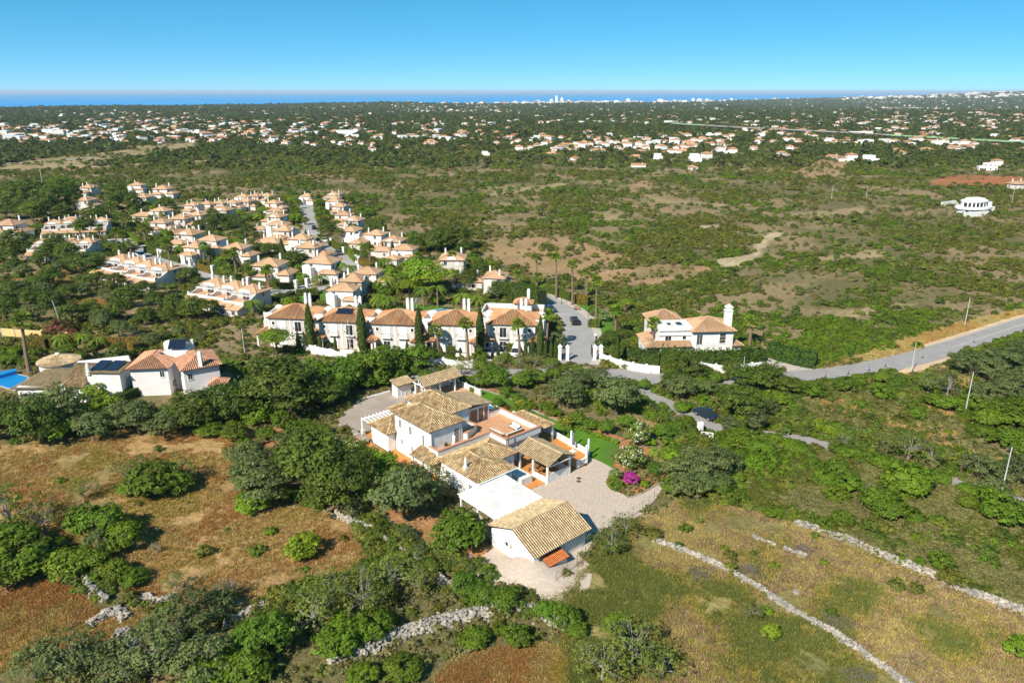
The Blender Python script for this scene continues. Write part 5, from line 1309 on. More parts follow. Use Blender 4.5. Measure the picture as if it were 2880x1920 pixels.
EXC += [[(-86, 115), (-64, 115), (-48, 116), (-47, 131), (-66, 131), (-86, 131)], [tuple(p[:2]) for p in GP(Z6, [(-80, 690), (140, 690), (260, 520), (150, 455), (-80, 470)])]]
p2 = thing('swimming_pool', 'blue pool with raised pale edge beside the round-roofed house', 'pool', tuple(G(*Z6(60, 560)))[:3])
pp = [G(*Z6(x, y)) - G(*Z6(60, 560)) for x, y in [(-150, 560), (-150, 650), (0, 605), (135, 645), (255, 530), (160, 505)]]
c = MB(); c.prism([(p.x * 1.12, p.y * 1.12) for p in pp], 0, .12); c.build('coping', 'pavement', p2); c = MB(); c.prism([(p.x, p.y) for p in pp], .1, .16); c.build('water', 'pool_water', p2)
c = MB(); c.prism([(p.x, p.y) for p in [G(*Z6(x, y)) - G(*Z6(60, 560)) for x, y in [(-150, 530), (0, 545), (160, 500), (160, 480), (0, 510), (-150, 500)]]], 0, .8); c.build('raised_wall', 'pool_water', p2)
yw = low_wall('garden_wall', wpoly(Z6, [(-60, 130), (20, 140), (150, 150), (390, 165), (395, 150)]), 1.6, .3, 'yellow_wall', 'ochre yellow garden wall near the tall fan palm')
low_wall('garden_wall', wpoly(Z6, [(500, 160), (560, 160), (630, 170)]), 1.5, .3, 'yellow_wall', 'short ochre wall under crimson flowering bush')

# round modern villa far right, oval communal pool
mv = thing('modern_villa', 'bright white modern villa with curved terraces among green bushes', 'house', G(*ZM(2135, 150)), .3); mv.scale = (.8, .85, .8)
def oval(mb, rx, ry, z0, z1, n=28, a0=0, a1=6.2832): mb.prism([(rx * math.cos(a0 + (a1 - a0) * k / n), ry * math.sin(a0 + (a1 - a0) * k / n)) for k in range(n)], z0, z1)
w = MB(); oval(w, 9.5, 5.5, 0, 3.0); w.box(2, 14, -1, 6, 0, 3.3).box(9, 14, 1, 6, 3.3, 5.6); w.build('lower_storey', 'white_wall', mv); w = MB(); oval(w, 10.6, 6.6, 3.0, 4.0); w.build('terrace_band', 'white_wall', mv)
w = MB(); oval(w, 7.6, 4.6, 4.0, 6.6); w.build('upper_storey', 'white_wall', mv); w = MB(); oval(w, 7.9, 4.9, 6.6, 7.3); w.box(-3, 5, -2, 3, 7.3, 8.4); w.build('roof_slab', 'white_wall', mv)
for k in range(9):
    a = math.radians(196 + k * 18); window(mv, 7.62 * math.cos(a), 4.62 * math.sin(a), 4.1, math.cos(a), math.sin(a), 1.6, 2.2, 'glass', (0, 0), name='window', sill=False)
    if k % 2: window(mv, 9.55 * math.cos(a), 5.55 * math.sin(a), .4, math.cos(a), math.sin(a), 2.0, 2.2, 'glass', (1, 0), sill=False)
low_wall('retaining_wall', wpoly(ZM, [(2005, 120), (2060, 112), (2100, 165), (2200, 158)]), 2.0, .4, 'white_wall', 'curved white retaining wall below the modern villa')
bw = estate(3, G(*ZM(2325, 45)), .2, 'bright white among trees above the modern villa', None, 1.0)
p3 = thing('swimming_pool', 'oval bright blue pool on a terracotta deck behind townhouses', 'pool', G(*Z5(1460, 158)))
c = MB(); oval(c, 5.0, 3.4, .02, .16); c.build('coping', 'white_wall', p3); c = MB(); oval(c, 4.6, 3.0, .15, .19); c.build('water', 'pool_water', p3)
EXC.append(wpoly(Z5, [(1130, 90), (1640, 100), (1660, 190), (1130, 190)]))
# ---------------------------------------------------------------- white estate walls, gate, lamps, poles
low_wall('boundary_wall', wpoly(Z7, [(640, 720), (720, 750), (822, 785), (940, 812), (1065, 832), (1190, 842)]), 1.5, .25, 'white_wall', 'white boundary wall with piers from the gate below tall hedge', pier=.22)
low_wall('boundary_wall', wpoly(Z7, [(1480, 800), (1580, 806), (1720, 830), (1840, 840), (2060, 816), (2220, 792)]), 1.5, .25, 'white_wall', 'white boundary wall with piers below the long conifer hedge', pier=.22)
low_wall('boundary_wall', wpoly(Z5, [(355, 425), (490, 460), (600, 485), (725, 520)]), 1.7, .25, 'white_wall', 'sloping white wall in front of the pine-side townhouses', pier=.2)
low_wall('boundary_wall', wpoly(Z5, [(1330, 545), (1430, 540), (1530, 560), (1640, 560), (1780, 548)]), 1.4, .25, 'white_wall', 'white wall below the townhouse gardens behind leafy trees', pier=.2)
EXC.append(wpoly(Z5, [(330, 470), (480, 480), (740, 540), (740, 600), (470, 600), (330, 520)]))
def gate_pier(p, label):
    t = thing('gate_pier', label, 'gate pier', p, RA); b = MB(); b.box(-.32, .32, -.32, .32, 0, 2.7).box(-.42, .42, -.42, .42, 2.7, 2.82); b.build('shaft', 'white_wall', t)
    b = MB(); b.add([(-.36, -.36, 2.82), (.36, -.36, 2.82), (.36, .36, 2.82), (-.36, .36, 2.82), (0, 0, 3.35)], [(0, 1, 4), (1, 2, 4), (2, 3, 4), (3, 0, 4)]); b.build('pyramid_cap', 'white_paint', t)
for (x, y), lab in (((322, 715), 'white gate pier on the townhouse side of the estate gate'), ((250, 712), 'white pier ending the gate screen beside dark cypresses'), ((578, 715), 'white gate pier beside the open iron gate leaf'), ((637, 712), 'white gate pier where the boundary wall begins')): gate_pier(G(*Z7(x, y)), lab)
def gate_leaf(a, b, h, label, m='iron', n=12):
    d = b - a; L = d.length; t = thing('iron_gate', label, 'gate', a, math.atan2(d.y, d.x)); f = MB()
    f.box(0, L, -.03, .03, .1, .17).box(0, L, -.03, .03, h - .1, h).box(0, .06, -.03, .03, .1, h).box(L - .06, L, -.03, .03, .1, h); f.build('frame', m, t)
    for k in range(n): b_ = MB(); x = .1 + (L - .2) * k / (n - 1); b_.box(x - .015, x + .015, -.015, .015, .15, h - .05); b_.build('bar', m, t)
gate_leaf(G(*Z7(250, 712)), G(*Z7(322, 715)), 2.0, 'dark iron screen between the two piers by cypresses')
gate_leaf(G(*Z7(565, 712)), G(*Z7(545, 650)), 2.1, 'dark iron gate leaf standing open along the street')
gate_leaf(G(*Z7(585, 713)), G(*Z7(630, 713)), 2.0, 'narrow dark iron side gate between two white piers', n=6)
# villa's white lane gate
g0 = G(*ZU(690, 480)); g1 = G(*ZU(780, 490)); gp = thing('gate_pier', 'white stepped gate pier beside the lattice gate on the lane', 'gate pier', G(*ZU(685, 440)), .3)
b = MB(); b.box(-.35, .35, -.35, .35, 0, 1.7).box(-.28, .28, -.28, .28, 1.7, 1.95).box(-.38, -.14, -.3, .3, 1.7, 2.1).box(.14, .38, -.3, .3, 1.7, 2.1); b.build('shaft', 'white_wall', gp)
d = g1 - g0; L = d.length; t = thing('lattice_gate', 'white lattice driveway gate on the narrow lane', 'gate', g0, math.atan2(d.y, d.x)); f = MB(); f.box(0, L, -.03, .03, .1, .2).box(0, L, -.03, .03, 1.35, 1.45).box(0, .1, -.03, .03, .1, 1.45).box(L - .1, L, -.03, .03, .1, 1.45).box(L / 2 - .05, L / 2 + .05, -.03, .03, .1, 1.45); f.build('frame', 'white_paint', t)
for k in range(2):
    x0 = k * L / 2 + .1; x1 = x0 + L / 2 - .2
    for p, q_ in (((x0, 0, .2), (x1, 0, 1.35)), ((x1, 0, .2), (x0, 0, 1.35)), ((x0, 0, .78), (x1, 0, .78))): b = MB(); b.tube(p, q_, .04, n=4); b.build('lattice_bar', 'white_paint', t)
def lamp(p, label, group, h=3.6, m='iron', globe=False):
    t = thing('street_lamp', label, 'street lamp', p, 0, group); b = MB(); b.lathe([(.14, 0), (.10, .35), (.055, .5), (.045, h - .5)], 7); b.build('post', m, t)
    b = MB(); b.lathe([(.05, h - .5), (.16, h - .35), (.2, h - .05), (.1, h + .05), (.02, h + .15)] if not globe else [(.05, h - .5), (.22, h - .4), (.28, h - .2), (.2, h), (.02, h + .06)], 8); b.build('lantern', 'lamp_glass' if globe else m, t)
for fr, x, y in ((ZT, 782, 490), (ZT, 990, 660), (Z7, 590, 650)): lamp(G(*fr(x, y)), 'black post lamp on the grass verge of the curving street', 'verge lamps')
lamp(G(*Z7(265, 705)), 'black post lamp beside the cypresses inside the gate', None); lamp(G(*Z7(940, 810)), 'dark post lamp on the pavement below the boundary wall', None, 4.2)
lamp(G(*Z7(585, 590)), 'white globe lamp at the pavement edge', None, 2.8, 'iron', True)
for x, y in ((770, 960), (880, 985)): lamp(G(*ZB(x, y)), 'black post lamp on the small lawn by the junction', 'lawn lamps')
def pole(p, h, label, m='pole_concrete', arm=True, lean=0.0, r=.10):
    t = thing('utility_pole', label, 'pole', p, rng.uniform(-.3, .3)); b = MB(); b.tube((0, 0, -.2), (lean, 0, h), r, r * .62, 8); b.build('shaft', m, t)
    if arm:
        b = MB(); b.box(-.55 + lean, .55 + lean, -.04, .04, h - .5, h - .4); b.build('crossarm', 'dark_wood', t)
        for k in (-.5, 0, .5): b = MB(); b.lathe([(.03, 0), (.05, .08), (.02, .16)], 6, (lean + k, 0, h - .4)); b.build('insulator', 'steel', t)
    return Vector(p) + Vector((lean, 0, h))
W = []
W.append(pole(G(*ZQ(1658, 440)), 6.2, 'white concrete pole beside the sandy layby', arm=False)); pole(G(*ZQ(1988, 145)), 6.6, 'white concrete pole on the dry golden verge', arm=False)
A1 = pole(G(*ZQ(1988, 692)), 7.6, 'mossy concrete pole with crossarm rising from bushes'); A2 = pole(G(*ZQ(2208, 1190)), 7.2, 'pale concrete pole with bent bracket above the heath', arm=True); A3 = pole(G(*ZQ(1952, 1085)), 5.6, 'dark leaning wooden pole at the heath edge', 'pole_wood', False, .25)
pole(G(*ZQ(632, 425)), 3.0, 'short white pole behind the boundary wall', arm=False, r=.08); pole(G(*Z6(2248, 300)), 5.2, 'grey wooden pole above the terracotta-roofed house', 'pole_concrete'); pole(G(*Z6(2110, 250)), 4.2, 'slim dark pole among bushes by the dry path', 'pole_wood', False)
pole(G(*Z6(580, 140)), 6.5, 'leaning grey pole above crimson flowering bush', arm=False, lean=-.5); pole(G(*Z5(200, 430)), 3.8, 'white post beside the bright bushy pine', arm=False, r=.1); pole(G(*Z5(742, 430)), 6.5, 'white concrete pole in front of the solar-panelled townhouse', arm=False)
pole(G(*ZA(450, 1090)), 6.0, 'leaning grey pole among carob bushes', arm=False, lean=-.9); pole(G(*Z6(30, 180)), 6.0, 'grey pole beside the ochre garden wall', arm=False, lean=-.3); pole(G(*ZA(322, 90)), 13, 'very tall thin white mast beyond the dark trees', arm=False, r=.2)
pole(G(*ZM(1690, 95)), 7, 'thin grey pole beside the dark orchard', arm=False); pole(G(*ZM(1545, 90)), 7, 'thin grey pole in the far scrub', arm=False); pole(G(*ZM(2300, 110)), 8, 'concrete pole beside the modern villa'); pole(G(*ZM(1438, 50)), 9, 'tall wooden pole at the edge of far trees', 'pole_wood', False)
def wire(a, b, sag, label):
    m = MB(); n = 12; pts = [a.lerp(b, k / n) - Vector((0, 0, sag * 4 * (k / n) * (1 - k / n))) for k in range(n + 1)]
    for k in range(n): m.tube(pts[k], pts[k + 1], .02, n=3, caps=False)
    tag(m.build('overhead_wire', 'wire'), label, 'wire')
wire(A2, A3, .5, 'black overhead wire between the bracket pole and leaning wooden pole'); wire(A3, Vector((36, 108, 3.5)), 1.0, 'black overhead wire from leaning wooden pole across the scrub'); wire(A1, A1 + Vector((-22, -1, -3)), .8, 'black overhead wire from the mossy crossarm pole')
for x, y in ((1135, 458), (1275, 440), (1403, 418), (1503, 395), (1730, 340), (2045, 245)):
    t = thing('marker_post', 'small dark marker post on the centre line of the country road', 'marker post', G(*ZQ(x, y)) + Vector((0, 0, .036)), 0, 'road marker posts'); b = MB(); b.box(-.18, .18, -.18, .18, 0, .06); b.build('base', 'tyre', t); b = MB(); b.lathe([(.06, .06), (.05, .7), (.02, .78)], 6); b.build('post', 'car_grey', t)

# ---------------------------------------------------------------- cars
def car(p, rz, paint, label, van=False):
    t = thing('parked_car', label, 'car', p, rz); L, Wd = (4.4, 1.78)
    pr = [(-2.2, .35), (-2.2, .72), (-2.08, .88), (-1.2, .95), (1.25, .98), (2.1, .92), (2.2, .7), (2.2, .35)] if not van else [(-2.3, .35), (-2.3, .8), (-1.7, 1.05), (2.2, 1.05), (2.3, .9), (2.3, .35)]
    cb = [(-1.15, .95), (-.55, 1.42), (.75, 1.45), (1.55, .98)] if not van else [(-1.6, 1.05), (-1.0, 1.75), (2.1, 1.75), (2.25, 1.05)]
    def loft(pts, w0, w1, nm, m, par, z0, z1):
        mb = MB(); n = len(pts); wf = lambda z: w0 + (w1 - w0) * (z - z0) / (z1 - z0)
        mb.add([(x, -wf(z), z) for x, z in pts] + [(x, wf(z), z) for x, z in pts], [list(range(n)), list(range(n, 2 * n))[::-1]] + [(i, n + i, n + (i + 1) % n, (i + 1) % n) for i in range(n)]); return mb.build(nm, m, par)
    bd = loft(pr, .86, .80, 'body', 'car_' + paint, t, .35, 1.0); loft(cb, .79, .60, 'windows', 'glass', t, .95, 1.45)
    rf = MB(); x0, x1 = cb[1][0] + .04, cb[2][0] - .04; zz = cb[1][1]; rf.box(x0, x1, -.60, .60, zz - .01, zz + .05)
    rf.build('roof', 'car_' + paint, t)
    for sx in (-1.35, 1.35):
        for sy in (-1, 1):
            w = MB(); w.tube((sx, sy * .66, .33), (sx, sy * .885, .33), .33, n=12); wo = w.build('wheel', 'tyre', t); w = MB(); w.tube((sx, sy * .886, .33), (sx, sy * .895, .33), .2, n=10); w.build('hub', 'steel', wo)
    for sy in (-1, 1): b = MB(); b.box(2.19, 2.215, sy * .6 - .14, sy * .6 + .14, .66, .82); b.build('tail_light', 'car_light', t); b = MB(); b.box(-2.215, -2.19, sy * .6 - .14, sy * .6 + .14, .62, .78); b.build('headlight', 'lamp_glass', t)
def road_dir(path, p):
    i = min(range(len(path)), key=lambda k: (path[k] - p).length); a = path[max(0, i - 1)]; b = path[min(len(path) - 1, i + 1)]; return math.atan2(b.y - a.y, b.x - a.x)
p = G(*ZT(885, 640)); p.z = .034; car(p, road_dir(estate_road, p), 'black', 'black saloon car driving on the curving estate street')
p = G(*ZT(682, 545)); p.z = .034; car(p, road_dir(estate_road, p) + .2, 'blue', 'dark blue car parked at the inner kerb of the curving street')
p = G(*ZU(730, 315)); car(p + Vector((0, 0, .03)), road_dir(lane, p), 'navy', 'dark navy estate car parked on the narrow lane beside trees')
p = G(*Z5(1755, 465)); car(p, 1.5, 'silver', 'silver car parked under the porch of the townhouse by cypress'); p = G(*Z5(1960, 465)); car(p, 1.45, 'white', 'white van parked in front of the gate-end townhouse', True)
p = G(*ZA(1030, 580)); p.z = .03; car(p, road_dir(west_road, p), 'white', 'white car on the street above the terraced row', True); p = G(*ZA(1120, 645)); car(p, .2, 'silver', 'silver car tucked behind the row of four'); p = G(*ZA(830, 490)); p.z = .03; car(p, .1, 'navy', 'dark car parked where the estate street bends')
p = G(*ZB(1035, 575)); p.z = .032; car(p, road_dir(upper_road, p), 'grey', 'dark grey car on the upper estate street beside hedge'); p = G(*ZB(835, 365)); p.z = .032; car(p, road_dir(upper_road, p), 'black', 'black car in the shade on the palm-lined upper street'); p = G(*ZB(918, 470)); p.z = .032; car(p, road_dir(upper_road, p), 'white', 'white car parked at the bend of the upper street'); p = G(*ZB(735, 245)); p.z = .032; car(p, road_dir(upper_road, p), 'silver', 'silver car near the far end of the upper street')
# pool-side parasols and loungers
for k, (x, y) in enumerate(((1175, 118), (1232, 112))):
    t = thing('closed_parasol', 'closed pale blue parasol on the lawn by the oval pool', 'parasol', G(*Z5(x, y)), 0, 'pool parasols'); b = MB(); b.tube((0, 0, 0), (0, 0, 2.5), .03); b.build('pole', 'white_paint', t); b = MB(); b.lathe([(.22, 1.2), (.17, 1.8), (.03, 2.5)], 8); b.build('cloth', 'umbrella_blue', t)
for x, y in ((1160, 150), (1178, 152), (1200, 147), (1220, 143), (1245, 140), (1440, 130), (1480, 132)):
    t = thing('sun_lounger', 'dark sun lounger on the pool deck', 'sun lounger', G(*Z5(x, y)) + Vector((0, 0, .03)), 1.9, 'pool loungers'); b = MB(); b.box(-.3, .3, -.9, .3, .25, .33); b.build('seat', 'iron', t); b = MB(); b.add([(-.3, .3, .3), (.3, .3, .3), (.3, .85, .75), (-.3, .85, .75), (-.3, .33, .24), (.3, .33, .24), (.3, .9, .7), (-.3, .9, .7)], [(0, 1, 2, 3), (7, 6, 5, 4), (0, 4, 5, 1), (1, 5, 6, 2), (2, 6, 7, 3), (3, 7, 4, 0)]); b.build('backrest', 'iron', t)
    for sx in (-.26, .26):
        for sy in (-.8, .25): b = MB(); b.box(sx - .02, sx + .02, sy - .02, sy + .02, 0, .25); b.build('leg', 'iron', t)
# bench on the verge
t = thing('park_bench', 'wooden bench with pale sides on the grass verge of the street', 'bench', G(*ZT(900, 540)), -.7)
for k in range(4): b = MB(); b.box(-.9, .9, -.3 + k * .15, -.19 + k * .15, .45, .5); b.build('slat', 'wood', t)
for k in range(3): b = MB(); b.box(-.9, .9, .32, .37, .6 + k * .15, .71 + k * .15); b.build('slat', 'wood', t)
for s in (-1, 1): b = MB(); b.box(s * .85 - .06, s * .85 + .06, -.32, .38, 0, .449); b.build('leg', 'pole_concrete', t)

# ---------------------------------------------------------------- dry-stone walls
def rock(seed):
    r_ = random.Random(seed); vs = []; n = 6
    for k, (zz, rr) in enumerate(((-.38, .62), (-.05, 1.0), (.32, .72))):
        for i in range(n):
            a = 6.283 * (i + .5 * (k % 2)) / n; q_ = rr * r_.uniform(.78, 1.15); vs.append((q_ * math.cos(a) * .5, q_ * math.sin(a) * .5, zz * r_.uniform(.85, 1.15)))
    fs = [list(range(n))[::-1], list(range(2 * n, 3 * n))]
    for k in range(2):
        for i in range(n):
            a, b, c, d = k * n + i, k * n + (i + 1) % n, (k + 1) * n + (i + 1) % n, (k + 1) * n + i; fs += [(a, b, c), (a, c, d)] if k % 2 else [(a, b, d), (b, c, d)]
    return vs, fs
ROCKS = [rock(k) for k in range(10)]
ROCKM = [MB().add(*r_).mesh('stone', 'stone') for r_ in ROCKS]
for k, me in enumerate(ROCKM): me.attributes['rnd'].data.foreach_set('value', [((k * 37) % 10) / 10.0] * len(me.polygons))
def stone_wall(path, wd, h, label, size=.42, nobj=110, cat='stone wall', name='dry_stone_wall'):
    path = smooth_path(path, .5); o0 = path[0].copy(); o0.z = 0; t = thing(name, label, cat, o0); L = sum((path[i + 1] - path[i]).length for i in range(len(path) - 1))
    core = MB(); A = offset(path, -wd * .36); B = offset(path, wd * .36); n = len(path); hh = [h * .62 * (.8 + .3 * rng.random()) for _ in path]
    vs = [p - o0 + Vector((0, 0, -.05)) for p in A] + [p - o0 + Vector((0, 0, z)) for p, z in zip(offset(path, -wd * .2), hh)] + [p - o0 + Vector((0, 0, z)) for p, z in zip(offset(path, wd * .2), hh)] + [p - o0 + Vector((0, 0, -.05)) for p in B]
    core.add(vs, [(k * n + i, k * n + i + 1, (k + 1) * n + i + 1, (k + 1) * n + i) for k in range(3) for i in range(n - 1)]); core.build('core', 'stone', t)
    cnt = int(L * (wd + 1.5 * h) / (size * size * .42)); pl = []
    for _ in range(cnt):
        i = rng.randrange(n - 1); p = path[i].lerp(path[i + 1], rng.random()); d = (path[i + 1] - path[i]).normalized(); s = Vector((-d.y, d.x, 0)); q_ = rng.uniform(-1, 1); ht = h * (1 - abs(q_) ** 2.2) * rng.uniform(.75, 1.0)
        spill = rng.random() < .06; p = p + s * q_ * wd * (.5 if not spill else .9); z = ht if not spill else .05
        sc_ = size * rng.choice((.55, .7, .8, .9, 1.0, 1.15, 1.4)); pl.append((sc_, p - o0, z))
    pl.sort(key=lambda e: -e[0]); rest = MB()
    for k, (sc_, p, z) in enumerate(pl):
        e = (rng.uniform(-.5, .5), rng.uniform(-.5, .5), rng.uniform(0, 6.28)); s3 = (sc_ * rng.uniform(.8, 1.3), sc_ * rng.uniform(.7, 1.0), sc_ * rng.uniform(.5, .8))
        if k < nobj:
            o = obj('stone', ROCKM[k % 10], t); o.location = (p.x, p.y, z); o.rotation_euler = e; o.scale = s3
        else:
            rest.M = Matrix.LocRotScale((p.x, p.y, z), __import__('mathutils').Euler(e), s3); rest.add(*ROCKS[k % 10], rng.random())
    if rest.v: tag(rest.build('small_stones', 'stone', t), kind='stuff')
    return t
stone_wall(GP(ZR, [(1260, 205), (1440, 262), (1600, 330), (1760, 395), (1900, 450), (2100, 540), (2352, 630), (2600, 720), (2900, 840)]), 1.35, .55, 'broad pale dry-stone wall dividing meadow from grey heath', .4, 220)
stone_wall(GP(ZR, [(570, 285), (650, 315), (830, 385), (960, 450), (1080, 520), (1200, 600), (1280, 650), (1450, 740), (1620, 860), (1800, 985), (1950, 1090), (2150, 1230)]), .75, .5, 'narrow dry-stone wall running through the wildflower meadow', .36, 220)
stone_wall(GP(ZR, [(1050, 272), (1160, 315)]), .45, .3, 'short row of pale stones in the meadow', .36, 20); stone_wall(GP(ZR, [(1200, 330), (1305, 368)]), .5, .4, 'short pale wall of stone blocks beside a brush pile', .42, 20)
stone_wall(GP(Z8, [(1480, 390), (1560, 425), (1640, 460), (1700, 510), (1780, 560), (1870, 610), (1960, 690), (2030, 715), (2100, 745), (2180, 790)]), .85, .75, 'dry-stone wall between orange field and villa fence', .38, 200)
stone_wall(GP(Z8, [(1450, 1060), (1560, 1010), (1680, 950), (1800, 905), (1920, 870), (2050, 840), (2200, 800), (2330, 805), (2440, 850), (2540, 890)]), 1.9, .7, 'wide tumbled dry-stone bank crossing the foreground', .38, 280)
stone_wall(GP(Z8, [(345, 640), (385, 690), (420, 735), (475, 772)]), .9, .7, 'crumbling dry-stone wall end beside dark thicket', .36, 90); stone_wall(GP(Z8, [(395, 880), (450, 840), (505, 812), (560, 850)]), 1.3, .5, 'heap of pale rubble stones on red earth', .4, 60, 'rubble', 'rubble_heap')
stone_wall(GP(Z8, [(525, 900), (570, 950), (610, 1000), (690, 1040)]), 1.7, .35, 'spill of rubble stones below the straggly olive bushes', .36, 100, 'rubble', 'rubble_heap'); stone_wall(GP(Z8, [(580, 775), (640, 745), (690, 770), (780, 745)]), .9, .35, 'low scatter of stones beside the small almond tree', .36, 40, 'rubble', 'rubble_heap')
stone_wall(GP(Z1, [(165, 530), (215, 560), (260, 590), (330, 625)]), .7, .8, 'mortared stone wall beside the pergola patio', .3, 60); stone_wall(GP(Z1, [(860, 1390), (920, 1370), (990, 1400)]), 1.2, .3, 'grey rubble heap on the red bank below garage', .3, 30, 'rubble', 'rubble_heap')
stone_wall(GP(Z1, [(1080, 272), (1250, 330), (1480, 440), (1700, 520), (1990, 612)]), .3, .14, 'line of small edging stones along the lawn border', .2, 120, 'edging', 'stone_edging'); stone_wall(GP(ZQ, [(80, 660), (180, 720), (300, 790)]), .8, .4, 'grey stone wall beside the lane fence', .3, 60)
stone_wall(GP(Z8, [(990, 880), (1100, 810), (1160, 780)]), .9, .4, 'half-buried dry-stone wall behind the glossy round bush', .36, 40)
for x, y, r_ in ((1258, 540, .7), (655, 315, .55), (1480, 775, .6), (2060, 520, .5)):
    p = G(*ZR(x, y)); o = obj('boulder', ROCKM[x % 10]); o.location = p + Vector((0, 0, .1)); o.scale = (r_ * 1.6, r_ * 1.2, r_ * .7); o.rotation_euler = (0, .1, x); tag(o, 'single pale boulder lying in the dry meadow grass', 'boulder', 'meadow boulders')
# brush piles
def brush_pile(p, R, label, group):
    t = MB()
    for _ in range(260):
        a = rng.uniform(0, 6.283); r_ = R * rng.random() ** .6; q_ = Vector((r_ * math.cos(a), r_ * math.sin(a), (1 - r_ / R) * .35 * rng.random())); d = Vector((rng.uniform(-1, 1), rng.uniform(-1, 1), rng.uniform(-.1, .35))).normalized() * rng.uniform(.3, .9)
        t.tube(q_ - d * .5 + Vector((0, 0, .08)), q_ + d * .5 + Vector((0, 0, .08)), .022, .012, 3, False)
    o = t.build('brush_pile', 'brush'); o.location = p; tag(o, label, 'brush pile', group)
for x, y, r_ in ((795, 455, 1.5), (1030, 435, 1.6), (1440, 680, 2.0), (1850, 900, 2.2), (1560, 945, 1.7), (1290, 335, 1.2)): brush_pile(G(*ZR(x, y)), r_, 'round pile of cut grey brushwood lying in the meadow', 'meadow brush piles')
# wire fences
def fence(pts, label, h=1.5, m='fence_green'):
    pts = smooth_path(pts, 2.6); o0 = pts[0].copy(); t = thing('wire_fence', label, 'fence', o0); wr = MB()
    for p in pts: b = MB(); q_ = p - o0; b.tube((q_.x, q_.y, 0), (q_.x, q_.y, h), .03, n=5); b.build('post', m, t)
    for i in range(len(pts) - 1):
        a, b = pts[i] - o0, pts[i + 1] - o0
        for z in (.15, .5, .85, 1.2, h - .05): wr.tube((a.x, a.y, z), (b.x, b.y, z), .010, n=3, caps=False)
    tag(wr.build('wires', m, t), kind='stuff')
fence(GP(Z1, [(420, 1150), (500, 1210), (640, 1290), (780, 1420), (1000, 1500), (1250, 1600)]), 'thin green wire fence on the red bank below the villa'); fence(GP(Z1, [(1560, 1560), (1700, 1440), (1800, 1330), (1870, 1220), (2000, 1150), (2130, 1080), (2210, 1010)]), 'thin green wire fence edging the courtyard by the meadow')
fence(GP(ZQ, [(30, 640), (100, 690), (200, 750), (320, 820)]), 'pale green wire fence beside the lane above the lawn')
# ---------------------------------------------------------------- planting: trees told apart one by one
trees_px(Z8, 'almond', [(60, 470, 120), (210, 480, 110), (370, 318, 70), (150, 620, 100), (1390, 900, 150), (1600, 830, 150), (1740, 700, 120), (1480, 760, 110), (1850, 740, 85), (980, 770, 70)], 'among the orange grassland and stone walls', 'field almond trees')
trees_px(Z8, 'greybush', [(800, 930, 150), (960, 830, 95), (700, 1080, 130), (880, 1130, 130), (330, 1090, 120), (160, 1110, 90), (1150, 330, 85), (1120, 240, 95), (560, 1120, 110), (450, 560, 70)], 'beside the tumbled stone walls', 'wall-side wild olives')
trees_px(Z8, 'mastic', [(120, 640, 110), (300, 640, 90), (410, 620, 70), (60, 560, 90), (680, 300, 100), (790, 280, 70), (600, 300, 60), (1500, 980, 110), (1640, 930, 90), (1100, 1110, 110), (960, 1120, 110), (1600, 1125, 70), (1790, 1100, 80), (2100, 960, 70), (520, 660, 60), (600, 690, 50), (450, 480, 100), (560, 530, 90), (30, 700, 80), (2280, 960, 60), (2200, 910, 40)], 'in the foreground field', 'field bushes')
trees_px(Z8, 'citrus', [(1170, 990, 140)], 'glossy in the shade of the stone bank'); trees_px(Z8, 'bright', [(1345, 570, 75)], 'standing alone in orange grassland'); trees_px(Z8, 'almond', [(780, 722, 52)], 'small, with slim trunk near the rubble heaps')
trees_px(Z8, 'dead', [(1005, 768, 75), (640, 285, 45), (690, 560, 35)], 'in the orange field', 'bare field trees')
trees_px(Z8, 'citrus', [(2060, 735, 75), (2140, 775, 62), (2235, 810, 70)], 'against the stone wall by the red bank', 'bank-side bushes')
trees_px(Z8, 'carob', [(1400, 280, 150), (1500, 370, 125), (1320, 180, 95), (1580, 300, 105), (1250, 230, 80)], 'between orange field and villa', 'villa-side carobs'); trees_px(Z8, 'olive', [(1170, 350, 105), (1090, 200, 90), (1280, 130, 70), (1120, 280, 95)], 'at the corner of the orange field', 'field-corner olives')
trees_px(Z8, 'bright', [(1680, 220, 100), (1610, 180, 70), (1120, 370, 70), (1740, 260, 70)], 'below the low villa wing', 'wing-side bushes'); trees_px(Z8, 'oleander', [(1545, 130, 50), (1480, 130, 40)], 'by the mortared stone wall', 'white oleanders by the pergola')
trees_px(Z8, 'olive', [(1785, 405, 165)], 'with stout trunk shading the white carport'); trees_px(Z8, 'almond', [(1900, 330, 110), (1680, 360, 110), (1850, 300, 90)], 'crowding the kitchen wing wall', 'kitchen-side almonds')
trees_px(Z8, 'citrus', [(2030, 530, 112)], 'broad and solitary beside the carport on red soil'); trees_px(Z8, 'greybush', [(1800, 500, 50), (1850, 580, 55), (1560, 400, 55)], 'along the stone wall below the villa', 'fence-side bushes')
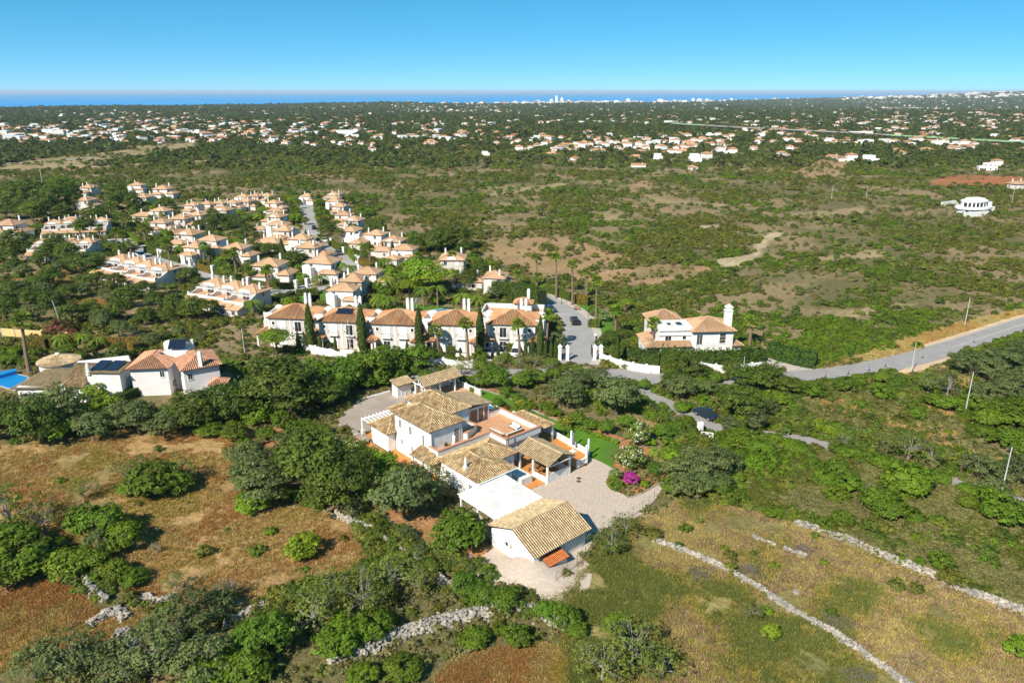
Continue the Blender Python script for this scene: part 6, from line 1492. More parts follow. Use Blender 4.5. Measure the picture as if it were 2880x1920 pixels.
# left belt between field and houses
trees_px(DD, 'carob', [(665, 948, 82), (450, 985, 58), (510, 970, 52), (95, 1018, 55), (20, 1000, 50), (560, 970, 42), (745, 935, 50)], 'in the belt of trees behind the orange field', 'belt carobs')
trees_px(DD, 'olive', [(215, 1012, 42), (320, 1000, 48), (150, 990, 55), (380, 1005, 40), (75, 975, 45), (280, 985, 35)], 'in the belt below the round-roofed house', 'belt olives'); trees_px(DD, 'bright', [(410, 990, 42), (590, 975, 36), (240, 965, 36), (130, 1010, 40)], 'in the belt below the round-roofed house', 'belt leafy bushes')
trees_px(DD, 'ball', [(627, 950, 29), (650, 982, 26), (682, 1004, 22), (590, 915, 22)], 'beside the driveway of the villa', 'clipped driveway bushes'); trees_px(DD, 'mastic', [(700, 1000, 30), (540, 1010, 30), (560, 1040, 25), (610, 1010, 26), (740, 1000, 24), (480, 1000, 25)], 'at the foot of the driveway bank', 'driveway bank bushes')
trees_px(DD, 'citrus', [(790, 896, 60), (850, 880, 58), (905, 862, 48), (725, 905, 56), (770, 925, 48), (962, 848, 38)], 'in the dense clump behind the timber pavilion', 'clump behind pavilion'); trees_px(DD, 'almond', [(300, 1110, 40), (360, 1120, 45), (420, 1110, 40), (330, 1090, 30)], 'in the low thicket amid the orange field', 'thicket almonds')
# villa garden
trees_px(Z1, 'citrus', [(1070, 260, 75), (1180, 255, 95), (1230, 330, 55), (1310, 370, 60), (1700, 505, 66), (1790, 535, 64), (1890, 565, 66), (1410, 395, 28), (1170, 380, 42)], 'along the lawn border', 'lawn border trees'); trees_px(Z1, 'mastic', [(1330, 440, 60), (1100, 190, 90), (960, 240, 60), (1010, 290, 30), (1500, 405, 48), (1560, 440, 45), (1280, 420, 28), (1340, 260, 90), (1430, 220, 80), (1550, 200, 60)], 'between lawn and lane', 'lane garden bushes')
trees_px(Z1, 'olive', [(1960, 440, 165), (1640, 400, 130), (1700, 290, 110), (1580, 330, 80), (1850, 260, 100)], 'on the slope above the lawn', 'slope olives'); trees_px(Z1, 'yellowflower', [(1360, 400, 55), (1620, 520, 60)], 'beside the lawn', 'yellow border bushes'); trees_px(Z1, 'plum', [(1240, 405, 28)], 'beside the pool and lawn')
trees_px(Z1, 'oleander', [(2050, 790, 100), (2110, 640, 82), (1950, 860, 50)], 'in the flower bed by the courtyard', 'white oleanders by the courtyard'); trees_px(Z1, 'bougainvillea', [(2060, 905, 54)], 'beside a clipped round bush in the flower bed'); trees_px(Z1, 'ball', [(1948, 930, 55)], 'dense and round next to the magenta bougainvillea')
trees_px(Z1, 'citrus', [(2210, 830, 62), (2020, 530, 70), (2290, 600, 70)], 'in the flower bed by the courtyard', 'flower bed green bushes'); trees_px(Z1, 'bright', [(2150, 920, 32), (2190, 640, 40), (2310, 740, 55)], 'low in the flower bed', 'low flower bed bushes')
palms_px(Z1, 'feather', [(1620, 560, 520), (2220, 720, 670)], 'small, beside the lawn', 'small garden palms', .55)
for i in range(26):
    p = G(*Z1(1640 + i * 13, 500 + i * 5 + rng.uniform(0, 8)))
    if i % 2: tree('bright', p, .45, 'in the row of spiky plants on the lawn border', 'border plants', small=True)
# right-hand side scrub trees
trees_px(ZU, 'olive', [(560, 800, 150), (770, 780, 140), (640, 680, 100), (880, 720, 115), (550, 890, 120), (800, 870, 110), (680, 890, 100)], 'in the thicket below the lattice gate', 'gate thicket trees'); trees_px(ZU, 'carob', [(1000, 350, 150), (480, 130, 90), (900, 250, 90), (560, 60, 80)], 'beside the narrow lane', 'lane carobs'); trees_px(ZU, 'olive', [(560, 180, 100), (900, 420, 80), (1080, 420, 90), (740, 160, 70), (1180, 300, 80)], 'beside the narrow lane', 'lane olives')
trees_px(ZU, 'mastic', [(1000, 540, 100), (1130, 600, 110), (960, 650, 90), (1080, 700, 110), (1180, 520, 70), (520, 420, 70), (640, 480, 55), (560, 270, 70), (720, 220, 60), (430, 320, 40), (600, 370, 60), (880, 560, 70), (1190, 680, 80), (940, 780, 70)], 'in the thicket between lane and heath', 'lane thicket bushes')
trees_px(ZQ, 'carob', [(760, 540, 120), (640, 520, 90), (900, 560, 80), (560, 480, 70), (300, 480, 90), (200, 440, 80)], 'between the lane and the country road', 'roadside carobs'); trees_px(ZQ, 'mastic', [(1070, 580, 70), (1250, 540, 70), (1340, 510, 55), (1480, 500, 60), (1480, 600, 75), (1690, 680, 50), (1690, 720, 50), (1560, 530, 60), (1980, 720, 40)], 'on the dry slope below the country road', 'roadside bushes')
trees_px(ZQ, 'almond', [(1880, 580, 100), (1760, 560, 80), (1500, 940, 110), (1640, 960, 110), (1780, 1000, 100), (1250, 900, 80)], 'on the dry slope above the heath', 'slope almonds'); trees_px(ZQ, 'olive', [(2000, 440, 90), (2170, 420, 95), (2260, 450, 100), (2340, 410, 90), (2120, 480, 85), (2250, 620, 100), (2110, 640, 80), (2330, 560, 90), (2170, 560, 60)], 'on the wooded bank beside the country road', 'wooded bank olives')
trees_px(ZQ, 'mastic', [(2060, 660, 70), (1900, 660, 80), (1800, 640, 60), (2150, 760, 100), (2300, 760, 110), (2100, 840, 80), (2260, 880, 90), (2340, 950, 70), (2050, 600, 60), (2220, 700, 80)], 'on the green bank beside the country road', 'green bank bushes'); trees_px(ZQ, 'greybush', [(2080, 1080, 110), (2250, 1110, 110), (2340, 1050, 90), (2150, 1190, 90)], 'beside the bracket pole', 'pole-side wild olives')
trees_px(ZQ, 'mastic', [(900, 900, 60), (980, 930, 60), (1210, 930, 60), (1290, 960, 70), (1380, 985, 70), (1480, 1010, 70), (1570, 1040, 60), (1660, 1065, 60), (1760, 1085, 60), (1830, 1110, 60), (620, 850, 70), (720, 870, 70), (820, 880, 60), (2010, 1170, 60), (2100, 1200, 60)], 'screening the near side of the lane', 'lane-screening bushes')
trees_px(ZQ, 'bright', [(1180, 810, 55), (1100, 790, 45), (870, 640, 60), (600, 760, 60)], 'on the green strip above the lane', 'green strip bushes'); trees_px(ZQ, 'dead', [(1400, 1190, 60)], 'with twisted pale trunk on the heath')
trees_px(ZQ, 'mastic', [(1590, 1170, 100), (1700, 1130, 70), (1270, 1150, 80), (1130, 1120, 70), (1060, 1020, 70), (1200, 1050, 80)], 'along the upper edge of the grey heath', 'heath edge bushes')
trees_px(ZR, 'citrus', [(60, 660, 60), (150, 700, 70), (210, 740, 50), (660, 70, 60), (980, 110, 50), (900, 80, 60)], 'at the meadow edge', 'meadow edge bushes'); trees_px(ZR, 'almond', [(370, 350, 100), (440, 260, 70), (470, 900, 190), (620, 950, 110), (330, 960, 130)], 'at the meadow edge', 'meadow edge almonds'); trees_px(ZR, 'bright', [(1140, 750, 45), (1120, 640, 30), (400, 720, 70), (2320, 830, 50)], 'small, within the meadow', 'meadow leafy bushes'); trees_px(ZR, 'almond', [(1040, 660, 60)], 'fallen and sparse in the middle of the meadow')
trees_px(ZR, 'mastic', [(1950, 430, 55), (1700, 180, 90), (1640, 150, 90), (1480, 220, 60), (1400, 235, 40), (1820, 200, 50), (2110, 335, 22), (2080, 140, 50), (2230, 190, 90), (1150, 170, 45), (1850, 410, 30), (1780, 60, 110), (1450, 100, 60)], 'amid the grey heath', 'heath bushes')
# townhouse gardens
trees_px(Z5, 'umbrella', [(210, 480, 125)], 'in front of the pine-side townhouse'); trees_px(Z5, 'carob', [(300, 665, 105), (170, 650, 80), (420, 690, 85), (60, 610, 70), (30, 690, 60)], 'below the sloping white wall', 'carobs below white wall')
trees_px(Z5, 'citrus', [(960, 610, 90), (840, 640, 80), (1080, 630, 85), (1200, 610, 65), (720, 670, 85), (1000, 690, 80), (1300, 650, 65), (1420, 640, 65), (870, 710, 80), (620, 720, 70), (1130, 680, 70)], 'below the townhouse row', 'leafy trees below townhouses'); trees_px(Z5, 'almond', [(1560, 610, 80), (1700, 600, 90), (1850, 560, 70), (1990, 560, 90), (2100, 560, 80), (2220, 600, 80), (1760, 650, 80), (2060, 640, 80)], 'below the gate-end townhouse', 'thin trees below the gate')
trees_px(Z5, 'mastic', [(780, 400, 40), (600, 410, 50), (660, 390, 35), (980, 440, 50), (1130, 430, 40), (1480, 520, 60), (1400, 500, 40), (1700, 510, 60), (1880, 520, 60), (1300, 480, 40), (540, 400, 30), (2230, 540, 50)], 'in the townhouse front gardens', 'front garden bushes'); trees_px(Z5, 'redflower', [(910, 420, 36)], 'in a townhouse front garden'); trees_px(Z5, 'olive', [(2240, 400, 85), (2300, 420, 40)], 'rounded, beside the street inside the gate', 'gate-side olives')
cypress_px(Z5, [(460, 440, 115), (838, 450, 108), (1258, 468, 135), (1703, 470, 138), (2140, 470, 200)], 'standing tall between the townhouses', 'tall townhouse cypresses'); cypress_px(Z5, [(368, 440, 300), (415, 440, 305), (530, 450, 315), (640, 455, 335), (1165, 475, 365), (1360, 480, 380), (1415, 482, 405), (1555, 475, 410), (2035, 480, 350), (2080, 480, 340), (2180, 500, 360), (2220, 495, 365), (2255, 490, 360), (1295, 460, 390), (1832, 470, 430)], 'small, in the townhouse front gardens', 'small front garden cypresses', 1.1)
cypress_px(Z7, [(785, 760, 490), (120, 700, 530), (165, 700, 550), (205, 700, 530), (235, 705, 540)], 'by the estate gate', 'gate cypresses')
palms_px(Z5, 'fan', [(1395, 470, 290), (1614, 545, 235), (1990, 490, 245), (2188, 420, 175)], 'in front of the townhouse row', 'townhouse front palms', 1.25)
palms_px(ZT, 'fan', [(585, 350, 130), (740, 445, 135), (866, 500, 195), (978, 490, 250), (1052, 610, 310), (585, 395, 280)], 'on the verge of the curving street', 'street verge palms', 1.2); palms_px(Z7, 'fan', [(775, 500, 250), (1120, 640, 365), (1595, 600, 365), (2040, 590, 360)], 'around the villa with tall chimney', 'chimney villa palms', 1.3)
palms_px(ZT, 'fan', [(340, 340, 260), (430, 370, 260)], 'behind the tall dark hedge', 'hedge-back palms', 1.1); palms_px(Z6, 'fan', [(278, 515, 90)], 'beside the pool of the round-roofed house', None, 1.7); palms_px(Z6, 'feather', [(570, 250, 170), (770, 265, 165), (910, 265, 190)], 'along the ochre garden', 'ochre garden palms', .9)
palms_px(ZA, 'fan', [(1265, 700, 510), (1505, 650, 520), (1548, 640, 560), (1690, 680, 570), (1740, 715, 580), (1675, 780, 680), (1980, 850, 690), (1835, 790, 690), (970, 600, 500), (930, 570, 440), (870, 540, 420), (750, 500, 390), (1075, 490, 380), (1130, 380, 310), (1200, 340, 280), (690, 330, 230), (815, 280, 210), (740, 360, 300), (600, 450, 380), (905, 380, 300)], 'lining the lower estate street', 'estate street palms', 1.35)
palms_px(ZB, 'fan', [(455, 890, 720), (130, 720, 590), (190, 745, 570), (1295, 650, 530), (1700, 690, 590), (1985, 740, 590), (1060, 480, 390), (890, 430, 380), (890, 520, 440), (760, 330, 290), (700, 300, 240), (660, 260, 200), (740, 290, 320), (860, 330, 270), (900, 260, 210), (860, 220, 160), (930, 300, 250), (830, 180, 110), (700, 200, 150)], 'along the upper estate street', 'upper street palms', 1.3)
palms_px(ZB, 'feather', [(890, 830, 770), (1440, 900, 780), (1050, 770, 670), (1130, 790, 690), (1420, 720, 630), (1740, 1010, 870), (1855, 1010, 860), (2065, 1000, 920), (1450, 1040, 950), (1700, 830, 720), (600, 760, 690), (330, 1070, 980), (1400, 1000, 930), (1550, 900, 820), (1240, 560, 500), (960, 600, 560), (640, 160, 120), (2190, 1000, 940)], 'in the estate gardens', 'estate garden palms', 1.25)
cypress_px(ZB, [(575, 620, 460), (590, 640, 500), (910, 600, 480), (1405, 580, 480), (1425, 590, 500), (1485, 600, 470), (1540, 540, 450), (1620, 560, 470), (1790, 640, 550), (1090, 200, 120), (770, 470, 380)], 'between the estate houses', 'estate cypresses', 1.2)
trees_px(ZB, 'umbrella', [(1720, 900, 180), (1800, 930, 150), (1620, 930, 120)], 'over the communal garden', 'communal garden trees'); trees_px(ZB, 'carob', [(690, 690, 90), (2100, 860, 110), (2200, 780, 90), (1840, 560, 130), (2000, 540, 140), (1700, 560, 80), (350, 590, 70), (420, 580, 60), (640, 640, 60), (1900, 540, 110), (2080, 600, 90)], 'around the estate houses', 'estate carobs'); trees_px(ZB, 'bright', [(730, 800, 60), (700, 830, 40), (620, 1000, 60), (1290, 250, 40)], 'in estate gardens', 'estate leafy bushes')
trees_px(ZA, 'carob', [(100, 960, 90), (250, 960, 100), (60, 900, 70), (660, 720, 110), (560, 690, 70), (430, 600, 90), (500, 640, 80), (350, 620, 80), (720, 820, 90), (620, 800, 60), (860, 830, 70), (960, 950, 100), (1050, 880, 80), (1150, 950, 70), (1290, 990, 80), (1420, 1040, 90), (1540, 1030, 90), (880, 1050, 90), (690, 1050, 90), (400, 1000, 90), (500, 900, 70), (400, 800, 70), (260, 820, 60), (60, 1050, 80), (540, 1080, 90), (1080, 1080, 70), (1250, 1060, 60), (980, 560, 40), (1500, 400, 70), (1600, 380, 70), (1700, 370, 60), (1560, 340, 60), (1380, 770, 70)], 'in the wild grove left of the estate', 'wild grove carobs')
trees_px(ZA, 'carob', [(150, 220, 110), (60, 210, 90), (250, 200, 90), (420, 250, 110), (350, 300, 90), (500, 190, 90), (560, 240, 60), (250, 330, 80), (150, 300, 80), (50, 310, 70), (460, 320, 60), (880, 230, 70), (930, 180, 60), (720, 380, 80), (620, 420, 70), (860, 140, 60), (1220, 230, 60), (980, 240, 60), (100, 560, 90), (40, 640, 70), (180, 560, 60)], 'in the dark wood beyond the terraced rows', 'dark wood carobs'); trees_px(ZA, 'olive', [(150, 880, 80), (330, 900, 80), (600, 880, 70), (800, 920, 60), (250, 1060, 80), (760, 1090, 80), (180, 740, 60), (420, 720, 60)], 'in the wild grove left of the estate', 'wild grove olives')
trees_px(Z6, 'olive', [(1400, 250, 80), (1500, 200, 60), (1650, 160, 60), (1100, 150, 90), (950, 110, 80), (1230, 140, 60), (1700, 270, 70), (1850, 200, 60)], 'above the terracotta-roofed house', 'olives above the houses'); trees_px(Z6, 'ball', [(1085, 390, 80)], 'rounded, on the terrace between the two houses'); trees_px(Z6, 'redflower', [(560, 140, 90), (640, 150, 60)], 'over the ochre wall', 'crimson wall bushes'); trees_px(Z6, 'citrus', [(1160, 560, 70), (1300, 600, 80), (1420, 610, 60), (1560, 640, 70), (2200, 530, 70), (2300, 500, 60), (1250, 660, 60), (1150, 700, 60)], 'hiding the foot of the terracotta-roofed house', 'house-foot bushes'); trees_px(Z6, 'mastic', [(330, 330, 70), (640, 300, 70), (730, 340, 50), (250, 420, 60), (100, 400, 80), (850, 280, 50), (150, 320, 60), (60, 310, 50)], 'in the garden of the round-roofed house', 'round house garden bushes')
trees_px(Z6, 'bright', [(450, 850, 140), (890, 760, 95), (300, 930, 120), (620, 960, 120), (1300, 930, 95), (850, 1000, 110)], 'before the round-roofed house', 'trees before round house')
trees_px(Z7, 'carob', [(720, 560, 90), (830, 520, 80), (640, 590, 60), (780, 420, 50)], 'beside the villa with tall chimney', 'chimney villa carobs'); trees_px(Z7, 'oleander', [(660, 350, 55)], 'on the lawn near the villa with tall chimney'); trees_px(Z7, 'umbrella', [(760, 270, 90), (880, 260, 80)], 'between verge lawn and scrubland', 'verge-edge trees'); trees_px(Z7, 'citrus', [(560, 290, 60), (950, 560, 60), (1000, 480, 50), (950, 380, 50)], 'in the garden of the villa with tall chimney', 'chimney villa garden bushes')
trees_px(Z7, 'mastic', [(1290, 880, 80), (1400, 860, 85), (1330, 810, 60), (1700, 920, 85), (1800, 900, 60), (1560, 940, 90), (520, 860, 60), (420, 850, 70), (280, 830, 60), (150, 880, 60), (2050, 930, 90), (2200, 910, 90), (900, 980, 80), (1050, 990, 80), (740, 970, 80), (500, 940, 80), (300, 950, 80)], 'along the road below the boundary wall', 'bushes below boundary wall')
# hedges
H = lambda fr, pts: wpoly(fr, pts)
hedge(H(Z7, [(850, 690), (1000, 725), (1200, 760)]), 2.0, 2.4, 'spiky conifer hedge beside the gate end of the boundary wall', 'leaf_thuja', .28, 26, 1.2)
hedge(H(Z7, [(1200, 765), (1420, 785), (1700, 792), (2000, 780), (2160, 758)]), 2.0, 3.4, 'long dense conifer hedge in front of the chimney villa', 'leaf_thuja', .28, 26, 1.0)
hedge(H(ZQ, [(790, 330), (880, 360), (980, 385), (1075, 402)]), 2.0, 3.0, 'clipped conifer hedge beside the driveway', 'leaf_thuja', .28, 26, .4)
hedge(H(ZT, [(650, 400), (720, 415), (860, 470)]), 1.4, 2.2, 'light green clipped hedge behind the verge palms', 'leaf_bright'); hedge(H(ZT, [(890, 480), (1000, 505)]), 1.4, 2.4, 'browning clipped hedge behind the verge palms', 'leaf_hedge_brown'); hedge(H(ZT, [(1000, 668), (1090, 680)]), 1.5, 1.8, 'yellow-green hedge block beside the street lamp', 'leaf_hedge'); hedge(H(ZT, [(240, 440), (400, 450), (560, 475), (630, 520)]), 2.6, 4.2, 'very tall dark hedge behind the roof terrace house', 'leaf_carob', .26, 26, .4)
hedge(H(ZB, [(330, 835), (470, 860), (690, 858)]), 1.2, 1.7, 'long clipped hedge curving round the street corner', 'leaf_hedge'); hedge(H(ZB, [(690, 915), (790, 905), (865, 900)]), 2.2, 1.5, 'clipped hedge block on the junction lawn', 'leaf_hedge'); hedge(H(ZB, [(1110, 560), (1180, 640)]), 1.4, 2.0, 'clipped green hedge along the upper street', 'leaf_bright'); hedge(H(ZB, [(1210, 650), (1320, 710)]), 1.6, 2.0, 'browning hedge along the upper street', 'leaf_hedge_brown'); hedge(H(ZB, [(960, 490), (1070, 560)]), 1.4, 1.8, 'clipped hedge on the bend of the upper street', 'leaf_hedge')
hedge(H(ZB, [(10, 735), (150, 770), (290, 820)]), 1.2, 1.8, 'long garden hedge above the lower street', 'leaf_hedge'); hedge(H(ZA, [(1070, 540), (1180, 580), (1330, 630)]), 1.2, 1.7, 'clipped hedge between white gate posts on the lower street', 'leaf_hedge'); hedge(H(ZA, [(1450, 670), (1560, 705)]), 1.2, 1.7, 'brown and green hedge along the lower street', 'leaf_hedge_brown'); hedge(H(ZA, [(960, 430), (1030, 500)]), 1.2, 1.5, 'low hedge at the bend of the lower street', 'leaf_bright'); hedge(H(ZB, [(540, 970), (660, 910)]), 1.6, 1.2, 'dark low hedge beside the terraced row drive', 'leaf_carob')
hedge(H(ZB, [(1200, 285), (1300, 285)]), 1.5, 2.0, 'dark field hedge highest on the scrub edge', 'leaf_carob'); hedge(H(ZB, [(1220, 330), (1400, 335)]), 1.5, 2.4, 'long dark field hedge in the middle of the scrub edge', 'leaf_hedge'); hedge(H(ZB, [(1290, 380), (1430, 385)]), 1.5, 2.4, 'dark field hedge lowest on the scrub edge', 'leaf_hedge'); hedge(H(ZB, [(80, 500), (180, 490), (250, 520)]), 2.0, 2.0, 'bright creeper-covered hedge between estate gardens', 'leaf_bright')
hedge(H(Z6, [(270, 250), (460, 255), (700, 220)]), 2.6, 2.2, 'deep brown-topped hedge in the ochre garden', 'leaf_hedge_brown'); hedge(H(Z6, [(850, 230), (1000, 245), (1210, 250), (1270, 300)]), 1.6, 2.0, 'brown-topped hedge above the garden terrace', 'leaf_hedge_brown'); hedge(H(Z6, [(1060, 780), (1180, 720), (1330, 660)]), 2.0, 1.6, 'smooth green hedge sloping beside the white house wall', 'leaf_thuja'); hedge(H(Z6, [(1970, 400), (2210, 430)]), 3.0, .8, 'low green clipped bank beside the rose-roofed house', 'leaf_bright')
for k, (x, y) in enumerate(((1050, 425), (1485, 470), (1700, 480), (1920, 440), (2140, 445))):
    p = G(*Z5(x, y)); hedge([(p.x - .9, p.y), (p.x + .9, p.y)], 1.5, 1.9, 'yellow-green clipped block hedge in a townhouse front garden', 'leaf_hedge', group='front garden block hedges')
for i, (fr, x, y) in enumerate([(ZA, 1170, 580), (ZA, 1190, 585), (ZA, 1345, 630), (ZA, 1360, 636), (ZA, 1400, 650), (ZA, 1430, 660), (ZA, 1565, 705), (ZB, 1078, 575), (ZB, 1185, 645), (ZB, 1205, 655), (ZB, 975, 500), (ZB, 685, 860), (ZB, 775, 845), (ZB, 290, 835), (ZB, 980, 840), (ZB, 1020, 830)]):
    t = thing('garden_gate_post', 'white garden gate post with small cap along the estate streets', 'gate post', G(*fr(x, y)), a0, 'estate garden gate posts'); b = MB(); b.box(-.35, .35, -.35, .35, 0, 2.3); b.build('shaft', 'white_wall', t); b = MB(); b.box(-.45, .45, -.45, .45, 2.3, 2.45); b.build('cap', 'white_paint', t)

# gardens between the estate houses
q_ = thin(poly_pts(wpoly(DD, [(0, 700), (60, 560), (330, 470), (700, 440), (840, 470), (900, 560), (1090, 600), (1240, 690), (1230, 700), (600, 700), (440, 690), (200, 640)]), 1500), 5.0)
q_ = q_[~excluded(q_[:, 0], q_[:, 1])]
for i, (x, y) in enumerate(q_[:230]):
    k = ('carob', 'citrus', 'mastic', 'carob', 'bright', 'olive')[i % 6]
    tree(k, Vector((x, y, 0)), rng.uniform(1.3, 2.9), 'in a garden between estate houses', 'estate garden planting of ' + TNAME[k].replace('_', ' ') + ' kind', small=y > 230)
# ---------------------------------------------------------------- distance: houses, town, road
def far_house(k):
    w = MB(); r = Roof(ribs=False); name = 'country_house'; t = thing(name, '', 'house')
    if k == 0: w.box(-6, 6, -4, 4, 0, 3.2); r.hip(-6.5, 6.5, -4.5, 4.5, 3.2, 4.9)
    elif k == 1: w.box(-5, 3, -4, 4, 0, 5.6).box(3, 9, -3, 3, 0, 3); r.hip(-5.4, 3.4, -4.4, 4.4, 5.6, 7.2); r.hip(2.8, 9.4, -3.4, 3.4, 3, 4.2)
    elif k == 2: w.box(-7, 7, -4.5, 4.5, 0, 3.4).box(-3, 5, -3, 4, 3.4, 6.3).box(-7.1, 7.1, -4.6, -4.3, 3.4, 4.2)
    elif k == 3: w.box(-9, 9, -4, 4, 0, 3.4); r.gable_u(-9.3, 9.3, -4.5, 4.5, 3.4, 3.4, 0, 5.0); w.box(-5, -4.2, 1, 1.8, 3.5, 6.2)
    elif k == 4: w.box(-10, 10, -6, 6, 0, 9.5).box(-10.2, 10.2, -6.2, 6.2, 9.5, 10.2); name = 'apartment_block'
    else: w.box(-16, 16, -7, 7, 0, 6.5).box(-16.2, 16.2, -7.2, 7.2, 6.5, 7); name = 'warehouse'
    w.build('wall', 'far_white', t)
    if r.bed.v: r.build(t, 'tile_far')
    g = MB()
    rows = {0: (1,), 1: (1, 3.6), 2: (1, 4), 3: (1,), 4: (1, 4, 7), 5: (2,)}[k]; hw = {0: 6, 1: 5, 2: 7, 3: 9, 4: 10, 5: 16}[k]; yy = {0: 4, 1: 4, 2: 4.5, 3: 4, 4: 6, 5: 7}[k]
    for z in rows:
        n = int(hw / 1.6)
        for i in range(n):
            x = -hw + 1.2 + i * (2 * hw - 2.4) / max(1, n - 1)
            if k == 1 and x > 2.5 or (k == 2 and z > 3 and not -2.6 < x < 4.6): continue
            y0 = -yy - .04 if not (k == 2 and z > 3) else -3.04; g = MB(); g.box(x - .6, x + .6, y0, y0 + .05, z, z + 1.3); g.build('window', 'glass', t)
    t.name = name; return t
FH = [far_house(k) for k in range(6)]; FU = [0] * 6; FN = [0]
FL = ('small white house with orange hip roof', 'white two-storey house with orange roofs', 'flat-roofed white house', 'long low white house with orange gable roof', 'white apartment block', 'long white warehouse building')
FC = ('house', 'house', 'house', 'house', 'apartment block', 'warehouse')
rest_pts = []
def far_put(k, x, y, s, where, group, sz=1.0):
    p = Vector((x, y, float(hgt(x, y)) - .3)); rz = rng.choice((0, q, 2 * q, 3 * q)) * (k != 4) + rng.uniform(-.35, .35)
    lab = FL[k] + ' ' + where
    if FN[0] >= 290: rest_pts.append((p, rz, s)); return
    FN[0] += 1
    if FU[k]: o = dup(FH[k], p, rz, s, lab, group)
    else: o = FH[k]; FU[k] = 1; o.location = p; o.rotation_euler = (0, 0, rz); o['label'] = lab; o['group'] = group
    o.scale = (s, s, s * sz); o['category'] = FC[k]
def far_px(fr, x0, x1, y0, y1, n, kinds, where, group, s=(.55, .85)):
    got = 0; tries = 0
    while got < n and tries < n * 8:
        tries += 1; p = G(*fr(rng.uniform(x0, x1), rng.uniform(y0, y1)))
        if any((p.x - a) ** 2 + (p.y - b) ** 2 < 420 for a, b in FPOS): continue
        FPOS.append((p.x, p.y)); far_put(rng.choice(kinds), p.x, p.y, rng.uniform(*s), where, group); got += 1
FPOS = []
for x, y, k, s in ((230, 245, 4, 1.0), (275, 247, 4, .9), (20, 210, 4, .9), (30, 245, 4, .8), (60, 265, 5, 1.2), (1020, 272, 3, 1.3), (830, 250, 1, 1.3), (910, 240, 2, 1.2), (1345, 240, 5, .8), (1420, 245, 5, .8), (1600, 245, 5, 1.2), (1230, 238, 2, 1.3), (1075, 242, 1, 1.0), (1150, 240, 3, 1.1), (2005, 235, 2, 1.2), (2100, 258, 1, 1.1), (2220, 255, 1, 1.1), (1710, 318, 3, 1.2), (2230, 338, 2, .8), (380, 240, 5, 1.0), (460, 215, 2, 1.3), (540, 235, 2, 1.4)):
    p = G(*ZL(x, y)); FPOS.append((p.x, p.y)); far_put(k, p.x, p.y, s * .7, 'in the village left of the open scrub', 'village left of scrub')
for x, y, k, s in ((228, 262, 0, 1.1), (250, 297, 3, 1.0), (520, 285, 1, 1.1), (460, 290, 2, 1.0), (780, 315, 1, 1.2), (840, 365, 2, 1.3), (890, 355, 1, 1.2), (760, 330, 3, 1.2), (960, 335, 2, 1.3), (1010, 335, 1, 1.3), (570, 355, 0, 1.1), (670, 358, 2, 1.1), (830, 402, 0, .9), (1240, 345, 1, 1.0), (1550, 365, 1, 1.3), (1640, 368, 2, 1.2), (1480, 355, 3, 1.0), (1780, 335, 0, 1.1), (2180, 405, 2, 1.1), (2220, 385, 1, 1.0), (1600, 250, 5, 1.1), (1670, 240, 5, .8), (730, 335, 1, 1.1), (180, 338, 0, .9), (290, 360, 0, .9), (580, 392, 3, .8)):
    p = G(*ZH(x, y)); FPOS.append((p.x, p.y)); far_put(k, p.x, p.y, s * .7, 'in the scattered hamlet right of the scrub', 'hamlet right of scrub')
far_px(ZL, 0, 1250, 205, 285, 95, (0, 1, 2, 3, 0, 1), 'in the village left of the open scrub', 'village left of scrub'); far_px(ZH, 0, 1000, 250, 330, 55, (0, 1, 2, 3, 0), 'in the scattered hamlet right of the scrub', 'hamlet right of scrub')
far_px(ZH, 1000, 2352, 200, 330, 50, (0, 1, 2, 3, 0), 'in the scattered hamlet right of the scrub', 'hamlet right of scrub'); far_px(ZL, 1250, 2352, 230, 310, 40, (0, 1, 2, 3), 'in the village left of the open scrub', 'village left of scrub')
for fr, x0, x1, y0, y1, n in ((ZL, 400, 2352, 120, 210, 420), (ZH, 0, 2352, 85, 200, 750), (ZL, 0, 900, 110, 200, 110), (ZH, 1500, 2352, 120, 200, 300), (ZL, 0, 1300, 195, 275, 200), (ZL, 1300, 2352, 200, 270, 90), (ZL, 1800, 2352, 90, 140, 300), (ZH, 100, 1100, 240, 320, 70), (ZH, 1100, 2352, 190, 300, 120)):
    for _ in range(n):
        p = G(*fr(rng.uniform(x0, x1), rng.uniform(y0, y1))); rest_pts.append((p, rng.uniform(0, 6.28), rng.uniform(.5, .9)))
for _ in range(620):                                   # white towns: on the coast and on the far hill
    if rng.random() < .5: d = rng.uniform(.90, .985); th = rng.gauss(.10, .12)
    else: d = None; th = rng.uniform(.42, .80)
    if d: R_ = float(coast(th)) * d
    else: R_ = rng.uniform(6200, 8200)
    x = R_ * math.sin(math.atan(th)); y = R_ * math.cos(math.atan(th)); rest_pts.append((Vector((x, y, float(hgt(x, y)))), rng.uniform(0, 6.28), rng.uniform(1.2, 2.4)))
wl = MB(); rf = MB()
for p, rz, s in rest_pts:
    M = Matrix.LocRotScale(p, __import__('mathutils').Euler((0, 0, rz)), Vector((s, s, s))); wl.M = rf.M = M; k = rng.random(); a, b, h = rng.uniform(4.5, 8), rng.uniform(3.5, 5), rng.choice((3.2, 3.4, 5.8, 6.2)); wl.box(-a, a, -b, b, -2, h)
    if k < .62: rf.add([(-a - .4, -b - .4, h), (a + .4, -b - .4, h), (a + .4, b + .4, h), (-a - .4, b + .4, h), (-a + b, 0, h + 1.6), (a - b, 0, h + 1.6)], [(0, 1, 5, 4), (1, 2, 5), (2, 3, 4, 5), (3, 0, 4)])
wl.M = rf.M = None
t = wl.build('distant_houses', 'far_white'); tag(t, 'mass of tiny white houses spread over the far plain', 'houses', kind='stuff'); tag(rf.build('distant_roofs', 'tile_far', t), kind='stuff')
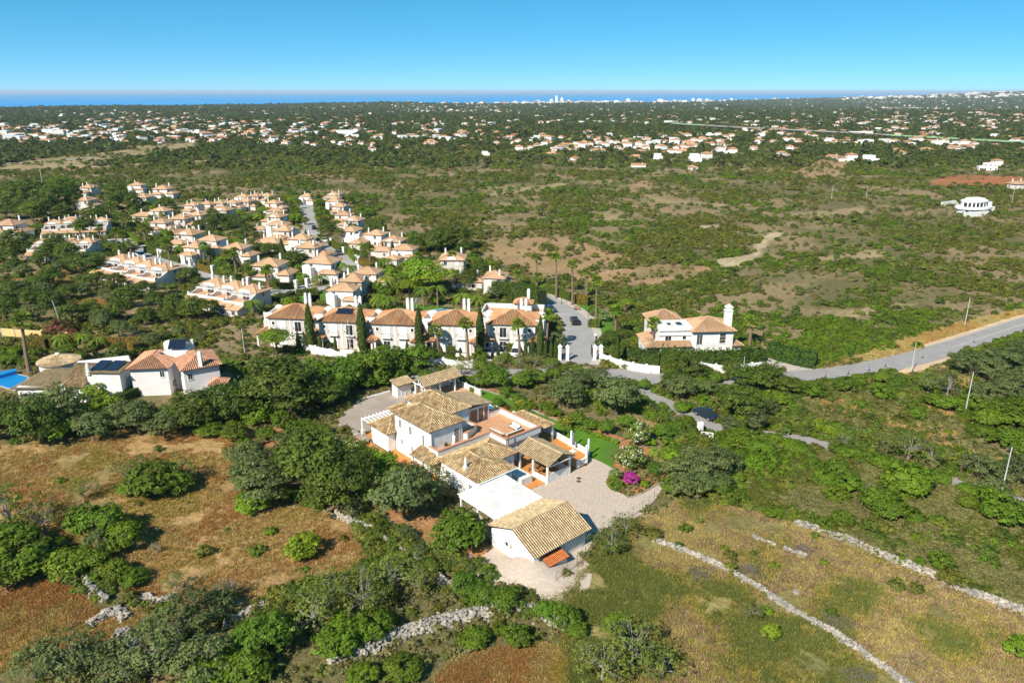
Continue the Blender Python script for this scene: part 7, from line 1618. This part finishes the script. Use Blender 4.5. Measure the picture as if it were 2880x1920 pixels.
for k, (x, y, h, w_) in enumerate(((205, 84, 55, 13), (228, 86, 42, 14), (180, 87, 34, 16), (120, 88, 28, 20), (260, 88, 26, 22), (310, 90, 20, 30), (375, 90, 20, 34), (430, 92, 20, 40), (480, 92, 22, 34), (532, 88, 34, 26), (560, 90, 18, 34), (680, 86, 30, 38), (745, 88, 20, 24), (830, 84, 30, 20), (860, 86, 24, 34), (895, 88, 20, 30), (1005, 88, 20, 22), (1605, 78, 24, 22), (60, 90, 22, 30), (15, 92, 24, 26))):
    dx, dy, dz = ray(*ZH(x, 100)); th = dx / dy; R_ = float(coast(th)) * .955; p = Vector((R_ * math.sin(math.atan(th)), R_ * math.cos(math.atan(th)), 0)); p.z = float(hgt(p.x, p.y)); t = thing('coastal_tower', 'white seafront apartment tower on the far coast', 'tower', p, rng.uniform(-.3, .3), 'seafront towers')
    b = MB(); b.box(-w_ / 2, w_ / 2, -7, 7, -4, h * .8); b.build('wall', 'far_white', t); b = MB(); b.box(-w_ * .2, w_ * .2, -4, 4, h * .8, h * .9); b.build('roof_block', 'far_white', t)
# elevated highway with green noise screens
hw = smooth_path(GP(ZH, [(740, 190), (770, 205), (900, 213), (1070, 224), (1380, 240), (1620, 253), (1900, 270), (2352, 296), (2500, 305)]), 30); 
for p in hw: p.z = 3.5 + float(hgt(p.x, p.y)) * .3
ribbon('highway', hw, -7, 7, 0, 'lane_asphalt', h=1.2, ex=False)
br = thing('noise_barrier', 'long green noise barrier along the elevated highway', 'barrier', hw[0]); A = [p - hw[0] for p in offset(hw, -9)]; mb = MB(); n = len(A)
for i in range(n - 1):
    f = i / n; a, b = A[i], A[i + 1]; mb = MB(); mb.add([(a.x, a.y, a.z), (b.x, b.y, b.z), (b.x, b.y, b.z + 1.5), (a.x, a.y, a.z + 1.5)], [(0, 1, 2, 3)]); mb.add([(a.x, a.y + .3, a.z), (b.x, b.y + .3, b.z), (b.x, b.y + .3, b.z + 1.5), (a.x, a.y + .3, a.z + 1.5)], [(3, 2, 1, 0)]); mb.build('panel', 'barrier_green' if (f < .25 or f > .62) else 'lane_asphalt', br)
for i in range(2, n - 2, 3): p = hw[i]; b = MB(); b.box(p.x - 1, p.x + 1, p.y - 4, p.y + 4, float(hgt(p.x, p.y)) - 3, p.z - .8); tag(b.build('viaduct_pier', 'pole_concrete'), 'concrete pier carrying the elevated highway', 'pier', 'highway piers')

# ---------------------------------------------------------------- scrub, woods and grass
def occupied(qx, qy, pad=.6):
    m = excluded(qx, qy)
    for x, y, R_ in TPOS:
        if y < 230: m |= (qx - x) ** 2 + (qy - y) ** 2 < (R_ * pad) ** 2
    return m
sand_polys = [wpoly(fr, pts) for fr, pts, c in ZONES if c in (SANDY,)]
open_polys = [(wpoly(fr, pts), c) for fr, pts, c in ZONES]
estate_poly = wpoly(DD, [(0, 700), (60, 560), (150, 520), (330, 470), (700, 440), (840, 470), (900, 560), (1090, 600), (1250, 690), (1290, 830), (600, 850), (440, 740), (200, 640)])
def scrub_points():
    pts = []; scl = []
    y0, y1 = 62.0, 1050.0; N = 190000
    yy = y0 * (y1 / y0) ** (nr.random(N) ** .8); xx = (nr.random(N) * 2 - 1) * .80 * yy
    dens = .5 * fbm(xx, yy, 26, 55) + .5 * fbm(xx, yy, 9, 66)
    keep = nr.random(N) < np.clip((dens - .45) * 6 + .12, .08, .92)
    for pl, c in open_polys:
        ins = inpoly(xx, yy, pl); lim = {ORANGE: .008, RED: .008, MEADOW: .008, HEATH: .10, SANDY: .0, GOLD: .06, TAN: .22, RUSTY: .14}.get(c, .12); keep &= ~ins | (nr.random(N) < lim)
    keep &= ~inpoly(xx, yy, wpoly(Z1, [(100, 250), (900, 100), (2300, 600), (2350, 1000), (1800, 1500), (1000, 1400), (300, 1000)]))
    q_ = np.stack([xx, yy], 1)[keep]; s = np.exp(nr.normal(size=len(q_)) * .35) * .64 * (1 + .9 * sstep(150, 700, q_[:, 1]))
    big = nr.random(len(q_)) < .08; s[big] *= 1.8
    ok = ~occupied(q_[:, 0], q_[:, 1]); q_ = q_[ok]; s = s[ok]
    est = inpoly(q_[:, 0], q_[:, 1], estate_poly); s[est] = np.minimum(s[est] * .9, 1.6)
    return q_, np.minimum(s, 1.3 + 1.3 * sstep(120, 600, q_[:, 1]))
qs, ss = scrub_points()
D_ = np.hypot(qs[:, 0], qs[:, 1]); inview = (np.abs(qs[:, 0]) < .70 * qs[:, 1] + 2) & (qs[:, 1] > 56); show = ss / D_ * inview
top = np.argsort(-show)[:280]; mask = np.zeros(len(qs), bool); mask[top] = True
BL = [('scrub_bush', 'olive-green rounded bush on the open scrubland', 'bush')] * 4 + [('scrub_bush', 'dark green rounded bush on the open scrubland', 'bush')] * 2 + [('scrub_bush', 'light green low bush on the open scrubland', 'bush')] * 2
for i in top:
    k = rng.randrange(8); o = obj(BL[k][0], BUSH['maquis'][k]); s = float(ss[i]); o.location = (qs[i, 0], qs[i, 1], 0); o.scale = (s, s, s * rng.uniform(.8, 1.1)); o.rotation_euler = (0, 0, rng.uniform(0, 6.28)); tag(o, BL[k][1], BL[k][2], BL[k][1].replace(' bush on the open scrubland', '') + ' scrubland bushes')
r_ = ~mask; z = hgt(qs[r_, 0], qs[r_, 1])
sx_ = BUSH['maquis'][:4] + BUSH['scrub_extra'] + BUSH['maquis'][4:]; ni = np.clip(((fbm(qs[r_, 0], qs[r_, 1], 38, 101) - .5) * 2.2 + .5 + nr.normal(size=int(r_.sum())) * .22) * 10, 0, 9)
scatter('scrubland_bushes', sx_[:8] + sx_[8:], np.stack([qs[r_, 0], qs[r_, 1], z], 1), ss[r_], 'dense cover of low bushes over the open scrubland', 'bushes', ni)
def far_points():
    N = 210000; y0, y1 = 520.0, 9000.0
    yy = y0 * (y1 / y0) ** nr.random(N); xx = (nr.random(N) * 2 - 1) * .80 * yy; d = np.hypot(xx, yy)
    dn = fbm(xx, yy, 160, 44) * .7 + fbm(xx, yy, 45, 48) * .6 - .28
    keep = (nr.random(N) < np.clip(dn * 1.9 * sstep(520, 1000, yy + 250 * (fbm(xx, yy, 300, 9) - .2)) + .02, 0, 1)) & (d < coast(xx / yy) - 120)
    for pl, c in open_polys: keep &= ~inpoly(xx, yy, pl)
    for x, y in FPOS: keep &= ((xx - x) ** 2 + (yy - y + 6) ** 2 > 150)
    q_ = np.stack([xx, yy], 1)[keep]; s = np.exp(nr.normal(size=len(q_)) * .3) * (.75 + .5 * sstep(700, 2500, q_[:, 1]))
    return q_, s
qf, sf = far_points(); scatter('distant_woods', BUSH['far'], np.stack([qf[:, 0], qf[:, 1], hgt(qf[:, 0], qf[:, 1]) - .2], 1), sf, 'dark green woods and orchards covering the far plain', 'woods')
def grass(name, zone_ids, n, kinds, smin, smax, label, cut=.30, nz=7):
    P_ = []
    for zi in zone_ids:
        fr, pts, c = ZONES[zi]; P_.append(poly_pts(wpoly(fr, pts), n))
    q_ = np.concatenate(P_); q_ = q_[(fbm(q_[:, 0], q_[:, 1], nz, 81) > cut) & (q_[:, 1] < 320)]; q_ = q_[~excluded(q_[:, 0], q_[:, 1])]
    scatter(name, BUSH[kinds], np.stack([q_[:, 0], q_[:, 1], 0 * q_[:, 0]], 1), nr.uniform(smin, smax, len(q_)), label, 'grass', np.clip(((fbm(q_[:, 0], q_[:, 1], 6, 13) - .5) * 2.4 + .5 + nr.normal(size=len(q_)) * .16) * len(BUSH[kinds]), 0, len(BUSH[kinds]) - 1))
grass('dry_orange_grass', (0,), 17000, 'grass_l', .5, 1.3, 'rust and gold dry grass of the field beside the villa', .40, 4); grass('dry_earth_grass', (1, 31), 4500, 'grass_l', .5, 1.2, 'thin dry grass on the red earth', .45)
grass('meadow_grass', (3,), 32000, 'grass_r', .5, 1.3, 'green and tan wildflower meadow grass with pink patches', .34, 4); grass('heath_cover', (4, 5), 14000, 'heath', .5, 1.1, 'grey-green low heath covering the slope', .18); grass('slope_dry_grass', (6, 7, 8, 9, 10, 27, 28, 29), 3200, 'grass_t', .6, 1.3, 'dry straw grass on verges and clearings', .2)
q_ = poly_pts(wpoly(ZQ, [(900, 520), (1450, 560), (1750, 660), (1980, 760), (2250, 990), (1950, 960), (1500, 860), (1000, 720)]), 2600); q_ = q_[~occupied(q_[:, 0], q_[:, 1])]; q_ = q_[fbm(q_[:, 0], q_[:, 1], 8, 15) > .47]
scatter('slope_heath', BUSH['heath'], np.stack([q_[:, 0], q_[:, 1], 0 * q_[:, 0]], 1), nr.uniform(.7, 1.6, len(q_)), 'clumps of dry grey heath on the slope below the road', 'heath')
near = poly_pts([(-75, 50), (75, 50), (110, 140), (-110, 140)], 26000); keep = (~excluded(near[:, 0], near[:, 1])) & (fbm(near[:, 0], near[:, 1], 9, 19) > .40)
for fr, pts, c in ZONES:
    if c in (ORANGE, RED, MEADOW, HEATH): keep &= ~inpoly(near[:, 0], near[:, 1], wpoly(fr, pts))
near = near[keep]; scatter('undergrowth', BUSH['heath'] + BUSH['grass_r'][:3], np.stack([near[:, 0], near[:, 1], 0 * near[:, 0]], 1), nr.uniform(.6, 1.3, len(near)), 'mixed dry undergrowth between the trees', 'undergrowth')
# one drop of any unused prototype
for o in [p_ for p_, u in zip(FH, FU) if not u] + [p_ for p_, u in zip(PROTO, USED) if not u]:
    for c in list(o.children_recursive) + [o]: bpy.data.objects.remove(c)
